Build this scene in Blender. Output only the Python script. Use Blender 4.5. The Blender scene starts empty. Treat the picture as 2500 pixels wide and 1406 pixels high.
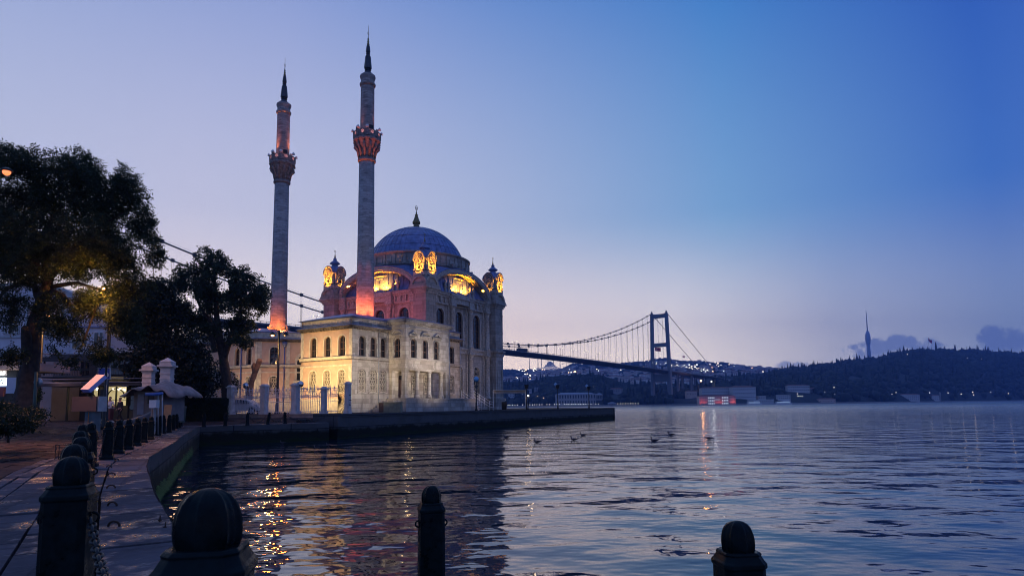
import bpy, bmesh, math, random
import numpy as np
from mathutils import Matrix, Vector, noise
random.seed(7); rng = np.random.default_rng(11)
R = math.radians; PI = math.pi
sc = bpy.context.scene; COL = sc.collection

# ---------------------------------------------------------------- camera (metres; water at z=0, camera 2.4 m above it)
FPX, PX0, PY0, PITCH, ROLL, CH = 1560.0, 1250.0, 834.0, math.atan(157/1560.0), R(-0.66), 2.4
cd = bpy.data.cameras.new('camera'); cam = bpy.data.objects.new('camera', cd); COL.objects.link(cam)
cam.matrix_world = Matrix.Translation((0, 0, CH)) @ Matrix.Rotation(PI/2+PITCH, 4, 'X') @ Matrix.Rotation(ROLL, 4, 'Z')
cd.sensor_width = 36; cd.lens = 36*FPX/2500; cd.shift_y = (PY0-703)/2500; cd.clip_start = 0.05; cd.clip_end = 60000
cd.dof.use_dof = True; cd.dof.focus_distance = 75; cd.dof.aperture_fstop = 8.0
sc.camera = cam
_CM = np.array(cam.matrix_world.to_3x3())
def ray(px, py): return _CM @ np.array([(px-PX0)/FPX, -(py-PY0)/FPX, -1.0])
def at(px, py, Y):
    d = ray(px, py); return Vector(np.array([0, 0, CH])+d*(Y/d[1]))
def xat(px, Y, py=990): return at(px, py, Y).x
def zat(px, py, Y): return at(px, py, Y).z

# ---------------------------------------------------------------- world: pre-dawn sky, procedural by direction
def lin(r, g, b):
    f = lambda c: (c/255/12.92) if c <= 10 else ((c/255+.055)/1.055)**2.4
    return (f(r), f(g), f(b), 1)
w = bpy.data.worlds.new('World'); sc.world = w; w.use_nodes = True
wt = w.node_tree; wt.nodes.clear()
def nd(t, typ, **k):
    n = t.nodes.new(typ)
    for a, v in k.items():
        if a.startswith('i_'): n.inputs[int(a[2:])].default_value = v
        else: setattr(n, a, v)
    return n
def mth(t, op, a, b=None, c=None, clamp=False):
    n = t.nodes.new('ShaderNodeMath'); n.operation = op; n.use_clamp = clamp
    for i, v in enumerate((a, b, c)):
        if v is None: continue
        if isinstance(v, (int, float)): n.inputs[i].default_value = v
        else: t.links.new(v, n.inputs[i])
    return n.outputs[0]
def mix(t, f, a, b, mode='MIX'):
    n = t.nodes.new('ShaderNodeMix'); n.data_type = 'RGBA'; n.blend_type = mode
    for i, v in ((0, f), (6, a), (7, b)):
        if isinstance(v, (int, float)): n.inputs[i].default_value = v
        elif isinstance(v, tuple): n.inputs[i].default_value = v
        else: t.links.new(v, n.inputs[i])
    return n.outputs[2]
def ramp(t, fac, stops, interp='EASE'):
    n = t.nodes.new('ShaderNodeValToRGB'); e = n.color_ramp.elements; n.color_ramp.interpolation = interp
    while len(e) > 1: e.remove(e[-1])
    e[0].position, e[0].color = stops[0]
    for p, c in stops[1:]:
        x = e.new(p); x.color = c
    t.links.new(fac, n.inputs[0]); return n.outputs[0]
def mrange(t, v, a, b, c=0., d=1., smooth=True):
    n = t.nodes.new('ShaderNodeMapRange'); n.interpolation_type = 'SMOOTHSTEP' if smooth else 'LINEAR'
    t.links.new(v, n.inputs[0])
    for i, x in enumerate((a, b, c, d)): n.inputs[i+1].default_value = x
    return n.outputs[0]
tc = nd(wt, 'ShaderNodeTexCoord'); sp = nd(wt, 'ShaderNodeSeparateXYZ'); wt.links.new(tc.outputs['Generated'], sp.inputs[0])
X, Y, Z = sp.outputs
EL = mth(wt, 'ARCSINE', Z); AZ = mth(wt, 'ARCTAN2', X, Y)
def azf(ga):
    dd = mth(wt, 'ABSOLUTE', mth(wt, 'SUBTRACT', AZ, R(ga))); return mth(wt, 'DIVIDE', mth(wt, 'MINIMUM', dd, mth(wt, 'SUBTRACT', 2*PI, dd)), PI)
L = lin
def K(c, k): c = L(*c); return (c[0]*k[0], c[1]*k[1], c[2]*k[2], 1)
hor = ramp(wt, azf(-16), [(0, K((252, 240, 240), (1.95, 1.85, 1.5))), (.09, K((246, 226, 226), (2.0, 1.9, 1.5))), (.17, K((214, 198, 210), (2.5, 2.55, 1.9))), (.24, K((166, 168, 200), (2.1, 2.0, 1.45))), (.30, K((128, 148, 194), (2.1, 1.85, 1.3))), (.42, L(140, 164, 220)), (1, L(142, 164, 224))], 'LINEAR')
mid = ramp(wt, azf(-27), [(0, L(222, 222, 243)), (.08, L(216, 220, 242)), (.15, L(194, 208, 236)), (.255, L(138, 184, 228)), (.36, L(74, 124, 206)), (.5, L(108, 140, 212)), (1, L(126, 150, 220))], 'LINEAR')
top = ramp(wt, azf(-38), [(0, L(146, 168, 220)), (.1, L(146, 166, 220)), (.21, L(112, 150, 214)), (.317, L(64, 130, 206)), (.417, L(38, 86, 184)), (.6, L(90, 124, 204)), (1, L(106, 134, 208))], 'LINEAR')
e1 = mrange(wt, EL, R(1.5), R(17)); e2 = mrange(wt, EL, R(15), R(34), smooth=False); e3 = mrange(wt, EL, R(32), R(90))
skyc = mix(wt, e3, mix(wt, e2, mix(wt, e1, hor, mid), top), L(108, 134, 206))
# small clouds low over the right-hand hills
nz = nd(wt, 'ShaderNodeTexNoise'); nz.inputs['Scale'].default_value = 52; nz.inputs['Detail'].default_value = 5; nz.inputs['Roughness'].default_value = .6
wt.links.new(tc.outputs['Generated'], nz.inputs['Vector'])
cmask = None
for (px, py, wx, wy, k) in [(2180, 846, 85, 20, .95), (2145, 866, 50, 14, .8), (1932, 892, 46, 9, .8), (2458, 826, 46, 27, 1.), (2490, 850, 60, 18, .6), (1800, 893, 20, 4, .4), (2400, 850, 24, 10, .3)]:
    d = ray(px, py); d /= np.linalg.norm(d); a0 = math.atan2(d[0], d[1]); el0 = math.asin(d[2])
    ax = mth(wt, 'DIVIDE', mth(wt, 'SUBTRACT', AZ, a0), wx/FPX); ey = mth(wt, 'DIVIDE', mth(wt, 'SUBTRACT', EL, el0), wy/FPX)
    q = mth(wt, 'ADD', mth(wt, 'MULTIPLY', ax, ax), mth(wt, 'MULTIPLY', ey, ey))
    q = mth(wt, 'ADD', q, mth(wt, 'MULTIPLY', mth(wt, 'SUBTRACT', nz.outputs[0], .5), 5.0))
    m_ = mrange(wt, q, 1.25, .35, 0, k)
    cmask = m_ if cmask is None else mth(wt, 'MAXIMUM', cmask, m_)
skyc = mix(wt, mth(wt, 'MULTIPLY', cmask, .85), skyc, L(112, 134, 190))
bg = nd(wt, 'ShaderNodeBackground'); bg.inputs[1].default_value = 1.0
wo = nd(wt, 'ShaderNodeOutputWorld'); wt.links.new(skyc, bg.inputs[0]); wt.links.new(bg.outputs[0], wo.inputs[0])

sc.view_settings.view_transform = 'Standard'; sc.view_settings.look = 'None'; sc.view_settings.exposure = 0; sc.view_settings.gamma = 1
cy = sc.cycles
cy.max_bounces = 5; cy.diffuse_bounces = 2; cy.glossy_bounces = 3; cy.transmission_bounces = 2; cy.volume_bounces = 0; cy.transparent_max_bounces = 6
cy.sample_clamp_indirect = 2; cy.caustics_reflective = False; cy.caustics_refractive = False; cy.use_light_tree = True
cy.use_denoising = True; cy.filter_width = 1.05
try: cy.denoiser = 'OPENIMAGEDENOISE'
except Exception: pass

# ---------------------------------------------------------------- helpers
class MB:
    def __init__(s): s.v = []; s.f = []; s.m = []; s.s = []; s.M = Matrix.Identity(4)
    def add(s, vs, fs, m=0, sm=False):
        o = len(s.v); M = s.M
        s.v.extend([tuple(M @ Vector(p)) for p in vs])
        for f in fs: s.f.append([o+i for i in f]); s.m.append(m); s.s.append(sm)
        return s
    def at(s, x=0, y=0, z=0, rz=0, rx=0, ry=0):
        s.M = Matrix.Translation((x, y, z)) @ Matrix.Rotation(rz, 4, 'Z') @ Matrix.Rotation(rx, 4, 'X') @ Matrix.Rotation(ry, 4, 'Y'); return s
    def box(s, x0, y0, z0, x1, y1, z1, m=0, tx=0, ty=0):
        # tx, ty: inward taper of the top
        v = [(x0, y0, z0), (x1, y0, z0), (x1, y1, z0), (x0, y1, z0), (x0+tx, y0+ty, z1), (x1-tx, y0+ty, z1), (x1-tx, y1-ty, z1), (x0+tx, y1-ty, z1)]
        return s.add(v, [(0, 3, 2, 1), (4, 5, 6, 7), (0, 1, 5, 4), (1, 2, 6, 5), (2, 3, 7, 6), (3, 0, 4, 7)], m)
    def cb(s, x, y, z, sx, sy, sz, m=0, tx=0, ty=0): return s.box(x-sx/2, y-sy/2, z, x+sx/2, y+sy/2, z+sz, m, tx, ty)
    def lathe(s, prof, c=(0, 0, 0), n=16, m=0, sm=True, caps=True, a0=0, sx=1, sy=1):
        vs = []; fs = []
        for r, z in prof:
            for k in range(n):
                a = a0+2*PI*k/n; vs.append((c[0]+r*math.cos(a)*sx, c[1]+r*math.sin(a)*sy, c[2]+z))
        for i in range(len(prof)-1):
            for k in range(n):
                k2 = (k+1) % n; fs.append((i*n+k, i*n+k2, (i+1)*n+k2, (i+1)*n+k))
        if caps:
            if prof[0][0] > 1e-4: fs.append(tuple(range(n-1, -1, -1)))
            if prof[-1][0] > 1e-4: fs.append(tuple((len(prof)-1)*n+k for k in range(n)))
        return s.add(vs, fs, m, sm)
    def tube(s, pts, r, n=6, m=0, sm=True, caps=True):
        pts = [Vector(p) for p in pts]; rs = r if isinstance(r, (list, tuple)) else [r]*len(pts)
        vs = []; fs = []; prev = None
        for i, p in enumerate(pts):
            t = (pts[min(i+1, len(pts)-1)]-pts[max(i-1, 0)])
            t = t.normalized() if t.length > 1e-9 else Vector((0, 0, 1))
            if prev is None:
                a = Vector((0, 0, 1)) if abs(t.z) < .9 else Vector((1, 0, 0)); u = t.cross(a).normalized()
            else:
                u = (prev-t*prev.dot(t)); u = u.normalized() if u.length > 1e-6 else t.orthogonal().normalized()
            prev = u; v = t.cross(u)
            for k in range(n):
                a = 2*PI*k/n; vs.append(p+(u*math.cos(a)+v*math.sin(a))*rs[i])
        for i in range(len(pts)-1):
            for k in range(n):
                k2 = (k+1) % n; fs.append((i*n+k, i*n+k2, (i+1)*n+k2, (i+1)*n+k))
        if caps: fs.append(tuple(range(n-1, -1, -1))); fs.append(tuple((len(pts)-1)*n+k for k in range(n)))
        return s.add(vs, fs, m, sm)
    def ext(s, pts, vec, m=0, sm=False, caps=True):
        n = len(pts); vs = [Vector(p) for p in pts]+[Vector(p)+Vector(vec) for p in pts]
        fs = [(i, (i+1) % n, n+(i+1) % n, n+i) for i in range(n)]
        if caps: fs += [tuple(range(n-1, -1, -1)), tuple(range(n, 2*n))]
        return s.add(vs, fs, m, sm)
    def torus(s, c, R0, r, axis='Y', n=20, k=6, m=0, sx=1, sz=1):
        vs = []; fs = []
        for i in range(n):
            a = 2*PI*i/n
            for j in range(k):
                b = 2*PI*j/k; q = R0+r*math.cos(b); h = r*math.sin(b)
                p = (q*math.cos(a)*sx, h, q*math.sin(a)*sz)
                if axis == 'Z': p = (p[0], p[2], p[1])
                elif axis == 'X': p = (p[1], p[0], p[2])
                vs.append((c[0]+p[0], c[1]+p[1], c[2]+p[2]))
        for i in range(n):
            for j in range(k):
                i2 = (i+1) % n; j2 = (j+1) % k; fs.append((i*k+j, i2*k+j, i2*k+j2, i*k+j2))
        return s.add(vs, fs, m, True)
    def ball(s, c, r, m=0, n=10, k=6, sz=1, sx=1, sy=1):
        return s.lathe([(r*math.sin(PI*i/k), -r*math.cos(PI*i/k)*sz) for i in range(k+1)], c, n, m, True, False, 0, sx, sy)
    def band(s, outer, inner, y0, y1, m=0, closed=False, sm=False):
        # strip between two matched (x,z) polylines, extruded y0..y1
        n = len(outer); q = n if closed else n-1; vs = []
        for (x, z) in outer: vs += [(x, y0, z), (x, y1, z)]
        for (x, z) in inner: vs += [(x, y0, z), (x, y1, z)]
        fs = []
        for i in range(q):
            j = (i+1) % n; a, b, c, d = 2*i, 2*j, 2*n+2*j, 2*n+2*i
            fs += [(a, b, c, d), (a+1, d+1, c+1, b+1), (a, a+1, b+1, b), (d, c, c+1, d+1)]
        if not closed:
            fs += [(0, 2*n, 2*n+1, 1), (2*n-2, 2*n-1, 4*n-1, 4*n-2)]
        return s.add(vs, fs, m, sm)
    def build(s, name, mats, parent=None, loc=None, rz=None, fix=True):
        me = bpy.data.meshes.new(name); me.from_pydata(s.v, [], s.f)
        ms = mats if isinstance(mats, (list, tuple)) else [mats]
        for q in ms: me.materials.append(q)
        if s.f:
            me.polygons.foreach_set('material_index', s.m); me.polygons.foreach_set('use_smooth', s.s)
        if fix:
            bm = bmesh.new(); bm.from_mesh(me); bmesh.ops.recalc_face_normals(bm, faces=bm.faces); bm.to_mesh(me); bm.free()
        me.update()
        o = bpy.data.objects.new(name, me); COL.objects.link(o)
        if parent: o.parent = parent
        if loc is not None: o.location = loc
        if rz is not None: o.rotation_euler = (0, 0, rz)
        return o
def tag(o, label=None, cat=None, group=None, kind=None):
    if label: o['label'] = label
    if cat: o['category'] = cat
    if group: o['group'] = group
    if kind: o['kind'] = kind
    return o
def thing(name, label, cat, loc=(0, 0, 0), rz=0, group=None):
    o = bpy.data.objects.new(name, None); COL.objects.link(o); o.location = loc; o.rotation_euler = (0, 0, rz); o.empty_display_size = .3
    return tag(o, label, cat, group)
KIDS = {}
def copy_tree(o, loc=None, rz=None, label=None, parent=None, scale=None):
    c = o.copy(); COL.objects.link(c)
    if parent: c.parent = parent
    for ch in o.children: copy_tree(ch, parent=c)
    if loc is not None: c.location = loc
    if rz is not None: c.rotation_euler = (0, 0, rz)
    if scale is not None: c.scale = (scale,)*3
    if label: c['label'] = label
    return c
def lamp(kind, loc, energy, color, name='light', size=.1, target=None, angle=60, blend=.6, parent=None, sizey=None):
    ld = bpy.data.lights.new(name, kind); ld.energy = energy; ld.color = color
    if kind in ('POINT', 'SPOT'): ld.shadow_soft_size = size
    if kind == 'SPOT': ld.spot_size = R(angle); ld.spot_blend = blend
    if kind == 'AREA':
        ld.size = size
        if sizey: ld.shape = 'RECTANGLE'; ld.size_y = sizey
    o = bpy.data.objects.new(name, ld); COL.objects.link(o); o.location = loc
    if parent: o.parent = parent
    if target is not None:
        o.rotation_euler = (Vector(target)-Vector(loc)).to_track_quat('-Z', 'Y').to_euler()
    return o

# ---------------------------------------------------------------- materials
def base_mat(name, col=(.3, .3, .3), rough=.7, metal=0., spec=.5, emis=None, es=0):
    m = bpy.data.materials.new(name); m.use_nodes = True; t = m.node_tree; b = t.nodes['Principled BSDF']
    b.inputs['Base Color'].default_value = (*col, 1); b.inputs['Roughness'].default_value = rough; b.inputs['Metallic'].default_value = metal
    b.inputs['Specular IOR Level'].default_value = spec
    if emis: b.inputs['Emission Color'].default_value = (*emis, 1); b.inputs['Emission Strength'].default_value = es
    return m, t, b
def noise_n(t, vec, scale, detail=4, rough=.55):
    n = nd(t, 'ShaderNodeTexNoise'); n.inputs['Scale'].default_value = scale; n.inputs['Detail'].default_value = detail; n.inputs['Roughness'].default_value = rough
    if vec is not None: t.links.new(vec, n.inputs['Vector'])
    return n.outputs[0]
def bump(t, b, h, strength=.3, dist=.02):
    n = nd(t, 'ShaderNodeBump'); n.inputs['Strength'].default_value = strength; n.inputs['Distance'].default_value = dist
    t.links.new(h, n.inputs['Height']); t.links.new(n.outputs[0], b.inputs['Normal'])
def plain(name, col, rough=.7, metal=0., vary=.25, scale=3., bmp=.0, spec=.5, rvary=0):
    m, t, b = base_mat(name, col, rough, metal, spec)
    tcn = nd(t, 'ShaderNodeTexCoord'); n = noise_n(t, tcn.outputs['Object'], scale, 5)
    d = tuple(c*(1-vary) for c in col)+(1,); u = tuple(min(1, c*(1+vary)) for c in col)+(1,)
    t.links.new(ramp(t, n, [(.3, d), (.7, u)], 'LINEAR'), b.inputs['Base Color'])
    if rvary: t.links.new(mrange(t, n, .3, .7, max(.02, rough-rvary), rough+rvary), b.inputs['Roughness'])
    if bmp: bump(t, b, noise_n(t, tcn.outputs['Object'], scale*6, 4), bmp, .012)
    return m
def stone(name, c1, c2, mortar, bw=.9, bh=.45, stain=.45, rough=.85, ms=.012, stcol=None, offset=.5, mb=.4, cyl=0, zs=.35):
    m, t, b = base_mat(name, c1, rough, spec=.25)
    tcn = nd(t, 'ShaderNodeTexCoord'); s = nd(t, 'ShaderNodeSeparateXYZ'); t.links.new(tcn.outputs['Object'], s.inputs[0])
    cx = nd(t, 'ShaderNodeCombineXYZ'); t.links.new(mth(t, 'MULTIPLY', mth(t, 'ARCTAN2', s.outputs[1], s.outputs[0]), cyl) if cyl else mth(t, 'ADD', s.outputs[0], s.outputs[1]), cx.inputs[0]); t.links.new(s.outputs[2], cx.inputs[1])
    br = nd(t, 'ShaderNodeTexBrick'); br.offset = offset; t.links.new(cx.outputs[0], br.inputs['Vector'])
    br.inputs['Color1'].default_value = (*c1, 1); br.inputs['Color2'].default_value = (*c2, 1); br.inputs['Mortar'].default_value = (*mortar, 1)
    br.inputs['Scale'].default_value = 1; br.inputs['Brick Width'].default_value = bw; br.inputs['Row Height'].default_value = bh; br.inputs['Mortar Size'].default_value = ms; br.inputs['Mortar Smooth'].default_value = .3
    mp = nd(t, 'ShaderNodeMapping'); mp.inputs['Scale'].default_value = (1, 1, zs); t.links.new(tcn.outputs['Object'], mp.inputs[0])
    n1 = noise_n(t, mp.outputs[0], 1.1, 7, .65); n2 = noise_n(t, tcn.outputs['Object'], 7, 5, .6)
    st = stcol or tuple(c*.32 for c in c1)
    f = mrange(t, n1, .47, .72, 0, stain); c = mix(t, f, br.outputs['Color'], (*st, 1))
    c = mix(t, mrange(t, n2, .3, .8, 0, .22), c, (*[x*.5 for x in c1], 1))
    t.links.new(c, b.inputs['Base Color'])
    bump(t, b, mth(t, 'ADD', mth(t, 'MULTIPLY', br.outputs['Fac'], -1), mth(t, 'MULTIPLY', n2, .6)), mb, .02)
    return m
M_ = {}
M_['stone'] = stone('mosque_stone', (.40, .375, .345), (.27, .255, .235), (.12, .11, .10), 1.1, .52, .85)
M_['carved'] = plain('carved_stone', (.36, .335, .30), .85, 0, .4, 4.5, .5)
M_['ashlar'] = stone('pavilion_ashlar', (.47, .435, .385), (.28, .25, .215), (.15, .13, .11), .95, .48, .75)
M_['minaret'] = stone('minaret_stone', (.45, .385, .345), (.31, .265, .24), (.22, .195, .175), .8, .34, .9, ms=.015, mb=.4, cyl=1.0, zs=3.2)
M_['carved_dark'] = plain('dark_carving', (.22, .195, .175), .9, 0, .45, 4, .5)  # darker even tone of the carved stone for balcony and parapet
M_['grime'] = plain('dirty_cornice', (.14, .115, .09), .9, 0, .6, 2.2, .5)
M_['spire'] = plain('dark_spire_lead', (.045, .048, .058), .5, .3, .3, 2)
M_['stucco'] = plain('pink_stucco', (.56, .38, .27), .9, 0, .14, 1.2, .12)
M_['trim'] = plain('cream_trim', (.58, .51, .38), .8, 0, .25, 2.5, .25)
M_['quay'] = stone('quay_stone', (.20, .185, .18), (.15, .14, .135), (.045, .045, .045), 1.6, .55, .8, ms=.02, stcol=(.03, .04, .035))
M_['lead'] = plain('lead_sheet', (.14, .175, .33), .42, .35, .35, 1.3, .25)
M_['gold'] = plain('dark_gilt', (.20, .15, .07), .4, .8, .3, 6)
M_['iron'] = plain('black_iron', (.012, .014, .016), .42, .4, .4, 8, .2)
M_['bollard'] = plain('bollard_paint', (.0045, .0095, .011), .40, .0, .6, 14, .10, .07, rvary=.2)
M_['rust'] = plain('rusty_iron', (.05, .025, .015), .75, .3, .5, 14, .4)
M_['wood'] = plain('brown_frame', (.10, .055, .035), .6, 0, .3, 6)
M_['white'] = plain('white_paint', (.62, .62, .62), .6, 0, .12, 2)
M_['galv'] = plain('galvanised_steel', (.30, .33, .36), .45, .6, .2, 3)
M_['dark'] = plain('painted_cavity_shade', (.010, .011, .013), .9, 0, .3, 2)
M_['deep'] = plain('window_dark', (.02, .022, .026), .6, 0, .3, 2)
M_['lattice'] = plain('stone_lattice', (.52, .46, .36), .8, 0, .2, 5)
M_['bark'] = plain('bark', (.045, .032, .026), .9, 0, .5, 5, .9)
M_['foam'] = plain('concrete', (.30, .29, .28), .85, 0, .3, 1.5, .3)
gm, gt, gb = base_mat('glass', (.012, .016, .024), .07, 0, .7)
tcn = nd(gt, 'ShaderNodeTexCoord'); bump(gt, gb, noise_n(gt, tcn.outputs['Object'], .9, 2), .12, .3); M_['glass'] = gm
def emit(name, col, s):
    m = base_mat(name, (0.8, .8, .8), .5, emis=col, es=s)[0]; return m
M_['e_warm'] = emit('lamp_warm', (1, .45, .08), 3); M_['e_orange'] = emit('lamp_orange', (1, .36, .07), 9); M_['e_white'] = emit('lamp_white', (.9, .95, 1), 8)
M_['e_pale'] = emit('lamp_pale', (1, .85, .6), 6); M_['e_red'] = emit('lamp_red', (1, .2, .06), 10)
# ---------------------------------------------------------------- water
wm, t, b = base_mat('sea_water', (.003, .013, .032), .03, 0, .5); b.inputs['IOR'].default_value = 1.85; b.inputs['Specular Tint'].default_value = (.80, .90, 1.0, 1)
tcn = nd(t, 'ShaderNodeTexCoord'); O = tcn.outputs['Object']
def wl(sx, sy, rot, scale, det, amp):
    mp = nd(t, 'ShaderNodeMapping'); mp.inputs['Scale'].default_value = (sx, sy, 1); mp.inputs['Rotation'].default_value = (0, 0, R(rot)); t.links.new(O, mp.inputs[0])
    return mth(t, 'MULTIPLY', noise_n(t, mp.outputs[0], scale, det, .5), amp)
patch = mrange(t, noise_n(t, O, .035, 2), .35, .65, .25, 1.)
h = mth(t, 'ADD', wl(.75, 1, 12, .45, 1, .20), wl(.7, 1, -18, 1.5, 2, .046))
sepw = nd(t, 'ShaderNodeSeparateXYZ'); t.links.new(O, sepw.inputs[0])
h = mth(t, 'ADD', h, mth(t, 'MULTIPLY', mth(t, 'MULTIPLY', wl(.55, 1, 8, 5.5, 3, .019), mrange(t, sepw.outputs[1], 11, 34, .32, 1.1)), patch))
farw = mrange(t, sepw.outputs[1], 14, 160, .15, 3.2, False)
t.links.new(mrange(t, sepw.outputs[1], 30, 500, .03, .34, False), b.inputs['Roughness'])
h = mth(t, 'ADD', h, mth(t, 'MULTIPLY', mth(t, 'MULTIPLY', wl(.45, 1, -5, 2.6, 3, .032), farw), patch))
bn = nd(t, 'ShaderNodeBump'); bn.inputs['Strength'].default_value = 1; bn.inputs['Distance'].default_value = 1; t.links.new(h, bn.inputs['Height']); t.links.new(bn.outputs[0], b.inputs['Normal'])
mb = MB(); mb.add([(-30000, -3000, 0), (30000, -3000, 0), (30000, 45000, 0), (-30000, 45000, 0)], [(0, 1, 2, 3)])
tag(mb.build('water', wm), 'calm dark blue strait water reflecting the lit mosque', 'water', kind='structure')

# ---------------------------------------------------------------- quay and plaza
def paving(name, c1, c2, mort, bw, bh, rot, wet, ms=.012, bmp=.5, spec=.5):
    m, t, b = base_mat(name, c1, .6, spec=spec); tcn = nd(t, 'ShaderNodeTexCoord')
    mp = nd(t, 'ShaderNodeMapping'); mp.inputs['Rotation'].default_value = (0, 0, R(rot)); t.links.new(tcn.outputs['Object'], mp.inputs[0])
    wn = nd(t, 'ShaderNodeTexNoise'); wn.inputs['Scale'].default_value = 1.3; t.links.new(mp.outputs[0], wn.inputs['Vector'])
    vm = nd(t, 'ShaderNodeVectorMath'); vm.operation = 'MULTIPLY_ADD'; vm.inputs[1].default_value = (.10, .10, 0); t.links.new(wn.outputs['Color'], vm.inputs[0]); t.links.new(mp.outputs[0], vm.inputs[2])
    br = nd(t, 'ShaderNodeTexBrick'); t.links.new(vm.outputs[0], br.inputs['Vector']); br.offset = .37; br.squash = 1.25; br.squash_frequency = 3
    br.inputs['Color1'].default_value = (*c1, 1); br.inputs['Color2'].default_value = (*c2, 1); br.inputs['Mortar'].default_value = (*mort, 1)
    br.inputs['Scale'].default_value = 1; br.inputs['Brick Width'].default_value = bw; br.inputs['Row Height'].default_value = bh; br.inputs['Mortar Size'].default_value = ms; br.inputs['Mortar Smooth'].default_value = .5
    n1 = noise_n(t, tcn.outputs['Object'], .9, 6, .6); n2 = noise_n(t, tcn.outputs['Object'], 11, 5, .6)
    gi = nd(t, 'ShaderNodeNewGeometry'); ri = gi.outputs['Random Per Island']; cb_ = mix(t, ri, (*[x*.5 for x in c1], 1), (*[x*1.55 for x in c1], 1)); cb_ = mix(t, .35, cb_, br.outputs['Color'])
    c = mix(t, mrange(t, n1, .4, .7, 0, .55), cb_, (*[x*.45 for x in c1], 1))
    c = mix(t, mrange(t, n2, .45, .75, 0, .35), c, (*[x*1.6 for x in c1], 1))
    t.links.new(c, b.inputs['Base Color'])
    wn_ = noise_n(t, tcn.outputs['Object'], 1.9, 6, .65); t.links.new(mrange(t, wn_, .36, .5, wet, .85), b.inputs['Roughness']); t.links.new(mrange(t, wn_, .36, .48, spec, .04), b.inputs['Specular IOR Level'])
    bump(t, b, mth(t, 'ADD', mth(t, 'MULTIPLY', br.outputs['Fac'], -.25), mth(t, 'ADD', mth(t, 'MULTIPLY', n2, .7), mth(t, 'MULTIPLY', n1, .12))), bmp, .03)
    return m
M_['rim'] = paving('quay_rim_slabs', (.085, .082, .095), (.048, .048, .056), (.007, .007, .008), 1.5, .95, 64, .25, .045, .8, .45)
M_['plaza'] = paving('plaza_paving', (.050, .038, .038), (.026, .021, .022), (.003, .003, .003), 1.1, .42, 18, .65, .03, .7, .10)
qm, t, b = base_mat('quay_wall_stone', (.1, .1, .1), .8, spec=.15); tcn = nd(t, 'ShaderNodeTexCoord'); s_ = nd(t, 'ShaderNodeSeparateXYZ'); t.links.new(tcn.outputs['Object'], s_.inputs[0])
cx = nd(t, 'ShaderNodeCombineXYZ'); t.links.new(s_.outputs[1], cx.inputs[0]); t.links.new(s_.outputs[2], cx.inputs[1])
br = nd(t, 'ShaderNodeTexBrick'); t.links.new(cx.outputs[0], br.inputs['Vector']); br.inputs['Scale'].default_value = 1; br.inputs['Brick Width'].default_value = 2.6; br.inputs['Row Height'].default_value = .9; br.inputs['Mortar Size'].default_value = .025
br.inputs['Color1'].default_value = (.078, .082, .088, 1); br.inputs['Color2'].default_value = (.055, .058, .062, 1); br.inputs['Mortar'].default_value = (.015, .015, .016, 1)
nq = noise_n(t, tcn.outputs['Object'], .8, 7, .7); zz = mth(t, 'ADD', s_.outputs[2], mth(t, 'MULTIPLY', mth(t, 'SUBTRACT', nq, .5), 1.1))
c = mix(t, mrange(t, nq, .4, .7, 0, .6), br.outputs['Color'], (.05, .052, .05, 1)); c = mix(t, mrange(t, zz, .95, .6), c, (.010, .013, .009, 1)); c = mix(t, mrange(t, zz, .35, .1, 0, .8), c, (.012, .022, .008, 1))
t.links.new(c, b.inputs['Base Color']); bump(t, b, mth(t, 'ADD', nq, mth(t, 'MULTIPLY', br.outputs['Fac'], -.3)), .6, .08); M_['qwall'] = qm
EDGE = [(2.6, -3), (1.2, -.8), (0, 1.1), (-.9, 2.55), (-1.85, 4.05), (-2.8, 5.55), (-4.85, 8.8), (-7.3, 12.9), (-8.6, 15.3), (-11.2, 21.2), (-14.6, 28.6), (-17.4, 35), (-20.8, 42.8), (-13.9, 48.7)]
INN = [(.83, -4.1), (-.57, -1.9), (-1.77, 0), (-2.67, 1.45), (-3.62, 2.95), (-4.57, 4.45), (-6.65, 7.7), (-9.2, 11.9), (-10.6, 14.5), (-13.3, 20.4), (-16.7, 27.9), (-19.6, 34.4), (-23.6, 44.6), (-15.0, 51.6)]
MIDL = [(-5.6, -8.2), (-7, -6), (-8.2, -4.1), (-9.1, -2.6), (-10, -1.1), (-11, .4), (-13.1, 3.6), (-16.2, 9), (-18, 12.5), (-22, 22), (-25, 29), (-28, 36), (-33, 57), (-15.3, 53.4)]
FARL = [(-60, -45), (-65, -38), (-70, -32), (-74, -26), (-78, -20), (-82, -14), (-86, -5), (-92, 6), (-96, 14), (-105, 32), (-110, 45), (-115, 60), (-95, 92), (-60, 72)]
M_['joint'] = plain('joint_dirt', (.008, .008, .008), .95, 0, .3, 3, spec=.05)
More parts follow.
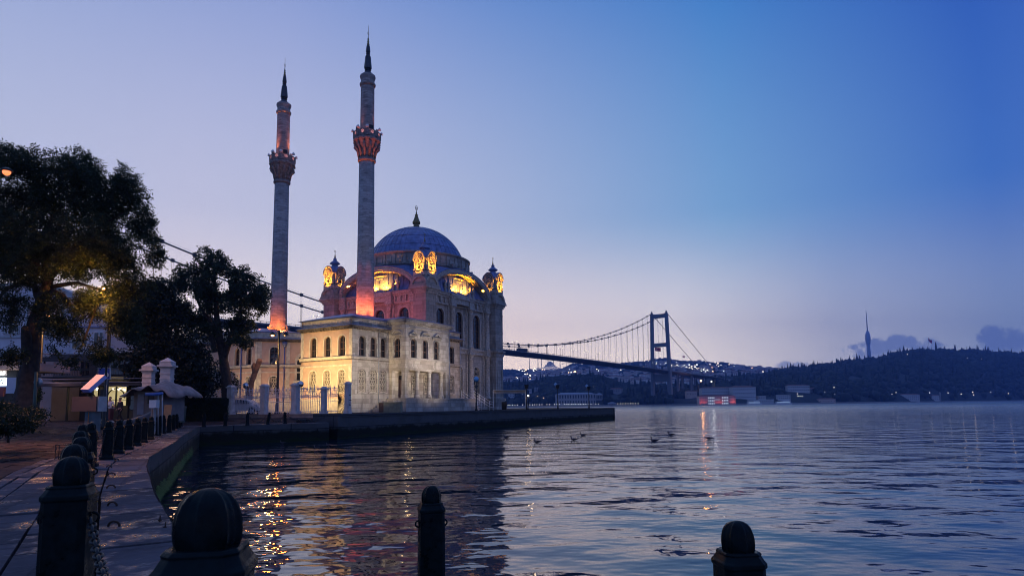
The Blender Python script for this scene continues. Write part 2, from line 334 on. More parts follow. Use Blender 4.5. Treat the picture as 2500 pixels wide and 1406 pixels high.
def lay(mb, A_, B_, lanes, gap, zf, m=0):
    # individual paving slabs between two polylines
    A_ = [Vector(p) for p in A_]; B_ = [Vector(p) for p in B_]; ln_ = [0]
    for i in range(len(A_)-1): ln_.append(ln_[-1]+((A_[i+1]-A_[i]).length+(B_[i+1]-B_[i]).length)/2)
    def at_(s, q):
        i = min(max(0, int(np.searchsorted(ln_, s))-1), len(A_)-2); f = (s-ln_[i])/(ln_[i+1]-ln_[i]); a_, b_ = A_[i].lerp(A_[i+1], f), B_[i].lerp(B_[i+1], f); return a_.lerp(b_, q)
    r_ = random.Random(5)
    for (q0, q1, l0, l1) in lanes:
        s = 0.
        while s < ln_[-1]-.05:
            l = r_.uniform(l0, l1); e = min(s+l, ln_[-1]); k_ = [t_ for t_ in ln_ if s+.02 < t_ < e-.02]; ss = [s+gap*.5]+k_+[e-gap*.5]; W_ = (at_(s, q1)-at_(s, q0)).length; gq = gap*.5/max(W_, .05)*(q1-q0)
            dz = r_.uniform(-.010, .009); dt = r_.uniform(-.004, .004); j = [r_.uniform(-.006, .006) for _ in range(4)]
            top = []; 
            for (a_, i_) in zip(ss, range(len(ss))):
                p0, p1 = at_(a_, q0+gq), at_(a_, q1-gq); top.append((p0, p1))
            vs = []
            for p0, p1 in top: vs += [(p0.x+j[0], p0.y+j[1], zf(q0)+dz), (p1.x+j[2], p1.y+j[3], zf(q1)+dz+dt)]
            nn_ = len(vs); vs += [(x, y, z-.045) for x, y, z in vs]; fs = [(2*i, 2*i+1, 2*i+3, 2*i+2) for i in range(len(top)-1)]
            loop = [2*i for i in range(len(top))]+[2*i+1 for i in reversed(range(len(top)))]
            fs += [(loop[i], loop[(i+1) % nn_], nn_+loop[(i+1) % nn_], nn_+loop[i]) for i in range(nn_)]
            mb.add(vs, fs, m); s = e
mb = MB(); n = len(EDGE)
vs = []; fs = []
for k in range(n):
    (ax, ay), (bx, by), (cx_, cy_), (dx, dy) = EDGE[k], INN[k], MIDL[k], FARL[k]
    vs += [(ax, ay, -1.5), (ax, ay, 1.3), (bx, by, 1.3)]
for k in range(n-1):
    a = 3*k; c_ = 3*k+3; fs += [(a, a+1, c_+1, c_), ]
mb.add(vs, fs, 1); mb.add([(x, y, z-(.05 if z > 1 else 0)) for x, y, z in vs], [(3*k+1, 3*k+2, 3*k+5, 3*k+4) for k in range(n-1)], 2)
lay(mb, EDGE, INN, [(0, .30, .7, 1.3), (.30, .56, .9, 1.5), (.56, .80, .8, 1.6), (.80, .90, .9, 1.5), (.90, 1.0, .5, .9)], .028, lambda q: 1.3)
tag(mb.build('quay', [M_['rim'], M_['qwall'], M_['joint']]), 'worn wet stone slabs along the edge of the basin', 'quay', kind='structure')
mb = MB(); vs = []; fs = []; K = 8
for k in range(n):
    (bx, by), (cx_, cy_), (dx, dy) = INN[k], MIDL[k], FARL[k]
    for j in range(K+1):
        q = j/K; s3 = q*q*(3-2*q); vs.append((bx+(cx_-bx)*q, by+(cy_-by)*q, 1.3+.32*s3-.035))
    vs.append((dx, dy, 1.585))
for k in range(n-1):
    for j in range(K+1):
        a = k*(K+2)+j; c_ = a+K+2; fs.append((a, a+1, c_+1, c_))
mb.add(vs, fs, 1)
lay(mb, INN, MIDL, [(i/22, (i+1)/22, .7, 1.4) for i in range(22)], .022, lambda q: 1.3+.32*q*q*(3-2*q))
lay(mb, MIDL, FARL, [(i/60, (i+1)/60, 1.5, 3) for i in range(60)], .014, lambda q: 1.62)
tag(mb.build('plaza', [M_['plaza'], M_['joint']]), 'dim brown stone paving of the waterfront square', 'plaza', kind='structure')
# low broken ledge the three seaward bollards stand on
mb = MB(); mb.ext([(-2.74, 5.5, -1), (-.35, 5.62, -1), (1.75, 3.5, -1), (3.3, .6, -1), (2.8, -2.9, -1), (1.25, -.8, -1), (.04, 1.12, -1), (-.86, 2.57, -1), (-1.81, 4.07, -1)], (0, 0, 1.84)); mb.build('ledge', M_['qwall'])
bpy.data.objects['ledge']['kind'] = 'structure'
def gz(x, y):
    # ground height on quay/plaza
    best = min(range(n-1), key=lambda k: (Vector(INN[k])-Vector((x, y))).length)
    e, m_ = Vector(INN[best]), Vector(MIDL[best]); L_ = (m_-e).length; q = (Vector((x, y))-e).dot((m_-e)/L_)/L_
    q = min(1, max(0, q)); return 1.3+.32*q*q*(3-2*q)
# mosque terrace (z 1.9)
mb = MB(); mb.ext([(-13.9, 50.9, -1.5), (16.6, 109, -1.5), (8, 150, -1.5), (-70, 220, -1.5), (-130, 140, -1.5), (-95, 90, -1.5), (-45, 66.8, -1.5), (-30, 60.1, -1.5), (-14.2, 52.9, -1.5)], (0, 0, 3.4))
tag(mb.build('terrace', M_['plaza']), 'paved terrace the mosque stands on', 'terrace', kind='structure')
mb = MB(); A_, B_ = Vector((-13.9, 50.8, 0)), Vector((16.75, 109.1, 0)); u_ = (B_-A_).normalized(); ang = math.atan2(u_.y, u_.x); Lw = (B_-A_).length
mb.box(0, -.35, -1.5, Lw, -.003, 1.72, 0)
k = 0.
while k < Lw:
    l = random.uniform(1.9, 3.4); e = min(k+l, Lw); mb.box(k+.008, -.42-random.uniform(0, .03), 1.722, e-.008, .25, 1.93+random.uniform(0, .015), 0); k = e
mb.box(-.35, -.42, -1.5, -.002, 2.2, 1.96, 0); mb.box(Lw+.002, -.42, -1.5, Lw+.5, 6, 1.90, 0)
eo = mb.build('embankment_wall', M_['qwall'], loc=A_, rz=ang); tag(eo, 'long dark stone embankment wall with algae at the waterline in front of the mosque', 'embankment wall')
# algae fringe on the near basin wall
am = plain('green_algae', (.07, .15, .025), .8, 0, .5, 3); mb = MB(); vs = []; fs = []
segs = [((-7.3, 12.9), (-8.6, 15.3), 900), ((-8.6, 15.3), (-11.2, 21.2), 2600), ((-11.2, 21.2), (-14.6, 28.6), 2200), ((-14.6, 28.6), (-17.4, 35), 1200)]
for (p, q, cnt) in segs:
    p = np.array(p); q = np.array(q); dv = (q-p)/np.linalg.norm(q-p); nv = np.array([dv[1], -dv[0]])
    if nv[0] < 0: nv = -nv
    for i in range(cnt):
        s = rng.random(); c0 = p+(q-p)*s; hz = .02+.5*rng.random()**1.3*(.75+.5*noise.noise(Vector((c0[0]*1.3, c0[1]*1.3, 0)))); l = rng.uniform(.08, .22); wd = rng.uniform(.012, .03); o = rng.uniform(.01, .13)
        x, y = c0+nv*.004; x2, y2 = c0+nv*o+dv*rng.uniform(-.08, .08)
        k = len(vs); vs += [(x-dv[0]*wd, y-dv[1]*wd, hz), (x+dv[0]*wd, y+dv[1]*wd, hz), (x2, y2, max(.0, hz-l+.08))]; fs.append((k, k+1, k+2))
mb.add(vs, fs); tag(mb.build('algae', am, fix=False), 'green algae hanging on the basin wall above the waterline', 'algae', kind='stuff')
# ---------------------------------------------------------------- building helpers
def arch_pts(w, zb, zt, rise, n=10, cx=0.):
    p = [(cx-w/2, zb)]
    for i in range(n+1):
        a = PI-PI*i/n; p.append((cx+w/2*math.cos(a), zt-rise+rise*math.sin(a)))
    return p+[(cx+w/2, zb)]
def facade(b, L_, z0, z1, ops, d=.3, m=0, n=10):
    cols = {}
    for o in ops: cols.setdefault(round(o[0], 3), []).append(o)
    x = 0.
    def q(x0, x1, a, c):
        if x1-x0 > 1e-4 and c-a > 1e-4: b.add([(x0, 0, a), (x1, 0, a), (x1, 0, c), (x0, 0, c)], [(0, 1, 2, 3)], m)
    for cx in sorted(cols):
        wm_ = max(o[1] for o in cols[cx]); xl, xr = cx-wm_/2, cx+wm_/2
        q(x, xl, z0, z1); x = xr; cur = z0
        for (c_, w_, zb, zt, rise) in sorted(cols[cx], key=lambda o: o[2]):
            q(xl, xr, cur, zb); cur = zt
            if w_ < wm_: q(xl, cx-w_/2, zb, zt); q(cx+w_/2, xr, zb, zt)
            ap = arch_pts(w_, zb, zt, rise, n, cx)
            for i in range(1, len(ap)-2):
                (xa, za), (xb, zb_) = ap[i], ap[i+1]
                b.add([(xa, 0, za), (xb, 0, zb_), (xb, 0, zt), (xa, 0, zt)], [(0, 1, 2, 3)], m)
            for i in range(len(ap)-1):
                (xa, za), (xb, zb_) = ap[i], ap[i+1]; b.add([(xa, 0, za), (xb, 0, zb_), (xb, d, zb_), (xa, d, za)], [(3, 2, 1, 0)], m)
            b.add([(xl, 0, zb), (xr, 0, zb), (xr, d, zb), (xl, d, zb)], [(0, 1, 2, 3)], m)
        q(xl, xr, cur, z1)
    q(x, L_, z0, z1)
WC = {}
def arch_ring(b, w, zb, zt, rise, tk, y0, y1, m=0, foot=True, n=10):
    a = arch_pts(w+2*tk, zb, zt+tk, rise+tk, n); c = arch_pts(w, zb, zt, rise, n); b.band(a, c, y0, y1, m)
def win_mesh(key, w, h, rise, style, mats):
    if key in WC: return WC[key]
    fr = MB(); arch_ring(fr, w-.12, 0.04, h-.06, max(rise-.06, .02), .07, .20, .28)
    fr.box(-w/2, .19, 0, w/2, .29, .09)
    if style == 'sash':
        fr.box(-.025, .215, .09, .025, .265, h-.06)
        for q in (.34, .66): fr.box(-w/2+.06, .21, h*q, w/2-.06, .27, h*q+(.07 if q < .5 else .05))
    elif style == 'tall':
        for q in (-.2, .2): fr.box(w*q-.025, .215, .09, w*q+.025, .265, h-rise*.5)
        for q in np.arange(.9, h-.3, .9): fr.box(-w/2+.05, .22, q, w/2-.05, .26, q+.05)
    pn = MB(); ap = arch_pts(w, 0, h, rise); pn.add([(x, .285, z) for x, z in ap], [tuple(range(len(ap)))])
    su = MB()
    if style == 'lattice':
        fr = MB(); arch_ring(fr, w-.10, 0.05, h-.05, max(rise-.05, .02), .06, .06, .14); fr.box(-w/2, .06, 0, w/2, .14, .08)
        r = .022; y = .10
        def ln(p, q): fr.tube([(p[0], y, p[1]), (q[0], y, q[1])], r, 4, 0, False, False)
        def ci(cx, cz, rr, sx=1, sz=1): fr.torus((cx, y, cz), rr, r, 'Y', 12, 4, 0, sx, sz)
        H = h-.1; W2 = w/2-.07
        for s in (-1, 1):
            ln((s*W2*.55, .1), (s*W2*.55, H*.3)); ln((s*W2*.55, H*.7), (s*W2*.5, H-.1)); ci(s*W2*.62, H*.5, W2*.36, 1, 1.3)
            for q in (.12, .24, .36, .64, .76, .86): ci(s*W2*.74, H*q, W2*.2)
            for q in (.06, .30, .70, .9): ln((s*W2, H*q), (0, H*q+.14)); ln((s*W2, H*q+.2), (0, H*q-.1))
        for q, rr in ((.5, .42), (.5, .22), (.28, .25), (.72, .25), (.14, .2), (.87, .2), (.39, .14), (.61, .14)): ci(0, H*q, W2*rr, 1, 1.25)
        ln((0, .05), (0, H*.4)); ln((0, H*.6), (0, H-.05))
    arch_ring(su, w, -.02, h, rise, .13 if w < 1.3 else .22, -.06, .004)
    su.box(-w/2-.2, -.11, -.14, w/2+.2, .003, -.022)
    res = []
    for bld, nm, mt in ((fr, 'window', mats[0]), (pn, 'pane', mats[1]), (su, 'surround', mats[2])):
        o = bld.build(nm, mt); res.append(o.data); bpy.data.objects.remove(o)
    WC[key] = res; return res
def window(parent, x, y, z, rz, key, w, h, rise, style, mats, name='window', label=None):
    d = win_mesh(key, w, h, rise, style, mats)
    o = bpy.data.objects.new(name, d[0]); COL.objects.link(o); o.parent = parent; o.location = (x, y, z); o.rotation_euler = (0, 0, rz)
    for nm, me in (('pane', d[1]), ('surround', d[2])):
        c = bpy.data.objects.new(nm, me); COL.objects.link(c); c.parent = o
    if label: o['label'] = label
    return o
GZ = 1.9
# ---------------------------------------------------------------- mosque prayer hall
ANG = R(58.99); S = 17.67; a = S/2
Np = Vector((-12.107, 88.0, GZ)); ux = Vector((math.cos(ANG), math.sin(ANG), 0)); vx = Vector((-ux.y, ux.x, 0))
MC = Np+ux*a+vx*a
mq = thing('mosque', 'square baroque stone mosque with a blue lead dome and four glowing corner turrets', 'mosque', MC, ANG)
def rot_pt(k, x, y): c, s = math.cos(-k*PI/2), math.sin(-k*PI/2); return (x*c-y*s, x*s+y*c)
def onface(mb, k, x=0, y=0, z=0): X_, Y_ = rot_pt(k, x, y); mb.at(X_, Y_, z, -k*PI/2); return mb
st, cv = M_['stone'], M_['carved']
wallb = MB(); bx = 4.65; Lf = S-2.2
for k in range(4):
    onface(wallb, k, -Lf/2, -a+.5)
    ops = []
    for c in (-bx, 0, bx): ops += [(Lf/2+c, 1.7, 1.8, 6.6, .85), (Lf/2+c, 1.85, 9.5, 14.75, .92)]
    facade(wallb, Lf, 0, 17.1, ops, .45, 0)
    onface(wallb, k)
    wallb.box(-Lf/2, -a+.15, 0, Lf/2, -a+.49, 1.45); wallb.box(-Lf/2, -a+.05, 1.45, Lf/2, -a+.49, 1.62)
wallb.at(); wallb.build('wall', st, mq)
for k in range(4):
    eb = MB(); onface(eb, k)
    # mid and upper entablatures, breaking forward over the columns
    for (z0, z1, p) in ((8.45, 8.75, .28), (8.75, 9.05, .2), (9.05, 9.32, .42), (15.35, 15.6, .28), (15.6, 16.45, .16), (16.45, 16.75, .38), (16.75, 17.08, .6)):
        eb.box(-Lf/2, -a+.5-p, z0, Lf/2, -a+.502, z1)
        for cx in (-6.95, -2.32, 2.32, 6.95):
            eb.box(cx-.55-p*.25, -a-.22-p*.5, z0-.003, cx+.55+p*.25, -a+.497, z1+.004)
    for cx in np.arange(-Lf/2+.7, Lf/2-.5, 1.03):
        eb.box(cx-.12, -a+.05, 15.65, cx+.12, -a+.36, 16.44)
        eb.box(cx-.3, -a+.30, 15.75, cx+.3, -a+.345, 16.3) if int(cx*7) % 2 else None
    # centre bay swells forward
    pts = [(2.2*math.cos(PI+PI*i/12), -a+.3+.75*math.sin(PI+PI*i/12)) for i in range(13)]
    for (z0, z1, g) in ((15.7, 16.45, 0), (16.45, 17.09, .18)):
        eb.ext([(x*(1+g*.3), y-(g if y < -a+.25 else 0), z0) for x, y in pts], (0, 0, z1-z0), 0)
    eb.build('entablature', cv, mq)
    for cx in (-6.95, -2.32, 2.32, 6.95):
        pb = MB(); onface(pb, k)
        for (z0, z1, r) in ((1.62, 8.44, .40), (9.33, 15.34, .37)):
            pb.box(cx-.62, -a+.28, z0, cx+.62, -a+.498, z1)
            H = z1-z0; pr = [(r*1.35, 0), (r*1.35, .18), (r*1.15, .24), (r*1.2, .36), (r*1.0, .42), (r*.98, H*.5), (r*.88, H-.85), (r*1.0, H-.82), (r*.9, H-.76), (r*1.0, H-.5), (r*1.35, H-.12), (r*1.45, H-.1), (r*1.45, H)]
            pb.lathe(pr, (cx, -a-.05, z0), 14)
            for j in range(14):
                an = 2*PI*j/14+.1; pb.tube([(cx+math.cos(an)*r*.97, -a-.05+math.sin(an)*r*.97, z0+.5), (cx+math.cos(an)*r*.87, -a-.05+math.sin(an)*r*.87, z1-.9)], .028, 4, 0, True, False)
        pb.build('column', cv, mq)
    # windows
    for c in (-bx, 0, bx):
        X_, Y_ = rot_pt(k, c, -a+.5)
        window(mq, X_, Y_, 9.5, -k*PI/2, 'mu', 1.85, 5.25, .92, 'tall', (M_['wood'], M_['glass'], cv))
        window(mq, X_, Y_, 1.8, -k*PI/2, 'ml', 1.7, 4.8, .85, 'lattice', (M_['lattice'], M_['deep'], cv), 'lattice_window')
    # great arch
    ab = MB(); onface(ab, k)
    def ell(A, Bz, n=28, z0=17.08): return [(A*math.cos(PI-PI*i/n), z0+Bz*math.sin(PI-PI*i/n)) for i in range(n+1)]
    ab.band(ell(7.75, 3.92), ell(7.0, 3.2), -a-.38, -a+.35, 0, False, False)
    ab.band(ell(7.45, 3.62), ell(7.22, 3.4), -a-.46, -a-.375, 0)
    ab.band(ell(7.0, 3.2), ell(6.9, 3.1), -a+.351, -a+2.3, 1)
    for i in range(1, 28, 2):      # coffers on the soffit
        x, z = ell(6.88, 3.08)[i]; ab.cb(x, -a+1.25, z-.16, .34, .9, .1, 1)
    back = ell(6.95, 3.12); ab.add([(x, -a+2.2, z) for x, z in back], [tuple(range(len(back)))], 1)
    for cx in np.arange(-5.7, 5.8, .95):
        hh = 3.1*math.sqrt(max(0, 1-(cx/6.9)**2))
        if abs(cx) > 2.6 and hh > .8: ab.box(cx-.28, -a+2.1, 17.3, cx+.28, -a+2.197, 17.08+hh-.4, 1)
    ab.box(-7.1, -a-.25, 17.085, 7.1, -a+2.2, 17.12, 1)
    ab.build('great_arch', [cv, cv], mq)
    nb = MB(); onface(nb, k)       # convex aedicule inside the arch
    def bulge(A, D, z0, z1, m=0): nb.ext([(A*math.cos(PI+PI*i/14), -a+2.2+D*math.sin(PI+PI*i/14), z0) for i in range(15)], (0, 0, z1-z0), m)
    bulge(2.25, 1.75, 17.12, 17.5); bulge(2.1, 1.6, 17.5, 19.2); bulge(2.3, 1.85, 19.2, 19.36); bulge(2.15, 1.65, 19.36, 19.62); bulge(2.5, 2.05, 19.62, 19.8)
    for i in range(15):
        an = PI+PI*(i+.5)/15; nb.cb(2.13*math.cos(an), -a+2.2+1.63*math.sin(an), 17.55, .14, .14, 1.6)
    for s in (-1, 0, 1):
        an = PI*1.5+s*.75; X1, Y1 = 2.12*math.cos(an), -a+2.2+1.66*math.sin(an)
        M0 = nb.M.copy(); nb.M = M0 @ Matrix.Translation((X1, Y1, 18.35)) @ Matrix.Rotation(an+PI/2, 4, 'Z')
        nb.torus((0, -.04, 0), .44, .08, 'Y', 18, 6, 0, 1, 1.3); nb.torus((0, -.05, 0), .27, .05, 'Y', 14, 6, 0, 1, 1.3); nb.ball((0, -.02, 0), .14); nb.M = M0
    for s in (-1, 1):
        for r_ in (2.75, 3.6):
            nb.lathe([(.3, 0), (.3, .15), (.2, .2), (.2, .9), (.3, .98), (.3, 1.1), (.15, 1.2), (.24, 1.45), (.08, 1.8), (.0, 1.9)], (s*r_, -a+.35, 17.12), 10)
    nb.build('tympanum_niche', cv, mq)
    lb = MB(); onface(lb, k)
    lb.band(ell(7.86, 4.05), ell(7.76, 3.93), -a-.42, -a+5.2, 0, False, True)
    lb.build('arch_roof', M_['lead'], mq)
# piers with lanterns
def pier(cx, cy, lit=True):
    pb = MB(); pb.at(cx, cy)
    for (z0, z1, h) in ((0, 1.6, 1.28), (1.6, 1.8, 1.36), (1.8, 8.45, 1.1), (8.45, 8.75, 1.22), (8.75, 9.05, 1.16), (9.05, 9.35, 1.42), (9.35, 12.2, 1.1), (12.2, 12.36, 1.16), (12.36, 15.0, 1.1), (15.0, 15.16, 1.16), (15.16, 16.2, 1.1), (16.2, 16.5, 1.25), (16.5, 16.8, 1.42), (16.8, 17.1, 1.6), (17.1, 17.4, 1.5)):
        pb.cb(0, 0, z0, 2*h, 2*h, z1-z0)
    for k in range(4):
        M0 = Matrix.Translation((cx, cy, 0)) @ Matrix.Rotation(-k*PI/2, 4, 'Z'); pb.M = M0
        for (z0, z1) in ((2.4, 7.8), (9.8, 11.8), (12.7, 14.7), (15.3, 16.0)):
            fo = [(-.66, z0), (.66, z0), (.66, z1), (-.66, z1)]; fi = [(-.55, z0+.11), (.55, z0+.11), (.55, z1-.11), (-.55, z1-.11)]
            pb.band(fo, fi, -1.15, -1.098, 0, True)
            if z1-z0 > 1.5:
                for j in range(int((z1-z0-.4)/.45)):
                    pb.torus((0, -1.1, z0+.45+j*.45), .17, .035, 'Y', 8, 4)
        # curved pediment above the cornice
        pb.band([(1.42*math.cos(PI-PI*i/12), 17.4+1.28*math.sin(PI*i/12)) for i in range(13)], [(1.05*math.cos(PI-PI*i/12), 17.4+.9*math.sin(PI*i/12)) for i in range(13)], -1.42, -1.0)
        pb.add([(1.08*math.cos(PI-PI*i/12), -1.2, 17.4+.93*math.sin(PI*i/12)) for i in range(13)], [tuple(range(13))])
    pb.at(cx, cy); pb.cb(0, 0, 17.4, 2.3, 2.3, 1.25); pb.build('pier', M_['stone'], mq)
    ln = MB(); ln.at(cx, cy); ln.cb(0, 0, 18.64, 2.3, 2.3, .55); ln.cb(0, 0, 19.19, 1.7, 1.7, 2.2)
    for k in range(4):
        ln.M = Matrix.Translation((cx, cy, 0)) @ Matrix.Rotation(-k*PI/2, 4, 'Z')
        g = [(-.78, 19.19)]+[(.9*math.cos(PI-PI*i/14), 21.0+.98*math.sin(PI*i/14)) for i in range(15)]+[(.78, 19.19)]
        ln.ext([(x, -1.2, z) for x, z in g], (0, .42, 0)); ln.box(-.92, -1.32, 18.62, .92, -1.0, 19.18)
        ln.band(g[1:-1], [(x*.86, 21.0+(z-21.0)*.86) for x, z in g[1:-1]], -1.34, -1.2)
        ln.torus((0, -1.22, 20.95), .44, .085, 'Y', 18, 6, 0, 1, 1.3); ln.torus((0, -1.24, 20.95), .25, .06, 'Y', 14, 6, 0, 1, 1.3); ln.ball((0, -1.2, 20.95), .13); ln.torus((0, -1.215, 20.95), .345, .045, 'Y', 18, 4, 1, 1, 1.3); ln.torus((0, -1.21, 20.95), .56, .035, 'Y', 18, 4, 1, 1, 1.3); ln.box(-.86, -1.335, 19.22, .86, -1.2, 19.27, 1)  # near-black rings and strip paint the shade of deep carved grooves
        ln.torus((0, -1.24, 19.72), .33, .08, 'Y', 16, 6); ln.ext([(.22*math.cos(2*PI*i/12), -1.21, 19.72+.28*math.sin(2*PI*i/12)) for i in range(12)], (0, .012, 0), 1)
        for s in (-1, 1):
            ln.box(s*.96-.17, -1.3, 20.82, s*.96+.17, -.9, 21.0); ln.ball((s*.86, -1.18, 19.5), .2); ln.cb(s*.76, -1.22, 19.7, .18, .14, 1.1); ln.ball((s*.5, -1.23, 20.3), .11)
    lo = ln.build('turret', [cv, M_['dark']], mq)
    rb = MB(); rb.at(cx, cy)
    for k in range(4):
        rb.M = Matrix.Translation((cx, cy, 0)) @ Matrix.Rotation(-k*PI/2, 4, 'Z')
        rb.band([(1.04*math.cos(PI-PI*i/14), 21.0+1.14*math.sin(PI*i/14)) for i in range(15)], [(.91*math.cos(PI-PI*i/14), 21.0+1.0*math.sin(PI*i/14)) for i in range(15)], -1.42, 0, 0, False, True)
    rb.at(cx, cy); rb.cb(0, 0, 19.2, 1.8, 1.8, 2.4)
    rb.lathe([(.6, 21.7), (.55, 22.2), (.42, 22.45), (.75, 22.6), (.8, 22.7), (.55, 22.95), (.3, 23.15), (.24, 23.3), (.32, 23.38), (.1, 23.6)], (0, 0, 0), 16)
    ro = rb.build('turret_roof', M_['lead'], lo)
    fb = MB(); fb.at(cx, cy); fb.lathe([(.1, 23.55), (.16, 23.7), (.05, 23.85), (.12, 23.97), (.04, 24.1), (.03, 24.5)], (0, 0, 0), 8); fb.torus((0, 0, 24.65), .14, .03, 'Y', 12, 5)
    fb.build('finial', M_['gold'], lo)
    if lit:
        for k in range(4):
            X_, Y_ = rot_pt(k, 0, -1.42); bl = MB(); bl.ball((cx+X_, cy+Y_, 19.42), .07, 0, 8, 5); bl.build('bulb', M_['e_warm'], lo)
            X_, Y_ = rot_pt(k, 0, -1.75); lamp('SPOT', (cx+X_*1.1, cy+Y_*1.1, 19.0), 190, (1, .35, .02), 'turret_light', .08, (cx+X_*.4, cy+Y_*.4, 20.3), 125, .4, parent=mq)
            X_, Y_ = rot_pt(k, 0, -3.4); lamp('SPOT', (cx+X_, cy+Y_, 18.4), 2600, (1, .35, .02), 'turret_light', .1, (cx+X_*.3, cy+Y_*.3, 20.6), 46, .5, parent=mq)
for sx in (-1, 1):
    for sy in (-1, 1): pier(sx*a, sy*a)
# roof skirt, drum, dome
rb = MB(); nn = 64; vs = []; fs = []
prof = [(0, 17.1, 1.0), (.5, 19.0, .55), (.85, 20.6, .15), (1, 21.3, 0)]
for (q, z, sq) in prof:
    for i in range(nn):
        an = 2*PI*i/nn; c, s = math.cos(an), math.sin(an); m_ = max(abs(c), abs(s)); rs = 8.5/m_; rc = 8.35; r = rs*sq+rc*(1-sq); vs.append((c*r, s*r, z))
for j in range(3):
    for i in range(nn): fs.append((j*nn+i, j*nn+(i+1) % nn, (j+1)*nn+(i+1) % nn, (j+1)*nn+i))
rb.add(vs, fs, 0, True)
for i in range(0, 64):
    p = [Vector(vs[j*nn+i]) for j in range(4)]; rb.tube([q*1.002 for q in p], .045, 4, 0, False, False)
rb.build('roof', M_['lead'], mq)
db = MB(); db.lathe([(8.3, 21.1), (8.45, 21.25), (8.6, 21.35), (8.3, 21.45), (8.3, 22.95), (8.42, 23.05), (8.55, 23.15), (8.6, 23.3), (8.3, 23.4), (7.2, 23.7)], (0, 0, 0), 64, 0, False)
for i in range(32):
    an = 2*PI*(i+.5)/32; db.M = Matrix.Rotation(an, 4, 'Z'); db.box(8.2, -.2, 21.45, 8.5, .2, 22.84)
    db.M = Matrix.Rotation(an+PI/32, 4, 'Z'); db.box(8.2, -.42, 21.7, 8.36, .42, 22.5)
    if i % 2 == 0: db.lathe([(.16, 21.2), (.22, 21.3), (.12, 21.4), (.3, 21.8), (.26, 21.85), (0, 21.86)], (8.75, 0, 0), 6)
db.M = Matrix.Identity(4); db.build('drum', M_['stone'], mq)
dm = MB(); RD = 7.85; ZC = 21.1; pr = [(RD*math.cos(q), ZC+RD*math.sin(q)) for q in np.linspace(R(14), R(88.5), 20)]
dm.lathe(pr, (0, 0, 0), 64, 0, True, False)
for i in range(56):
    an = 2*PI*i/56; qs = np.linspace(R(14), R(84 if i % 2 else 74), 13)
    dm.tube([((RD+.01)*math.cos(q)*math.cos(an), (RD+.01)*math.cos(q)*math.sin(an), ZC+(RD+.01)*math.sin(q)) for q in qs], .04, 4, 0, True, False)
for q in (28, 42, 57): dm.lathe([((RD+.0)*math.cos(R(q)), ZC+RD*math.sin(R(q))), ((RD+.045)*math.cos(R(q+.15)), ZC+(RD+.045)*math.sin(R(q+.15))), (RD*math.cos(R(q+.5)), ZC+RD*math.sin(R(q+.5)))], (0, 0, 0), 64, 0, False, False)
dm.build('dome', M_['lead'], mq)
fb = MB(); z0 = 28.95
fb.lathe([(.9, z0-.12), (.85, z0+.05), (.7, z0+.16), (.45, z0+.25), (.5, z0+.5), (.36, z0+.6), (.55, z0+.95), (.5, z0+1.3), (.35, z0+1.75), (.2, z0+2.15), (.3, z0+2.22), (.1, z0+2.4), (.12, z0+2.6), (.05, z0+2.8), (.04, z0+3.1)], (0, 0, 0), 14)
for i in range(10):
    an = 2*PI*i/10; fb.ball((.52*math.cos(an), .52*math.sin(an), z0+.95), .13, 0, 6, 4, 2.2)
fb.torus((0, 0, z0+3.38), .30, .045, 'Y', 18, 5, 0, .85, 1.15); fb.torus((0, 0, z0+3.36), .13, .03, 'Y', 12, 5)
fb.build('dome_finial', M_['gold'], mq)
ARCHL = []
for k in range(4):
    for (x, y, z, e) in ((-1.1, -a-.25, 18.1, 620), (1.2, -a-.25, 18.1, 700), (2.9, -a+.35, 18.3, 300), (4.5, -a+.9, 18.0, 420), (-2.6, -a+.3, 18.2, 150), (0, -a-.9, 17.5, 20)):
        if y == -a-.9: continue
        X_, Y_ = rot_pt(k, x, y); X2, Y2 = rot_pt(k, x*.9, -a+2.2); lamp('SPOT', (X_, Y_, z), e*(1.5 if k < 2 else .7), (1, .36, .02), 'arch_light', .12, (X2, Y2, z+1.6), 155, .3, parent=mq)
    for x in (-1.5, 1.5):
        fl = MB(); onface(fl, k); fl.cb(x, -a+.12, 17.12, .28, .2, .3); fl.build('floodlight', M_['iron'], mq)
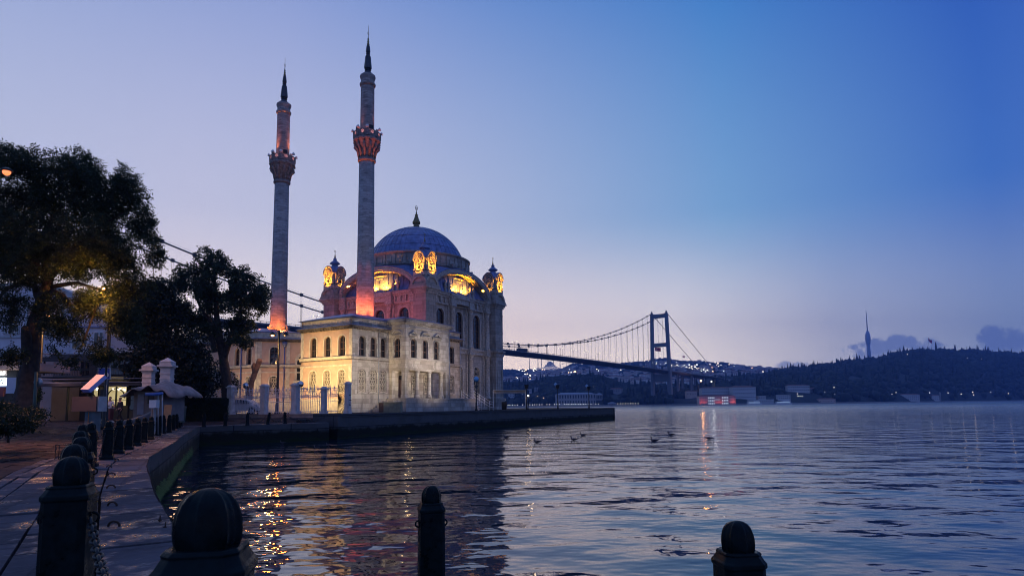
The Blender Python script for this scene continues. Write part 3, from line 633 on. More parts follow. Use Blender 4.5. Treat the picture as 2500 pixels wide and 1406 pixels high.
# ---------------------------------------------------------------- sultan's pavilion in front of the hall. Local x = u (depth), y = v (leftwards)
C0 = Vector((-16.6, 66.0, GZ))
pv = thing('pavilion', 'two-storey stone and pink stucco pavilion with arched windows joined to the mosque front', 'pavilion', C0, ANG)
ash, stu, tr = M_['ashlar'], M_['stucco'], M_['trim']
def side(mb, x, y, rz): mb.at(x, y, 0, rz); return mb
wins = {'u': (1.0, 2.15, .42), 'l': (1.0, 2.35, .42)}
def bands(mb, L_, m=1, top=10.0, cor=9.15, big=False):
    # string courses, cornice and parapet with panels; local frame of a wall of length L_
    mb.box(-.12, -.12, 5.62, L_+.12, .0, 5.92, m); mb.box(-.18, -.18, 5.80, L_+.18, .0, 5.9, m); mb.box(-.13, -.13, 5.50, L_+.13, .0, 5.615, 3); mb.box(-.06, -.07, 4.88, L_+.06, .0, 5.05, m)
    mb.box(-.1, -.1, 1.30, L_+.1, .0, 1.48, m); mb.box(-.05, -.06, 0, L_+.05, .0, 1.30, m)
    if big:
        mb.box(-.08, -.08, 9.0, L_+.08, .0, 9.2, m); mb.box(-.2, -.2, 9.75, L_+.2, .0, 9.95, m); mb.box(-.38, -.38, 9.95, L_+.38, .0, 10.2, m); mb.box(-.45, -.45, 10.2, L_+.45, .3, 10.28, 2)
    else:
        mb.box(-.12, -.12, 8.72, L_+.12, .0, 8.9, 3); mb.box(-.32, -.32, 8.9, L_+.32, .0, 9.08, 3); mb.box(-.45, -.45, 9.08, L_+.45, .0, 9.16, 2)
        mb.box(-.0, -.0, 9.16, L_, .3, top-.1, m); mb.box(-.08, -.08, top-.1, L_+.08, .36, top, 2)
        n_ = max(1, round(L_/2.1)); w_ = L_/n_
        for i in range(n_):
            xa, xb = i*w_+w_*.18, (i+1)*w_-w_*.18
            mb.band([(xa, 9.35), (xb, 9.35), (xb, 9.78), (xa, 9.78)], [(xa+.06, 9.41), (xb-.06, 9.41), (xb-.06, 9.72), (xa+.06, 9.72)], -.04, .001, m, True)
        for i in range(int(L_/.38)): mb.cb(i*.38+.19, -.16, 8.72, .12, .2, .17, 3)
M_['lat_back'] = plain('lattice_backing', (.13, .105, .08), .9, 0, .3, 4)
def storeywall(name, x, y, rz, L_, xs, wmat, corner=True, big=False, lower=True, z0=0., top=10.0, parent=None, lat=True):
    mb = side(MB(), x, y, rz)
    ops = [(c, 1.0, 5.95, 8.1, .42) for c in xs]+([(c, 1.0, 2.15, 4.5, .42) for c in xs] if lower else [])
    facade(mb, L_, z0, 8.9 if not big else 9.98, ops, .3, 0)
    if z0 > 1: pass
    mb.build(name, [wmat], parent or pv)
    tb = side(MB(), x, y, rz); bands(tb, L_, 0, top, big=big)
    if corner:
        for xa, xb in ((0, .42), (L_-.42, L_)):
            for z1, z2 in ((1.48, 4.88), (5.92, 8.72 if not big else 9.0)): tb.box(xa, -.05, z1, xb, .0, z2, 0)
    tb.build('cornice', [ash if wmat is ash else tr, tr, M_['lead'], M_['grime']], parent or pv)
    c, s = math.cos(rz), math.sin(rz)
    for q in xs:
        X_, Y_ = x+q*c, y+q*s
        window(pv, X_, Y_, 5.95, rz, 'pu'+wmat.name, 1.0, 2.15, .42, 'sash', (M_['wood'], M_['glass'], tr if wmat is stu else ash))
        if lower:
            window(pv, X_, Y_, 2.15, rz, 'pl'+wmat.name, 1.0, 2.35, .42, 'lattice', (M_['lattice'], M_['lat_back'], tr if wmat is stu else ash), 'lattice_window')
# left facade of right wing: faces -x; runs (0,7.7)->(0,0)
storeywall('wall', 0, 7.7, -PI/2, 7.7, [7.7-5.75, 7.7-3.6, 7.7-1.45], stu)
# right facade, first part: faces -y
storeywall('wall', 0, 0, 0, 5.6, [1.48, 3.15, 4.72], ash)
# porch: return wall faces -x at x=5.6 y 0..-2.4 (upper storey only), front y=-2.4 x 5.6..13.5
PX_, PL, PD = 5.6, 7.9, 2.4
def upper(name, x, y, rz, L_, xs, ped):
    mb = side(MB(), x, y, rz); facade(mb, L_, 4.7, 9.98, [(c, 1.0, 5.95, 8.1, .42) for c in xs], .3, 0); mb.box(0, .0, 4.66, L_, .34, 4.705); mb.build(name, ash, pv)
    tb = side(MB(), x, y, rz); tb.box(-.1, -.12, 5.62, L_+.1, .0, 5.92); tb.box(-.06, -.08, 4.66, L_+.06, .0, 4.95)
    tb.box(-.1, -.1, 9.2, L_+.1, .0, 9.36); tb.box(-.22, -.22, 9.72, L_+.22, .0, 9.9); tb.box(-.4, -.4, 9.9, L_+.4, .0, 10.15); tb.box(-.46, -.46, 10.15, L_+.46, .3, 10.22, 1)
    for xa in (0, L_-.4): tb.box(xa, -.06, 5.92, xa+.4, .0, 9.2)
    for i, c in enumerate(xs):
        kp = tb; tb = side(MB(), x, y, rz)
        if ped[i] == 't':
            o = [(c-.85, 8.5), (c, 8.98), (c+.85, 8.5)]; n_ = [(c-.66, 8.52), (c, 8.86), (c+.66, 8.52)]
        else:
            o = [(c+.85*math.cos(PI-PI*q/8), 8.5+.48*math.sin(PI*q/8)) for q in range(9)]; n_ = [(c+.7*math.cos(PI-PI*q/8), 8.52+.34*math.sin(PI*q/8)) for q in range(9)]
        tb.band(o, n_, -.2, .001); tb.box(c-.88, -.2, 8.38, c+.88, .001, 8.5); tb.box(c-.78, -.08, 8.2, c-.62, .001, 8.38); tb.box(c+.62, -.08, 8.2, c+.78, .001, 8.38); tb.build('pediment', ash, pv); tb = kp
    tb.build('cornice', [ash, M_['lead']], pv)
    cc, ss = math.cos(rz), math.sin(rz)
    for q in xs: window(pv, x+q*cc, y+q*ss, 5.95, rz, 'pu'+ash.name, 1.0, 2.15, .42, 'sash', (M_['wood'], M_['glass'], ash))
upper('porch_wall', PX_, 0, -PI/2, PD, [1.2], 'c')
upper('porch_wall', PX_, -PD, 0, PL, [1.36, 3.38, 5.5], 'tct')
mb = MB(); mb.box(PX_+PL-.3, -PD+.3, 4.7, PX_+PL, 0, 9.98); mb.build('porch_wall', ash, pv)
# porch lower storey: recessed wall, columns, platform
mb = MB(); mb.at(5.6, 0); facade(mb, 13.5, 0, 4.7, [(2.3, 1.3, 1.5, 4.1, .1), (4.5, 1.0, 2.15, 4.3, .42), (6.7, 1.0, 2.15, 4.3, .42), (11.7, 1.0, 2.15, 4.5, .42)], .3, 0); mb.build('wall', ash, pv)
for q, nm in ((4.5, 'l'), (6.7, 'l'), (11.7, 'l')): window(pv, 5.6+q, 0, 2.15, 0, 'pd', 1.0, 2.25, .42, 'lattice', (M_['lattice'], M_['deep'], ash), 'lattice_window')
mb = MB(); mb.box(7.25, .2, 1.5, 8.55, .28, 4.1); mb.box(7.28, .15, 1.5, 7.9, .2, 3.5, 1); mb.box(7.95, .15, 1.5, 8.52, .2, 3.5, 1); mb.box(7.25, .12, 3.5, 8.55, .2, 3.6, 1); mb.build('door', [M_['dark'], M_['wood']], pv)
mb = MB(); mb.box(PX_, -PD, 4.55, PX_+PL, 0, 4.655); mb.build('porch_ceiling', ash, pv)
for t_, sq in ((.28, 1), (2.35, 0), (4.5, 0), (6.75, 0), (7.6, 1)):
    mb = MB(); cx_, cy_ = PX_+t_, -PD+.3
    if sq: mb.cb(cx_, cy_, 1.5, .5, .5, 3.05); mb.cb(cx_, cy_, 1.5, .6, .6, .35); mb.cb(cx_, cy_, 4.3, .6, .6, .2)
    else: mb.lathe([(.36, 0), (.36, .25), (.28, .3), (.30, .4), (.25, .45), (.24, 1.6), (.21, 2.65), (.27, 2.7), (.24, 2.76), (.34, 2.92), (.34, 3.05)], (cx_, cy_, 1.5), 14)
    mb.build('porch_column', ash, pv)
mb = MB(); mb.cb(PX_+.28, -.25, 1.5, .5, .5, 3.05); mb.build('porch_column', ash, pv)
mb = MB(); mb.box(5.2, -2.85, 0, 18.6, -.07, 1.36); mb.box(5.1, -2.95, 1.36, 18.7, -.07, 1.5); mb.box(2.6, -2.4, 0, 5.19, -.5, .5); mb.box(3.2, -2.3, .5, 5.19, -.6, .9); mb.box(3.9, -2.2, .9, 5.19, -.7, 1.25)
for i in range(4): mb.box(18.71+i*.32, -2.4, 0, 18.71+(i+1)*.32, -.2, 1.2-i*.3)
mb.build('porch_steps', ash, pv)
# end section beyond the porch
mb = MB(); mb.at(13.5, 0); facade(mb, 5.6, 4.7, 8.9, [(3.8, 1.0, 5.95, 8.1, .42)], .3, 0); mb.build('wall', ash, pv)
window(pv, 17.3, 0, 5.95, 0, 'pu'+ash.name, 1.0, 2.15, .42, 'sash', (M_['wood'], M_['glass'], ash))
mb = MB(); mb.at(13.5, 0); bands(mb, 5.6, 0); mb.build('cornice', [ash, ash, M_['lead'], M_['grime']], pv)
mb = MB(); mb.at(5.6, 0, 0); mb.box(0, .001, 4.7, 7.9, .3, 9.5); mb.box(-.01, .3, 0, .3, 1, 4.7); mb.build('wall', ash, pv)
mb = MB(); mb.box(19.1-.3, .001, 0, 19.1, 9, 9.9); mb.box(0, 7.4, 0, 8, 7.7, 9.9, 1); mb.build('wall', [ash, stu], pv)
# downpipes
for (x, y) in ((19.0, -.12), (13.45, -2.52), (3.9, -.1)):
    mb = MB(); mb.tube([(x, y, .1), (x, y, 9.0)], .045, 6); mb.cb(x, y, 9.0, .2, .2, .25); mb.build('downpipe', M_['galv'], pv)
# centre and left wing: K corner local (2.8,18.7)
storeywall('wall', 2.8, 35, -PI/2, 16.3, [16.3-1.6, 16.3-3.9, 16.3-6.2, 4.0, 6.5], stu)
dl = math.hypot(6.2, 5.2); dang = math.atan2(-5.2, 6.2)
mb = side(MB(), 2.8, 18.7, dang)
facade(mb, dl, 0, 8.9, [(1.9, 1.0, 5.95, 8.1, .42), (1.9, 1.0, 2.15, 4.5, .42), (5.9, 2.6, 0.2, 3.6, .1), (5.9, 2.6, 4.0, 7.4, 1.3)], .4, 0); mb.build('wall', stu, pv)
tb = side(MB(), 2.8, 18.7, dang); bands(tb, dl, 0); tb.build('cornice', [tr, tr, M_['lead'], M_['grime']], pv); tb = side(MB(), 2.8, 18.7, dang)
arch_pts_ = arch_pts(2.6, 4.0, 7.4, 1.3, 12, 5.9); tb.band([(5.9+(x-5.9)*1.2, z+(.26 if z > 4.1 else 0)) for x, z in arch_pts_], arch_pts_, -.12, .001); tb.box(4.2, -.2, 3.62, 7.6, .0, 3.98); tb.build('arch_surround', tr, pv); tb = side(MB(), 2.8, 18.7, dang); tb.torus((5.9, -.06, 8.15), .34, .06, 'Y', 16, 5); tb.build('roundel', tr, pv); tb = side(MB(), 2.8, 18.7, dang)
for xa in (.0, 3.3): tb.box(xa, -.05, 1.48, xa+.45, 0, 8.72); tb.build('pilaster', tr, pv); tb = side(MB(), 2.8, 18.7, dang)
cc, ss = math.cos(dang), math.sin(dang)
window(pv, 2.8+1.9*cc, 18.7+1.9*ss, 5.95, dang, 'pu'+stu.name, 1.0, 2.15, .42, 'sash', (M_['wood'], M_['glass'], tr))
window(pv, 2.8+1.9*cc, 18.7+1.9*ss, 2.15, dang, 'pld', 1.0, 2.35, .42, 'lattice', (M_['lattice'], M_['deep'], tr), 'lattice_window')
mb = side(MB(), 2.8, 18.7, dang); mb.box(4.6, .38, 0, 7.2, .42, 7.4); mb.box(5.85, .33, 4.1, 5.95, .38, 7.4, 1); mb.box(4.6, .33, 5.6, 7.2, .38, 5.72, 1); mb.box(4.7, .33, .2, 5.85, .38, 3.4, 1); mb.box(5.95, .33, .2, 7.1, .38, 3.4, 1); mb.build('entrance', [M_['deep'], M_['wood']], pv)
mb = MB(); mb.box(9.0, 7.7, 0, 9.3, 13.6, 9.0); mb.box(9.0, 7.7, 9.0, 9.3, 13.6, 9.95, 1); mb.box(2.8, 34.7, 0, 19, 35, 9.0); mb.build('wall', [stu, tr], pv)
for (x, y) in ((2.72, 21.6), ): 
    mb = MB(); mb.tube([(x-.1, y, .1), (x-.1, y, 8.2)], .07, 6); mb.lathe([(.09, 0), (.3, .5), (.36, .7)], (x-.1, y, 8.0), 8); mb.build('downpipe', M_['lead'], pv)
x_, y_ = 2.8+3.1*cc+.1*ss, 18.7+3.1*ss-.1*cc
mb = MB(); mb.tube([(x_, y_, .1), (x_, y_, 8.2)], .07, 6); mb.lathe([(.09, 0), (.3, .5), (.36, .7)], (x_, y_, 8.0), 8); mb.build('downpipe', M_['lead'], pv)
# lead roofs, hipped and low
rb = MB()
def hip(x0, y0, x1, y1, z, h, ins): rb.add([(x0, y0, z), (x1, y0, z), (x1, y1, z), (x0, y1, z), (x0+ins, y0+ins, z+h), (x1-ins, y0+ins, z+h), (x1-ins, y1-ins, z+h), (x0+ins, y1-ins, z+h)], [(0, 1, 5, 4), (1, 2, 6, 5), (2, 3, 7, 6), (3, 0, 4, 7), (4, 5, 6, 7)])
hip(-.3, -.3, 19.3, 8.0, 9.99, .85, 3.0); hip(5.3, -2.7, 13.8, 3.9, 10.225, .62, 2.6); hip(2.5, 18.4, 19.2, 35.3, 9.98, .85, 3)
hip(8.7, 7.9, 19.2, 18.6, 9.93, .8, 3)
rb.add([(2.9, 18.7, 9.95), (9.0, 13.5, 9.95), (9.0, 18.7, 9.95)], [(0, 1, 2)])
rb.build('roof', M_['lead'], pv)

# ---------------------------------------------------------------- minarets
M_['e_orange2'] = emit('gallery_glow', (1, .26, .06), .7)
def minaret(dn, px, label, lit_base):
    X_ = xat(px, dn, 700); base = thing('minaret', label, 'minaret', (X_, dn, GZ), ANG, 'twin minarets of the mosque')
    z = lambda v: (v if v < 15 else zat(892, 992-(v-2.4)*19.5, 80))-GZ
    sh = MB(); sh.lathe([(1.0, z(1.92)), (1.13, z(13.4)), (1.11, z(14.4)), (.97, z(32.9))], (0, 0, 0), 16, 0, True)
    sh.lathe([(.90, z(36.2)), (.87, z(42.6))], (0, 0, 0), 16, 0, True, False); sh.build('shaft', M_['minaret'], base)
    if lit_base:
        pb = MB()
        for i, (r, z0, z1) in enumerate(((2.1, 11.3, 12.0), (1.95, 12.0, 12.35), (1.6, 12.35, 12.7), (1.45, 12.7, 12.95), (1.62, 12.95, 13.15), (1.35, 13.15, 13.4), (1.5, 13.4, 13.55), (1.22, 13.55, 13.9))):
            pb.lathe([(r, z(z0)), (r, z(z1))], (0, 0, 0), 16, 0, False)
        pb.build('base', M_['carved'], base)
    bal = MB()
    bal.lathe([(.97, z(32.85)), (1.14, z(32.95)), (1.16, z(33.15)), (1.0, z(33.3)), (1.02, z(33.9)), (1.1, z(34.4)), (1.3, z(34.7)), (1.45, z(35.0)), (1.55, z(35.3)), (1.75, z(35.45)), (1.72, z(35.6)), (1.62, z(35.7)), (1.6, z(35.75))], (0, 0, 0), 24, 0, True)
    for i in range(12):
        an = 2*PI*i/12; bal.M = Matrix.Rotation(an, 4, 'Z')
        bal.tube([(1.04, 0, z(33.4)), (1.2, 0, z(34.3)), (1.62, 0, z(34.75)), (1.45, 0, z(35.05))], [.12, .16, .17, .1], 5); bal.ball((1.66, 0, z(35.35)), .17, 0, 6, 4)
        bal.M = Matrix.Rotation(an+PI/12, 4, 'Z'); bal.ext([(1.02+.08*0, .14*math.cos(2*PI*j/8), z(33.75)+.3*math.sin(2*PI*j/8)) for j in range(8)], (.12, 0, 0))
    bal.M = Matrix.Identity(4); bal.build('balcony', M_['carved_dark'], base)
    par = MB()
    for i in range(8):
        an = 2*PI*(i+.5)/8; par.M = Matrix.Rotation(an, 4, 'Z')
        # parapet slab, slightly scalloped top; rosette holes are glowing discs imitating gallery light
        hw = .62; holes = [(0, z(36.25), .065)]+[(.17*math.cos(PI/3*j+PI/6), z(36.25)+.17*math.sin(PI/3*j+PI/6), .06) for j in range(6)]
        top_ = [(hw*math.cos(PI-PI*j/8)*.97, z(36.42)+.14*math.sin(PI*j/8)) for j in range(9)]
        par.ext([(1.60, -hw, z(35.76))]+[(1.60, x, zz_) for x, zz_ in top_]+[(1.60, hw, z(35.76))], (-.1, 0, 0))
        for (hx, hz, hr) in holes: par.ext([(1.605, hx+hr*math.cos(2*PI*j/8), hz+hr*math.sin(2*PI*j/8)) for j in range(8)], (-.003, 0, 0), 1)
        par.torus((1.61, 0, z(36.25)), .34, .035, 'X', 16, 4)
        par.M = Matrix.Rotation(an+PI/8, 4, 'Z'); par.cb(1.68, 0, z(35.72), .2, .22, .84); par.ball((1.68, 0, z(36.62)), .1, 0, 6, 4)
    par.M = Matrix.Identity(4); par.build('parapet', [M_['carved_dark'], M_['e_orange2']], base)
    cap = MB()
    cap.lathe([(.87, z(42.3)), (1.02, z(42.45)), (1.04, z(42.65)), (.88, z(42.8)), (.88, z(43.2)), (.98, z(43.35)), (1.02, z(43.55)), (.98, z(43.7))], (0, 0, 0), 16)
    cap.build('cap_ring', M_['minaret'], base)
    sp_ = MB(); sp_.lathe([(r_, z(v_)) for r_, v_ in [(.98, 43.6), (.85, 43.8), (.6, 44.0), (.42, 44.15), (.36, 44.3), (.46, 44.4), (.34, 44.5), (.48, 44.62), (.50, 44.75), (.36, 46.15), (.28, 46.25), (.22, 46.35), (.3, 46.5), (.2, 46.6), (.31, 46.72), (.22, 47.45), (.12, 47.6)]], (0, 0, 0), 8, 0, False)
    sp_.build('spire', M_['spire'], base)
    fb = MB(); fb.lathe([(r_, z(v_)) for r_, v_ in [(.12, 47.5), (.2, 47.7), (.08, 47.85), (.17, 48.0), (.07, 48.15), (.13, 48.3), (.04, 48.5), (.03, 48.8), (.02, 50.0)]], (0, 0, 0), 8); fb.torus((0, 0, z(49.0)), .15, .03, 'Y', 12, 4); fb.build('finial', M_['gold'], base)
    # loudspeakers and floodlights on the gallery
    for i, an in enumerate((-2.95, -2.0, -1.35, -.35, .4, 1.6)):
        hb = MB(); hb.M = Matrix.Rotation(an-ANG, 4, 'Z'); hb.tube([(1.3, 0, z(36.5)), (1.55, 0, z(36.65)), (1.95, 0, z(36.75))], [.06, .08, .22], 10); hb.build('loudspeaker', M_['white'], base)
    for an in (-2.4, -1.0, 1.0):
        hb = MB(); hb.M = Matrix.Rotation(an-ANG, 4, 'Z'); hb.box(1.35, -.26, z(36.6), 1.5, .26, z(37.1)); hb.build('floodlight', M_['iron'], base)
    for an in (-2.2, -1.1, 0, 1.2, 2.4):
        lamp('POINT', (1.35*math.cos(an-ANG), 1.35*math.sin(an-ANG), z(36.6)), 9 if lit_base else 4, (1, .24, .07), 'gallery_light', .08, parent=base); lamp('SPOT', (1.42*math.cos(an-ANG), 1.42*math.sin(an-ANG), z(36.7)), 950 if lit_base else 110, (1, .24, .07), 'gallery_light', .08, (.7*math.cos(an-ANG), .7*math.sin(an-ANG), z(40.5)), 50, 1., parent=base)
    for i in range(4):
        an = PI/4+i*PI/2-ANG-.3; tgt = base.matrix_world
    return base
M_['e_orange2'] = emit('gallery_glow', (1, .26, .06), .7)
mn = minaret(80, 892, 'nearer and taller-looking slender stone minaret rising behind the pavilion roof', False)
mf = minaret(87.6, 682, 'farther slender stone minaret with an orange-lit stepped base left of the pavilion', True)
bpy.context.view_layer.update()
# lights that the place has: red uplights at the minaret feet and roofs, warm floods on the pavilion
def up(base, r, z, e, col, ang, da=(-150, -90, -30, 60, 180), ht=22, spot=50):
    for d in da:
        an = R(d); l = Vector((base.location.x+r*math.cos(an), base.location.y+r*math.sin(an), z))
        lamp('SPOT', l, e, col, 'uplight', .15, (base.location.x, base.location.y, z+ht), spot, .9)
RED = (1, .16, .05)
up(mf, 2.6, 12.2, 7000, RED, 0, ht=7, spot=75); up(mf, 3.2, 12.6, 21000, RED, 0, da=(-120, -60), ht=26, spot=30)
up(mn, 2.3, 12.8, 3000, RED, 0, ht=7, spot=75); up(mn, 3.2, 12.8, 8000, RED, 0, da=(-120, -60), ht=26, spot=30)
for d in (-130, -60): lamp('POINT', (mf.location.x+2.7*math.cos(R(d)), mf.location.y+2.7*math.sin(R(d)), 13.4), 420, (1, .22, .03), 'uplight', .2)
# pink wash on the left face of the hall, from the pavilion roof
def P(u_, v_, z): return C0+ux*u_+vx*v_+Vector((0, 0, z))
for v_, e in ((9.5, 5200), (15, 4200), (20, 2600), (24, 1800)):
    lamp('SPOT', P(14.5, v_, 10.9), e*.19, (1, .17, .15), 'facade_wash', .4, P(21.5, v_+.5, 15.5), 110, .9)
for v_ in (9, 13, 18, 23):
    mb = MB(); q = P(14.5, v_, 10.55); mb.cb(0, 0, 0, .5, .3, .45, 0, .05, .1); fl_ = mb.build('floodlight', M_['iron'], loc=q, rz=ANG)
    tag(fl_, 'small black floodlight on the pavilion roof aimed at the hall', 'floodlight', 'floodlights on the pavilion roof')
WARM = (1, .66, .26)
lamp('SPOT', P(-9.5, -.5, 1.2), 9500, (1, .70, .31), 'facade_flood', .25, P(0, 3.0, 4.2), 62, 1.)
lamp('SPOT', P(-7.5, 6.0, .5), 2600, WARM, 'facade_flood', .25, P(0, 5.0, 4), 90, 1.)
lamp('SPOT', P(0.5, -7.6, 3.2), 2400, (1, .82, .64), 'facade_flood', .3, P(2.5, 0, 5), 95, 1.)
lamp('SPOT', P(9.5, -8.8, 3.4), 2700, (1, .82, .66), 'facade_flood', .3, P(9.5, -2.4, 5.5), 95, 1.)
lamp('SPOT', P(19, -9, 3.2), 1500, (1, .70, .5), 'facade_flood', .3, P(20, 2, 6), 90, 1.)
lamp('SPOT', P(30, -3, 1.5), 1100, (1, .72, .6), 'facade_flood', .5, P(30, 7.4, 8), 100, 1.)
lamp('POINT', P(7.6, -1.2, 3.6), 18, WARM, 'porch_light', .1); lamp('POINT', P(11.5, -1.2, 4.2), 8, WARM, 'porch_light', .1)
lamp('SPOT', P(-3.0, 19.5, .5), 1300, (1, .66, .35), 'facade_flood', .25, P(2.8, 20.5, 3), 110, 1.)
lamp('SPOT', P(1.0, 13.5, .5), 900, (1, .62, .33), 'facade_flood', .25, P(6, 16.0, 4), 110, 1.)
# ---------------------------------------------------------------- far shore: terrain
def interp(tab, x): return float(np.interp(x, [p[0] for p in tab], [p[1] for p in tab]))
SKA = [(1000, 925), (1225, 940), (1300, 936), (1340, 926), (1370, 922), (1430, 921), (1480, 926), (1530, 944), (1600, 946), (1650, 944), (1690, 946), (1735, 938), (1760, 924), (1800, 922), (1850, 920), (1880, 912), (1900, 905), (1930, 901), (1960, 898), (2000, 892), (2050, 888), (2100, 881), (2150, 875), (2180, 867), (2200, 861), (2250, 855), (2300, 853), (2350, 856), (2400, 857), (2450, 859), (2500, 863), (2700, 870), (2900, 875)]
SKB = [(1000, 915), (1225, 906), (1250, 904), (1290, 903), (1320, 904), (1372, 901), (1390, 893), (1410, 889), (1440, 889), (1520, 889), (1560, 884), (1600, 880), (1620, 877), (1650, 880), (1700, 882), (1750, 887), (1800, 891), (1850, 896), (1890, 899), (1930, 902), (2000, 897), (2100, 886), (2200, 872), (2300, 866), (2500, 875), (2900, 885)]
YSA = [(1000, 1150), (1225, 1130), (1450, 1090), (1618, 1070), (1750, 990), (1900, 1040), (2100, 1180), (2300, 1450), (2500, 1750), (2900, 2100)]
YRA = [(1000, 1550), (1500, 1500), (1700, 1450), (1760, 1600), (1900, 1900), (2100, 2000), (2500, 2500), (2900, 2800)]
YRB = [(1000, 3500), (1700, 3500), (1900, 3700), (2121, 4550), (2900, 4600)]
def hA(px, Y):
    s, r = interp(YSA, px), interp(YRA, px); zr = zat(px, interp(SKA, px)+3, r); q = (Y-s)/(r-s)
    if q <= 1: z = 1.2+(zr-1.2)*max(0, q)**.8
    else: z = zr*(1-.35*min(1, (q-1)*1.2))
    return z+4*noise.noise(Vector((px*.03, Y*.01, 0)))*min(1, max(0, q)*3)
def hB(px, Y):
    s, r = interp(YSA, px)+150, interp(YRB, px); zr = zat(px, interp(SKB, px)+1.5, r); q = (Y-s)/(r-s)
    if q <= 1: z = -14+(zr+14)*max(0, q)**.85
    else: z = zr-(q-1)*60
    return z+7*noise.noise(Vector((px*.02, Y*.004, 3)))*min(1, max(0, q)*2)
hm = plain('far_hill_ground', (.016, .022, .015), .95, 0, .4, .02)
def terrain(name, hf, y0f, y1f, K, lbl):
    mb = MB(); vs = []; fs = []; PX = list(range(1000, 2901, 12))
    for px in PX:
        for j in range(K+1):
            Y = y0f(px)+(y1f(px)-y0f(px))*j/K; vs.append((xat(px, Y), Y, hf(px, Y) if j else -3))
    for i in range(len(PX)-1):
        for j in range(K): a_ = i*(K+1)+j; fs.append((a_, a_+K+1, a_+K+2, a_+1))
    mb.add(vs, fs, 0, True); tag(mb.build(name, hm), lbl, 'hill', kind='structure')
terrain('near_hill', hA, lambda p: interp(YSA, p)-2, lambda p: interp(YRA, p)+500, 26, 'dark wooded hill rising from the far shore')
terrain('far_hill', hB, lambda p: interp(YSA, p)+150, lambda p: interp(YRB, p)+400, 40, 'hazy blue hillside covered with houses behind the bridge')
def drop(px, py, hf, y0, y1, st=12.):
    Y = y0
    while Y < y1:
        if zat(px, py, Y) <= hf(px, Y): return Vector((xat(px, Y), Y, hf(px, Y)))
        Y += st
    return None
# tree canopy: lumpy clumps over the terrain, one mass
ico = bmesh.new(); bmesh.ops.create_icosphere(ico, subdivisions=2, radius=1); IV = np.array([v.co[:] for v in ico.verts]); IF = np.array([[v.index for v in f.verts] for f in ico.faces]); ico.free()
def canopy(name, items, mt, label, cat='woodland', kind='stuff'):
    V = []; Fc = []; o = 0
    for (x, y, z, r, hgt) in items:
        jit = 1+.38*(rng.random(len(IV))-.5)*2
        v = IV*jit[:, None]*np.array([r*rng.uniform(.8, 1.2), r*rng.uniform(.8, 1.2), hgt])
        if hgt > r*1.6: v[:, :2] *= (1.1-.9*(IV[:, 2:3]*.5+.5))
        V.append(v+np.array([x, y, z+hgt*.35])); Fc.append(IF+o); o += len(IV)
    V = np.concatenate(V); Fc = np.concatenate(Fc); me = bpy.data.meshes.new(name); me.vertices.add(len(V)); me.vertices.foreach_set('co', V.ravel())
    me.loops.add(len(Fc)*3); me.loops.foreach_set('vertex_index', Fc.ravel().astype(np.int32)); me.polygons.add(len(Fc)); me.polygons.foreach_set('loop_start', np.arange(0, len(Fc)*3, 3, dtype=np.int32)); me.update(calc_edges=True)
    me.materials.append(mt); ob = bpy.data.objects.new(name, me); COL.objects.link(ob); return tag(ob, label, cat, kind=kind)
CLR = [(1916, 2006, 1060, 1200), (2066, 2112, 1370, 1505), (2193, 2252, 1270, 1372), (2193, 2233, 1480, 1625), (2270, 2302, 1300, 1450), (2153, 2177, 1360, 1455), (1822, 2044, 900, 1100), (1486, 1524, 1140, 1255), (1375, 1395, 1220, 1335), (1301, 1324, 1200, 1305), (1283, 1301, 1180, 1295), (1237, 1259, 1120, 1225), (1350, 1476, 1050, 1165), (1674, 1704, 1040, 1135), (2269, 2288, 1640, 1755), (1700, 1850, 900, 1110)]
cm = plain('far_canopy', (.017, .025, .016), .95, 0, .55, .05)
it = []
for i in range(5200):
    px = rng.uniform(1200, 2560); s, r = interp(YSA, px), interp(YRA, px); q = rng.random()**.85; Y = s+8+(r-s)*q*1.02
    if 1640 < px < 1800 and Y < 1150: continue
    if any(a_ <= px <= b_ and c_ <= Y <= d_ for a_, b_, c_, d_ in CLR): continue
    k = rng.uniform(4.5, 9.5)*(1 if px < 2000 else 1.15)
    con = rng.random() < .12
    it.append((xat(px, Y), Y, hA(px, Y), k*(.55 if con else 1), k*(1.9 if con else .85)))
for px in np.arange(1740, 2560, 3.2):
    px += rng.uniform(-2, 2); Y = interp(YRA, px)+rng.uniform(-40, 10); k = rng.uniform(3.5, 8); con = rng.random() < .22
    it.append((xat(px, Y), Y, hA(px, Y)-1, k*(.45 if con else 1.1), k*(1.8 if con else .8)))
canopy('woodland', it, cm, 'dark trees covering the nearer wooded hill on the far shore')
it = []
for i in range(1100):
    px = rng.uniform(1200, 1960); r = interp(YRB, px); Y = 1550+(r-1550)*rng.random()**.8; k = rng.uniform(6, 13); it.append((xat(px, Y), Y, hB(px, Y), k, k*.75))
for px in np.arange(1210, 1960, 4): Y = interp(YRB, px)+rng.uniform(-50, 0); k = rng.uniform(6, 14); it.append((xat(px, Y), Y, hB(px, Y)-2, k, k*.7))
canopy('woodland', it, cm, 'scattered trees between houses on the distant blue hillside')
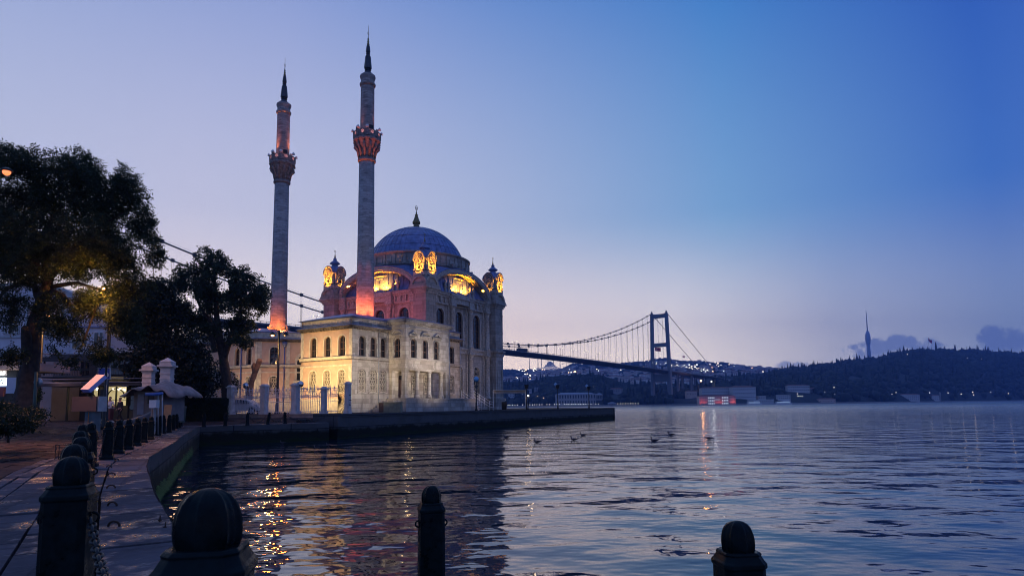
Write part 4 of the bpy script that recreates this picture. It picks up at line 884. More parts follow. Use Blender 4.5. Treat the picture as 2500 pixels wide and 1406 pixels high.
# houses on the far hill
hw_ = [plain('house_wall_a', (.62, .62, .62), .9, 0, .15, .3), plain('house_wall_b', (.50, .46, .42), .9, 0, .15, .3)]; hr_ = plain('house_roof', (.20, .10, .07), .9, 0, .2, .5)
def house_mesh(w_, d_, h_, wm_, flat):
    mb = MB(); mb.cb(0, 0, -6, w_, d_, 6+h_, 0)
    if flat: mb.cb(0, 0, h_, w_+.6, d_+.6, .5, 0); mb.cb(w_*.2, 0, h_+.5, 3, 3, 2.4, 0)
    else: mb.box(-w_/2-.5, -d_/2-.5, h_, w_/2+.5, d_/2+.5, h_+2.6, 1, w_*.3, d_*.46)
    for fl in range(int(h_//3)):
        for j in range(int(w_//3.2)):
            x = -w_/2+(j+.5)*w_/int(w_//3.2); mb.box(x-.55, -d_/2-.06, fl*3+1.0, x+.55, -d_/2+.1, fl*3+2.5, 2)
    o = mb.build('house', [wm_, hr_, M_['deep']]); me = o.data; bpy.data.objects.remove(o); return me
HM = [house_mesh(w_, d_, h_, hw_[i % 2], i % 3 == 0) for i, (w_, d_, h_) in enumerate([(14, 10, 6), (18, 12, 9), (12, 12, 12), (22, 12, 12), (30, 14, 9), (16, 14, 16), (11, 9, 5)])]
def hdens(px, py):
    if px < 1290 and py < 925: return .08
    if 1370 < px < 1560 and py < 905: return .25
    if py > 925 and 1330 < px < 1480: return .0
    return 1
cnt = 0; tries = 0; stuffb = []
while cnt < 210 and tries < 6000:
    tries += 1; px = rng.uniform(1226, 1925); top_ = interp(SKB, px)+5; bot = interp(SKA, px)-2
    if bot-top_ < 3: continue
    py = rng.uniform(top_, bot)
    if rng.random() > hdens(px, py): continue
    p = drop(px, py, hB, 1400, 3900, 25.)
    if p is None: continue
    o = bpy.data.objects.new('house', HM[int(rng.integers(len(HM)))]); COL.objects.link(o); o.location = p+Vector((0, 0, 1)); o.rotation_euler = (0, 0, rng.uniform(-.6, .6)); o.scale = (1.25, 1.1, 1.1)
    tag(o, 'small pale house among the crowded rows on the hazy blue hillside', 'house', 'houses crowded on the hazy blue hillside'); cnt += 1
mb = MB(); q_ = 0
while q_ < 900:
    px = rng.uniform(1226, 1925); top_ = interp(SKB, px)+5; bot = interp(SKA, px)-1
    if bot-top_ < 3: continue
    py = rng.uniform(top_, bot)
    if rng.random() > hdens(px, py): continue
    p = drop(px, py, hB, 1400, 3900, 25.); q_ += 1
    if p is None: continue
    mb.at(p.x, p.y, p.z, rng.uniform(-.6, .6)); w_ = rng.uniform(9, 24); h_ = rng.uniform(5, 12); mb.cb(0, 0, -5, w_, 10, 5+h_, int(rng.integers(2))); mb.box(-w_/2, -5.2, h_, w_/2, 5.2, h_+2, 2, w_*.2, 4)
tag(mb.build('distant_rooftops', [hw_[0], hw_[1], hr_], fix=False), 'crowded rooftops filling the hazy hillside between the houses', 'rooftops', kind='stuff')
# street lights dotted over the far slopes
def dot_mesh(r, mt): o = MB().ball((0, 0, 0), r, 0, 6, 4).build('x', mt); me = o.data; bpy.data.objects.remove(o); return me
M_['pin_w'] = emit('pin_white', (.95, .93, .85), 2.6); M_['pin_o'] = emit('pin_orange', (1, .55, .25), 4); M_['pin_p'] = emit('pin_pale', (1, .8, .55), 2.8)
D_ = {k: dot_mesh(1., M_[k]) for k in ('pin_w', 'pin_o', 'pin_p')}
M_['fpin_w'] = emit('far_pin_white', (.95, .93, .85), 4); M_['fpin_o'] = emit('far_pin_orange', (1, .55, .25), 5); M_['fpin_p'] = emit('far_pin_pale', (1, .8, .55), 4)
for k in ('fpin_w', 'fpin_o', 'fpin_p'): D_[k] = dot_mesh(1., M_[k])
def pin(p, r, k, label, cat='street light', group='tiny lights on the far hillside', h=11):
    o = bpy.data.objects.new('street_light', D_[k]); COL.objects.link(o); o.location = p+Vector((0, -3, h)); o.scale = (r, r, r); tag(o, label, cat, group)
PL_ = [(1268, 909), (1276, 911), (1281, 912), (1285, 909), (1291, 907), (1303, 908), (1306, 905), (1308, 907), (1312, 908), (1317, 906), (1326, 907), (1331, 908), (1301, 911), (1304, 911), (1306, 912), (1348, 909), (1363, 906), (1392, 909), (1391, 910), (1289, 919), (1279, 918), (1283, 920), (1285, 921), (1294, 924), (1296, 925), (1305, 920), (1303, 922), (1322, 919), (1339, 918), (1356, 918), (1374, 917), (1390, 916.5), (1406, 916.5), (1396, 917), (1242, 928), (1261, 929), (1264, 932), (1291, 930), (1295, 933), (1308, 924), (1244, 940), (1304, 926), (1331, 926), (1459, 908), (1463, 913), (1443, 921), (1518, 910), (1562, 913), (1575, 913), (1590, 913), (1643, 899), (1656, 899), (1671, 901), (1680, 903), (1692, 902), (1687, 905), (1675, 899), (1700, 903), (1704, 907), (1709, 907), (1715, 909), (1720, 909), (1721, 912), (1730, 911), (1726, 915), (1724, 907), (1743, 915), (1758, 901), (1764, 898), (1771, 913), (1737, 895), (1784, 895), (1796, 901), (1840, 905), (1863, 911), (1866, 915), (1881, 905), (1905, 906), (1757, 893), (1753, 897), (1750, 890), (1705, 897), (1693, 908), (1700, 899), (1686, 897), (1792, 918), (1870, 920), (1650, 905), (1715, 915), (1629, 892), (1575, 903), (1605, 894), (1655, 890)]
for i, (px, py) in enumerate(PL_):
    p = drop(px, py, hB, 1400, 3900, 25.)
    if p is None: continue
    pin(p, (1.8 if i % 3 else 2.4)*p.y/2500, 'fpin_w' if i % 4 in (0, 1) else ('fpin_o' if i % 7 == 3 else 'fpin_p'), 'tiny pinpoint street light on the hazy blue hillside')
for (px, py, r, k) in [(1405, 916, 4.5, 'pin_o'), (1741, 907, 5, 'pin_o'), (1840, 906, 5, 'pin_o'), (1881, 905, 5, 'pin_p')]:
    p = drop(px, py, hB, 1400, 3900, 25.)
    if p: pin(p, r, 'f'+k, 'tiny pinpoint street light on the hazy blue hillside')
# lights on the nearer wooded slope and along the far shore
for (px, py, k, r) in [(1311, 973, 'pin_o', .9), (1326, 978, 'pin_o', 1.3), (1427, 956, 'pin_p', 1.4), (1447, 950, 'pin_w', .8), (1572, 957, 'pin_w', 1.), (1633, 962, 'pin_p', .9), (1651, 961, 'pin_w', .8), (1655, 961, 'pin_w', .8), (1671, 961, 'pin_p', .9), (1604, 931, 'pin_p', 1.), (2026, 952, 'pin_w', 1.6), (2003, 964, 'pin_w', 1.2), (2027, 969, 'pin_w', 1.), (1948, 974, 'pin_w', 1.1), (1937, 968, 'pin_w', 1.2), (1938, 975, 'pin_w', 1.1), (1943, 975, 'pin_w', 1.), (1921, 949, 'pin_w', 1.), (2176, 964, 'pin_w', 1.4), (2166, 968, 'pin_w', 1.3), (2258, 964, 'pin_w', 1.8), (2303, 964, 'pin_w', 1.8), (2335, 967, 'pin_p', 2.), (2363, 962, 'pin_p', 2.2), (2407, 962, 'pin_p', 2.), (2353, 878, 'pin_w', 2.2), (2388, 880, 'pin_p', 2.), (2177, 869, 'pin_w', 1.6), (2207, 869, 'pin_p', 2.), (2012, 896, 'pin_w', 1.3), (2365, 969, 'pin_p', 2.), (2450, 965, 'pin_p', 2.), (1235, 992, 'pin_w', .7)]:
    p = drop(px, py+2, hA, interp(YSA, px), 2600, 10.)
    if p: pin(Vector((xat(px, p.y, py), p.y-14, max(zat(px, py, p.y-14)-6, 2.5))), r*.5, k, 'tiny bright lamp on the dark wooded far shore', group='tiny lamps on the wooded far shore')
px = 1228.
while px < 1562:
    Y = interp(YSA, px)-4
    if not 1466 < px < 1500: 
        p = Vector((xat(px, Y), Y, 3.2)); pin(p, .5, 'pin_w', 'small white lamp in the row along the far waterside wall', 'lamp', 'row of lamps on the far waterside wall', h=1.2)
    px += rng.choice([4.5, 6.2, 6.2, 6.2, 12])
mb = MB(); pl_ = [(px, interp(YSA, px)-5) for px in range(1150, 2601, 25)]
for (p0, Y0), (p1, Y1) in zip(pl_, pl_[1:]):
    x0, x1 = xat(p0, Y0), xat(p1, Y1); mb.add([(x0, Y0, -1), (x1, Y1, -1), (x1, Y1, 2.6), (x0, Y0, 2.6), (x1, Y1+6, 2.6), (x0, Y0+6, 2.6)], [(0, 1, 2, 3), (3, 2, 4, 5)])
tag(mb.build('far_quay', M_['foam']), 'low sea wall of the far shore', 'quay', kind='structure')

# ---------------------------------------------------------------- suspension bridge
TX, TY, BA = 264.1, 1135.1, R(235.425); ZD, ZC_, ZM = 58.3, 4.12, 71.8
bd = Vector((math.cos(BA), math.sin(BA), 0)); bn_ = Vector((-bd.y, bd.x, 0))
br_ = thing('suspension_bridge', 'long grey suspension bridge crossing the strait behind the mosque', 'bridge', (TX, TY, 0), BA)
steel = plain('bridge_steel', (.17, .18, .20), .7, 0, .12, .05); cab = plain('bridge_cable', (.05, .055, .065), .6, .2, .1, .1)
dz = lambda s: ZD+ZC_*(1-((s-537)/537)**2); czz = lambda s: ZM+(165-ZM)*((s-537)/537)**2
mb = MB(); ss_ = list(np.arange(-420, 1500, 20)); W = 16.5; secs = []
for s in ss_: z = dz(s) if s > 0 else dz(0)+s*.012; secs.append([(s, -W, z+2.2), (s, -W*.6, z), (s, W*.6, z), (s, W, z+2.2), (s, W, z+3.2), (s, -W, z+3.2)])
for i in range(len(secs)-1):
    A2, B2 = secs[i], secs[i+1]; mb.add(A2+B2, [(j, (j+1) % 6, 6+(j+1) % 6, 6+j) for j in range(6)])
mb.build('deck', steel, br_)
for sgn in (-1, 1):
    mb = MB()
    for i in range(len(ss_)-1):
        s0, s1 = ss_[i], ss_[i+1]; z0, z1 = secs[i][4][2], secs[i+1][4][2]
        mb.add([(s0, sgn*W, z0+1.3), (s1, sgn*W, z1+1.3), (s1, sgn*W, z1+1.0), (s0, sgn*W, z0+1.0)], [(0, 1, 2, 3)])
        for j in range(4): q = j/4; s = s0+(s1-s0)*q; z = z0+(z1-z0)*q; mb.box(s-.12, sgn*W-.1, z, s+.12, sgn*W+.1, z+1.3)
    mb.build('railing', cab, br_)
for s0 in (0, 1074):
    mb = MB(); 
    for sgn in (-1, 1):
        mb.box(s0-3.5, sgn*16.5-2.6, -2, s0+3.5, sgn*16.5+2.6, 165, 0, .6, 0) if False else mb.add([(s0-3.7, sgn*17-2.7, -2), (s0+3.7, sgn*17-2.7, -2), (s0+3.7, sgn*17+2.7, -2), (s0-3.7, sgn*17+2.7, -2), (s0-2.8, sgn*13.6-2.4, 164), (s0+2.8, sgn*13.6-2.4, 164), (s0+2.8, sgn*13.6+2.4, 164), (s0-2.8, sgn*13.6+2.4, 164)], [(0, 3, 2, 1), (4, 5, 6, 7), (0, 1, 5, 4), (1, 2, 6, 5), (2, 3, 7, 6), (3, 0, 4, 7)])
        mb.box(s0-2.2, sgn*13.6-1.6, 164.02, s0+2.2, sgn*13.6+1.6, 168.5, 0, 1.2, .9)
    for (z0, z1, y_) in ((156, 163, 11.5), (104, 111, 12.6), (42, 56, 13.9)): mb.box(s0-2.2, -y_, z0, s0+2.2, y_, z1)
    mb.build('tower', steel, br_)
for sgn in (-1, 1):
    mb = MB(); pts = [(-300, sgn*14, 57), (0, sgn*14, 165)]+[(s, sgn*14, czz(s)) for s in np.linspace(12, 1062, 71)]+[(1074, sgn*14, 165), (1374, sgn*14, 57)]
    mb.tube(pts, .55, 6); mb.tube([(p[0], p[1], p[2]+1.6) for p in pts[1:-1]], .07, 3)
    mb.build('main_cable', cab, br_)
hg = []
for sgn in (-1, 1):
    for i in range(1, 50):
        s = i*21.48; zt = czz(s); zb = dz(s)+3; mb = MB()
        for o2 in (-.5, .5): mb.tube([(s+o2, sgn*14, zb), (s+o2, sgn*14, zt)], .10, 4, 0, False, False)
        mb.box(s-1.0, sgn*14-.8, zt-.9, s+1.0, sgn*14+.8, zt+1.4); mb.build('hanger', cab, br_)
lampm = {}
pm = MB(); pm.tube([(0, 0, 0), (0, 0, 12.5)], .16, 5); pm.tube([(0, -3.2, 13.1), (0, -1.5, 12.6), (0, 0, 12.3), (0, 1.5, 12.6), (0, 3.2, 13.1)], .12, 4); po = pm.build('lamp_post', cab); lb = MB().ball((0, -3.3, 13.1), .42, 0, 6, 4).ball((0, 3.3, 13.1), .42, 0, 6, 4); lo_ = lb.build('lamp_head', M_['pin_w'], po)
po.parent = br_; first = True
for s in range(-260, 860, 36):
    z = (dz(s) if s > 0 else dz(0)+s*.012)+3.2
    if first: po.location = (s, 0, z); first = False
    else: copy_tree(po, loc=(s, 0, z), parent=br_)
for s, wd in ((-55, 12), (-62, 12), (-130, 12), (-138, 12), (-205, 12), (-275, 12)):
    for sgn in (-1, 1): mb = MB(); mb.cb(s, sgn*9, -5, 2.0, 2.4, 5+dz(0)+s*.012+.1); mb.build('approach_pier', steel, br_)
mb = MB(); mb.box(-430, -20, -5, -310, 20, 54.5); mb.build('abutment', M_['foam'], br_)
# flags
fr_ = plain('flag_red', (.55, .02, .025), .8, 0, .1, .5)
def flag(base, w_, h_, pole, rz, label, drp=.15):
    t_ = thing('flagpole', label, 'flag', base, rz); mb = MB(); mb.tube([(0, 0, -3), (0, 0, pole)], [pole*.012, pole*.005], 6); mb.build('pole', M_['galv'], t_)
    mb = MB(); nx, nz_ = 14, 6; vs = []; fs = []
    for i in range(nx+1):
        for j in range(nz_+1):
            u = i/nx; v = j/nz_; vs.append((u*w_*(1-.25*drp), .12*w_*math.sin(u*7+v)*u, pole-v*h_-u*w_*drp*(1+.3*math.sin(u*5))))
    for i in range(nx):
        for j in range(nz_): a_ = i*(nz_+1)+j; fs.append((a_, a_+nz_+1, a_+nz_+2, a_+1))
    mb.add(vs, fs, 0, True)
    for sd in (-1, 1):
        cxz = Vector((.36*w_, 0, -.5*h_-.36*w_*drp)); yo = .12*w_*math.sin(.36*7+.5)*.36+sd*.02*w_
        P_ = [(.25*h_*math.cos(t), .25*h_*math.sin(t)) for t in np.linspace(R(40), R(320), 16)]; Q_ = [(.0625*h_+.2*h_*math.cos(t), .2*h_*math.sin(t)) for t in np.linspace(R(50), R(310), 16)]
        for i in range(15): mb.add([(cxz.x+x, yo, pole+cxz.z+z) for x, z in (P_[i], P_[i+1], Q_[i+1], Q_[i])], [(0, 1, 2, 3)], 1)
        st_ = [(cxz.x+.3*h_+(.125 if i % 2 == 0 else .05)*h_*math.cos(PI+i*PI/5), yo, pole+cxz.z+(.125 if i % 2 == 0 else .05)*h_*math.sin(PI+i*PI/5)) for i in range(10)]; mb.add(st_, [tuple(range(10))], 1)
    mb.build('cloth', [fr_, M_['white']], t_); return t_
fb_ = Vector((TX, TY, 0))+bd*14
flag(Vector((xat(1604, 1118), 1118, dz(0)+3)), 10.5, 6.5, 41, 0, 'large red flag with white crescent hanging in the bridge tower portal')
p = Vector((xat(1671, 3400), 3400, hB(1671, 3400))); flag(p, 14, 9, 38, 0, 'small red flag on a pole on the hill right of the bridge tower')
p = Vector((xat(2279, 2300), 2300, hA(2279, 2300))); flag(p, 18, 11, 62, 0, 'tall flagpole with drooping red flag on the wooded hilltop', drp=.9)
# vehicle crossing the deck
tb_ = thing('truck', 'dark truck crossing the bridge deck near the mosque edge', 'truck', (TX, TY, 0), BA)
s = 462; zz2 = dz(s)+3.2; mb = MB(); mb.box(s-12, 9, zz2+.9, s+5, 12, zz2+4.4); mb.build('trailer', M_['iron'], tb_); mb = MB(); mb.box(s+5.4, 9.1, zz2+.7, s+8, 11.9, zz2+3.8, 0, .3, .1); mb.build('cab', M_['deep'], tb_)
for q in (-10, -8.5, 3, 7):
    for y_ in (9.2, 11.8): mb = MB(); mb.M = Matrix.Translation((s+q, y_, zz2+.52)) @ Matrix.Rotation(PI/2, 4, 'X'); mb.lathe([(.5, -.15), (.5, .15)], (0, 0, 0), 10); mb.build('wheel', M_['iron'], tb_)

# ---------------------------------------------------------------- broadcasting tower, hilltop mosque, crane
Y = 4500; bz = hB(2121, Y)-10; tv = thing('broadcast_tower', 'slender bulging broadcast tower with a long needle mast on the right skyline', 'tower', (xat(2122.5, Y, 880), Y, bz)); k = Y/FPX
yz = lambda py: zat(2121, py, Y)-bz
mb = MB(); mb.lathe([(3.8*k*.8, 0), (3.6*k, yz(878)), (4.3*k, yz(868)), (4.4*k, yz(862)), (3.8*k, yz(850)), (3.6*k, yz(845)), (5.2*k, yz(836)), (6.0*k, yz(829)), (5.9*k, yz(822)), (4.8*k, yz(815)), (2.6*k, yz(808))], (0, 0, 0), 24)
for py in np.arange(818, 872, 2.1): r = np.interp(py, [808, 815, 822, 829, 836, 845, 850, 862, 868, 878], [2.6, 4.8, 5.9, 6.0, 5.2, 3.6, 3.8, 4.4, 4.3, 3.6])*k; mb.lathe([(r*1.03, yz(py)), (r*1.03, yz(py)+1.3)], (0, 0, 0), 24, 0, False)
mb.build('shaft', plain('tower_cladding', (.42, .43, .45), .6, 0, .1, .01), tv)
mb = MB(); mb.lathe([(1.4*k, yz(808)), (1.1*k, yz(790)), (.7*k, yz(762)), (.3*k, yz(761)), (.2*k, yz(753))], (0, 0, 0), 10); mb.build('mast', steel, tv)
Y = 3400; k = Y/FPX; gx = xat(1343, Y, 890); gbz = zat(1343, 904, Y); hm_ = thing('hilltop_mosque', 'great domed mosque with tall minarets on the distant hilltop under the bridge deck', 'mosque', (gx, Y, gbz-6))
pale = plain('distant_stone', (.55, .53, .50), .8, 0, .1, .02); D2 = 6
mb = MB(); mb.box(-34*k, -8*k, -14, 26*k, 16*k, 5*k+D2); mb.box(-14*k, -8*k, 0, 16*k, 12*k, 9*k+D2, 0, k, k); mb.box(-10*k, -5*k, 0, 10*k, 9*k, 14*k+D2, 0, k, k)
for i in range(12): mb.ball(((-32+i*1.7)*k, -7*k, 5*k+D2), 1.1*k)
mb.build('prayer_hall', pale, hm_)
ld2 = plain('distant_lead', (.22, .24, .30), .6, 0, .1, .02)
for (x, y_, z, r) in ((0, 2, 14, 8.5), (-8.5, -1, 9.2, 5.), (8.5, -1, 9.2, 5.), (0, -4.5, 8.8, 6.2), (-14, -5, 6, 3.2), (15, -5, 6, 3.2), (-11.5, -6, 12, 1.2), (11.5, -6, 12, 1.2), (-20, -4, 4.6, 2.), (20, -4, 4.6, 2.)):
    mb = MB(); mb.lathe([(r*k*math.cos(q), z*k+D2+r*k*.92*math.sin(q)) for q in np.linspace(0, PI/2, 8)], (x*k, y_*k, 0), 20, 0, True, False); mb.build('dome', ld2, hm_)
for (px, tp) in ((1292.5, 871), (1313.5, 856), (1322, 856), (1338, 852), (1368, 866), (1352, 860)):
    x = (px-1343)*k; hh = (904-tp)*k+D2; mb = MB(); mb.lathe([(1.0*k, 0), (.8*k, hh*.3), (1.15*k, hh*.36), (1.15*k, hh*.38), (.7*k, hh*.4), (.7*k, hh*.58), (1.0*k, hh*.62), (.6*k, hh*.64), (.6*k, hh*.8), (0, hh)], (x, 0 if px < 1340 else 9*k, 0), 8); mb.build('minaret', steel, hm_)
for x in np.arange(-30, 24, 5.5): lamp('POINT', (gx+x*k, Y-16*k, gbz+14), 3500, (1, .85, .8), 'distant_flood', 2.)
cp = Vector((xat(1385, 3450), 3450, hB(1385, 3450))); k = cp.y/FPX
cr = thing('tower_crane', 'thin tower crane on the distant ridge right of the hilltop mosque', 'crane', cp); mb = MB(); mb.tube([(0, 0, -5), (0, 0, 14*k)], .35*k, 4); mb.build('mast', steel, cr); mb = MB(); mb.tube([(-9*k, 0, 11*k), (28*k, 0, 13*k)], .25*k, 4); mb.tube([(-9*k, 0, 11*k), (0, 0, 14*k), (18*k, 0, 12.5*k)], .1*k, 3); mb.cb(-9*k, 0, 9.8*k, 3*k, k, 1.2*k); mb.build('jib', steel, cr)

# ---------------------------------------------------------------- buildings on the far shore
wl_w = plain('villa_white', (.48, .48, .48), .8, 0, .1, .2); wl_c = plain('palace_stone', (.30, .30, .31), .8, 0, .12, .2); wl_r = plain('barracks_plaster', (.55, .42, .36), .8, 0, .1, .2); rf_d = plain('tile_roof', (.16, .08, .06), .9, 0, .2, .4)
def bldg(name, label, px0, px1, yt, yb, Y, cols, rows, wall, roof='hip', dep=14, rz=0, ww=1.2, wh=1.7, lit=None, cat='building', wmat=None, rmat=None):
    x0, x1 = xat(px0, Y, yb), xat(px1, Y, yb); w_ = x1-x0; zb = zat((px0+px1)/2, yb, Y); h_ = zat((px0+px1)/2, yt, Y)-zb
    t_ = thing(name, label, cat, ((x0+x1)/2, Y, zb), rz); mb = MB(); mb.cb(0, dep/2, -9, w_, dep, 9+h_); mb.cb(0, dep/2, h_-.5, w_+.8, dep+.8, .45)
    mb.build('wall', wall, t_)
    if roof == 'hip': mb = MB(); mb.box(-w_/2-.6, -.6, h_, w_/2+.6, dep+.6, h_+max(2.0, h_*.16), 0, dep*.42, dep*.46); mb.build('roof', rmat or rf_d, t_)
    pm_ = MB().cb(0, 0, 0, ww, .12, wh); po_ = pm_.build('window', wmat or M_['deep'], t_)
    first = True
    for r_ in range(rows):
        for c_ in range(cols):
            o = po_ if first else po_.copy()
            if not first: COL.objects.link(o); o.parent = t_
            o.location = (-w_/2+(c_+.5)*w_/cols, -.03, h_*(r_+.28)/rows); first = False
            if lit and lit(c_, r_): o.data = o.data.copy() if False else o.data; 
    return t_, w_, h_, zb
bldg('palace', 'long pale two-storey waterside palace on the far shore, seen above the jetty', 1358, 1455, 962, 989.5, 1108, 15, 2, wl_c, 'hip', 24, 0, 1.9, 5.5, cat='palace', rmat=ld2)
t_, w_, h_, zb = bldg('palace_wing', 'narrow recessed wing at the right end of the pale waterside palace', 1456, 1472, 963, 989, 1130, 4, 2, wl_c, 'hip', 12, 0, 1.6, 5, cat='palace', rmat=ld2)
t_, w_, h_, zb = bldg('red_building', 'waterfront building floodlit red with rows of glowing white windows', 1708, 1796, 966.5, 988, 975, 21, 3, wl_r, 'hip', 14, 0, 1.0, 1.6)
x0 = xat(1708, 975); x1 = xat(1796, 975); M_['win_lit2'] = emit('cabin_light', (.5, .7, .8), .35); M_['win_lit'] = emit('window_cold_light', (.75, .9, 1), 1.0)
for o in [o for o in t_.children if o.name.startswith('window')]:
    c_ = int((o.location.x+w_/2)/(w_/21)); 
    if c_ in (5, 6, 7, 8, 13, 14, 15, 16):
        if 'LW' not in M_: q = MB().cb(0, 0, 0, 1.15, .16, 1.5).build('x', M_['win_lit']); M_['LW'] = q.data; bpy.data.objects.remove(q)
        o.data = M_['LW']
for c_ in (0, 2.5, 10, 12, 18.5, 20.5): lamp('SPOT', (x0+(c_+.5)*w_/21, 975-4.5, zb+1.5), 900 if c_ not in (10, 12) else 700, (1, .12, .03), 'red_wash', .3, (x0+(c_+.5)*w_/21, 975, zb+6), 110, .8)
mb = MB(); mb.box(-4, -.4, h_*.55, 4, -.2, h_*.55+1.0); mb.build('lit_canopy', M_['win_lit2'], t_)
bldg('long_building', 'long pale three-storey building with red roof behind the red-lit one', 1714, 1790, 947, 966, 1085, 17, 3, wl_w, 'hip', 16)
bldg('long_building', 'taller pale corner block at the right end of the long red-roofed building', 1790, 1846, 945, 973, 1062, 12, 3, wl_w, 'hip', 18)
bldg('old_house', 'low pinkish house among trees just right of the bridge tower', 1676, 1702, 955, 965, 1130, 4, 1, wl_r, 'hip', 10)
bldg('hotel', 'white two-storey hotel with two rows of windows on the wooded slope', 1924, 1977, 941, 955, 1190, 10, 2, wl_w, 'hip', 12, 0, 1.6, 2)
bldg('pavilion_house', 'low extension among trees beside the white hillside hotel', 1978, 2000, 948, 956, 1205, 5, 1, wl_c, 'hip', 9)
t_, w_, h_, zb = bldg('turreted_villa', 'white hillside villa with a round corner turret', 2072, 2107, 940, 951, 1500, 6, 2, wl_w, 'hip', 12)
mb = MB(); mb.lathe([(3, -6), (3, h_+5), (3.4, h_+5), (3.4, h_+6), (3, h_+6.2), (1.6, h_+9), (0, h_+10)], (-w_/2, 0, 0), 12); mb.build('turret', wl_w, t_)
bldg('shore_villa', 'pale three-storey villa standing on the far shoreline', 2200, 2246, 963, 976.5, 1360, 9, 3, wl_w, 'hip', 12, wh=1.5)
t_, w_, h_, zb = bldg('shore_house', 'small white shore house with a slim round tower at its right', 2276, 2296, 965, 976, 1440, 4, 2, wl_w, 'hip', 9); mb = MB(); mb.lathe([(1.6, -3), (1.6, h_+5), (2, h_+5.3), (0, h_+8)], (w_/2, 0, 0), 10); mb.build('turret', wl_w, t_)
bldg('hillside_villa', 'white villa halfway up the slope above the shoreline villa', 2214, 2230, 943, 954, 1600, 4, 2, wl_w, 'hip', 9)
bldg('red_roof_house', 'house with broad red roof left of the white villa on the slope', 2196, 2212, 945, 953, 1620, 3, 1, wl_r, 'hip', 9)
bldg('white_shed', 'small blank white building among the shore trees', 2158, 2172, 952, 958.5, 1450, 2, 1, wl_w, 'flat', 8)
bldg('hilltop_house', 'small pale house below the right skyline under the flagpole', 2238, 2252, 864, 867, 2250, 3, 1, wl_w, 'hip', 9)
bldg('small_house', 'lone pale house in the dark woods at the right', 2273, 2284, 929, 934, 1750, 2, 1, wl_w, 'hip', 9)
bldg('ferry_terminal', 'low flat white terminal on the far shore behind the ferries', 1830, 1890, 974.5, 984, 1010, 12, 1, wl_w, 'flat', 9)
bldg('terrace_house', 'white stepped house above the flat terminal', 1900, 1930, 963, 974, 1075, 6, 2, wl_w, 'flat', 9)
bldg('terrace_house', 'low white house left of the stepped one above the terminal', 1852, 1870, 966, 974, 1070, 4, 1, wl_w, 'flat', 9)
bldg('boathouse', 'long low boathouse at the water right of the ferries', 2000, 2040, 974, 983, 1130, 6, 1, wl_r, 'hip', 9)
bldg('waterside_kiosk', 'tiny domed kiosk on the far waterside wall right of the palace', 1486, 1504, 984, 989.5, 1080, 3, 1, wl_c, 'hip', 10, rmat=ld2)
bldg('grove_house', 'pale house in the trees above the palace', 1490, 1520, 949, 957, 1250, 5, 2, wl_c, 'hip', 9)
bldg('grove_house', 'faint pale house in the grove left of the jetty lamp posts', 1378, 1392, 939, 949, 1330, 3, 3, wl_c, 'flat', 9)
bldg('grove_house', 'wide pale house in the grove just right of the canopy', 1304, 1321, 945, 955, 1300, 4, 3, wl_c, 'flat', 9)
bldg('grove_house', 'pale block partly behind the lit jetty lamp', 1286, 1298, 949, 957, 1290, 3, 2, wl_w, 'flat', 9)
bldg('grove_house', 'low bluish building beneath the canopy roof', 1240, 1256, 961, 969, 1220, 4, 2, wl_w, 'flat', 9)
def ferry(px0, px1, yb, Y, label):
    w_ = xat(px1, Y)-xat(px0, Y); t_ = thing('ferry', label, 'ferry', (xat((px0+px1)/2, Y), Y, 0), 0, None)
    mb = MB(); mb.ext([(-w_/2, -3.5, -.5), (w_/2-2, -3.5, -.5), (w_/2+1.5, 0, -.5), (w_/2-2, 3.5, -.5), (-w_/2, 3.5, -.5)], (0, 0, 2.6)); mb.build('hull', M_['white'], t_)
    mb = MB(); mb.cb(-.5, 0, 2.1, w_*.86, 5.6, 2.4, 0); mb.cb(-.5, 0, 4.5, w_*.9, 6.2, .3); mb.cb(w_*.18, 0, 4.8, w_*.3, 4, 2.0); mb.build('cabin', M_['white'], t_)
    mb = MB(); mb.cb(-.5, -2.84, 2.9, w_*.8, .1, 1.1); mb.build('window_band', M_['win_lit2'], t_); mb = MB(); mb.tube([(0, 0, 6.8), (0, 0, 10)], .12, 5); mb.build('mast', steel, t_)
ferry(1824, 1858, 986, 985, 'shorter white ferry moored at the far shore beside the terminal'); ferry(1893, 1932, 985, 1005, 'longer white ferry moored right of the shorter one')
lamp_o = [(1711, 929.5, 1180, 'pin_o', 3.0, 'orange flood lamp glowing under the right end of the bridge deck'), (1737, 931, 1180, 'pin_w', 2.6, 'white flood lamp under the right end of the bridge deck')]
for px, py, Y, k_, r, lbl in lamp_o:
    o = bpy.data.objects.new('flood_lamp', D_[k_]); COL.objects.link(o); o.location = (xat(px, Y, py), Y, zat(px, py, Y)); o.scale = (r*.6,)*3; tag(o, lbl, 'lamp'); lamp('POINT', (o.location.x, Y-6, o.location.z), 9000 if k_ == 'pin_o' else 3000, (1, .4, .12) if k_ == 'pin_o' else (1, 1, 1), 'far_glow', 1.5)
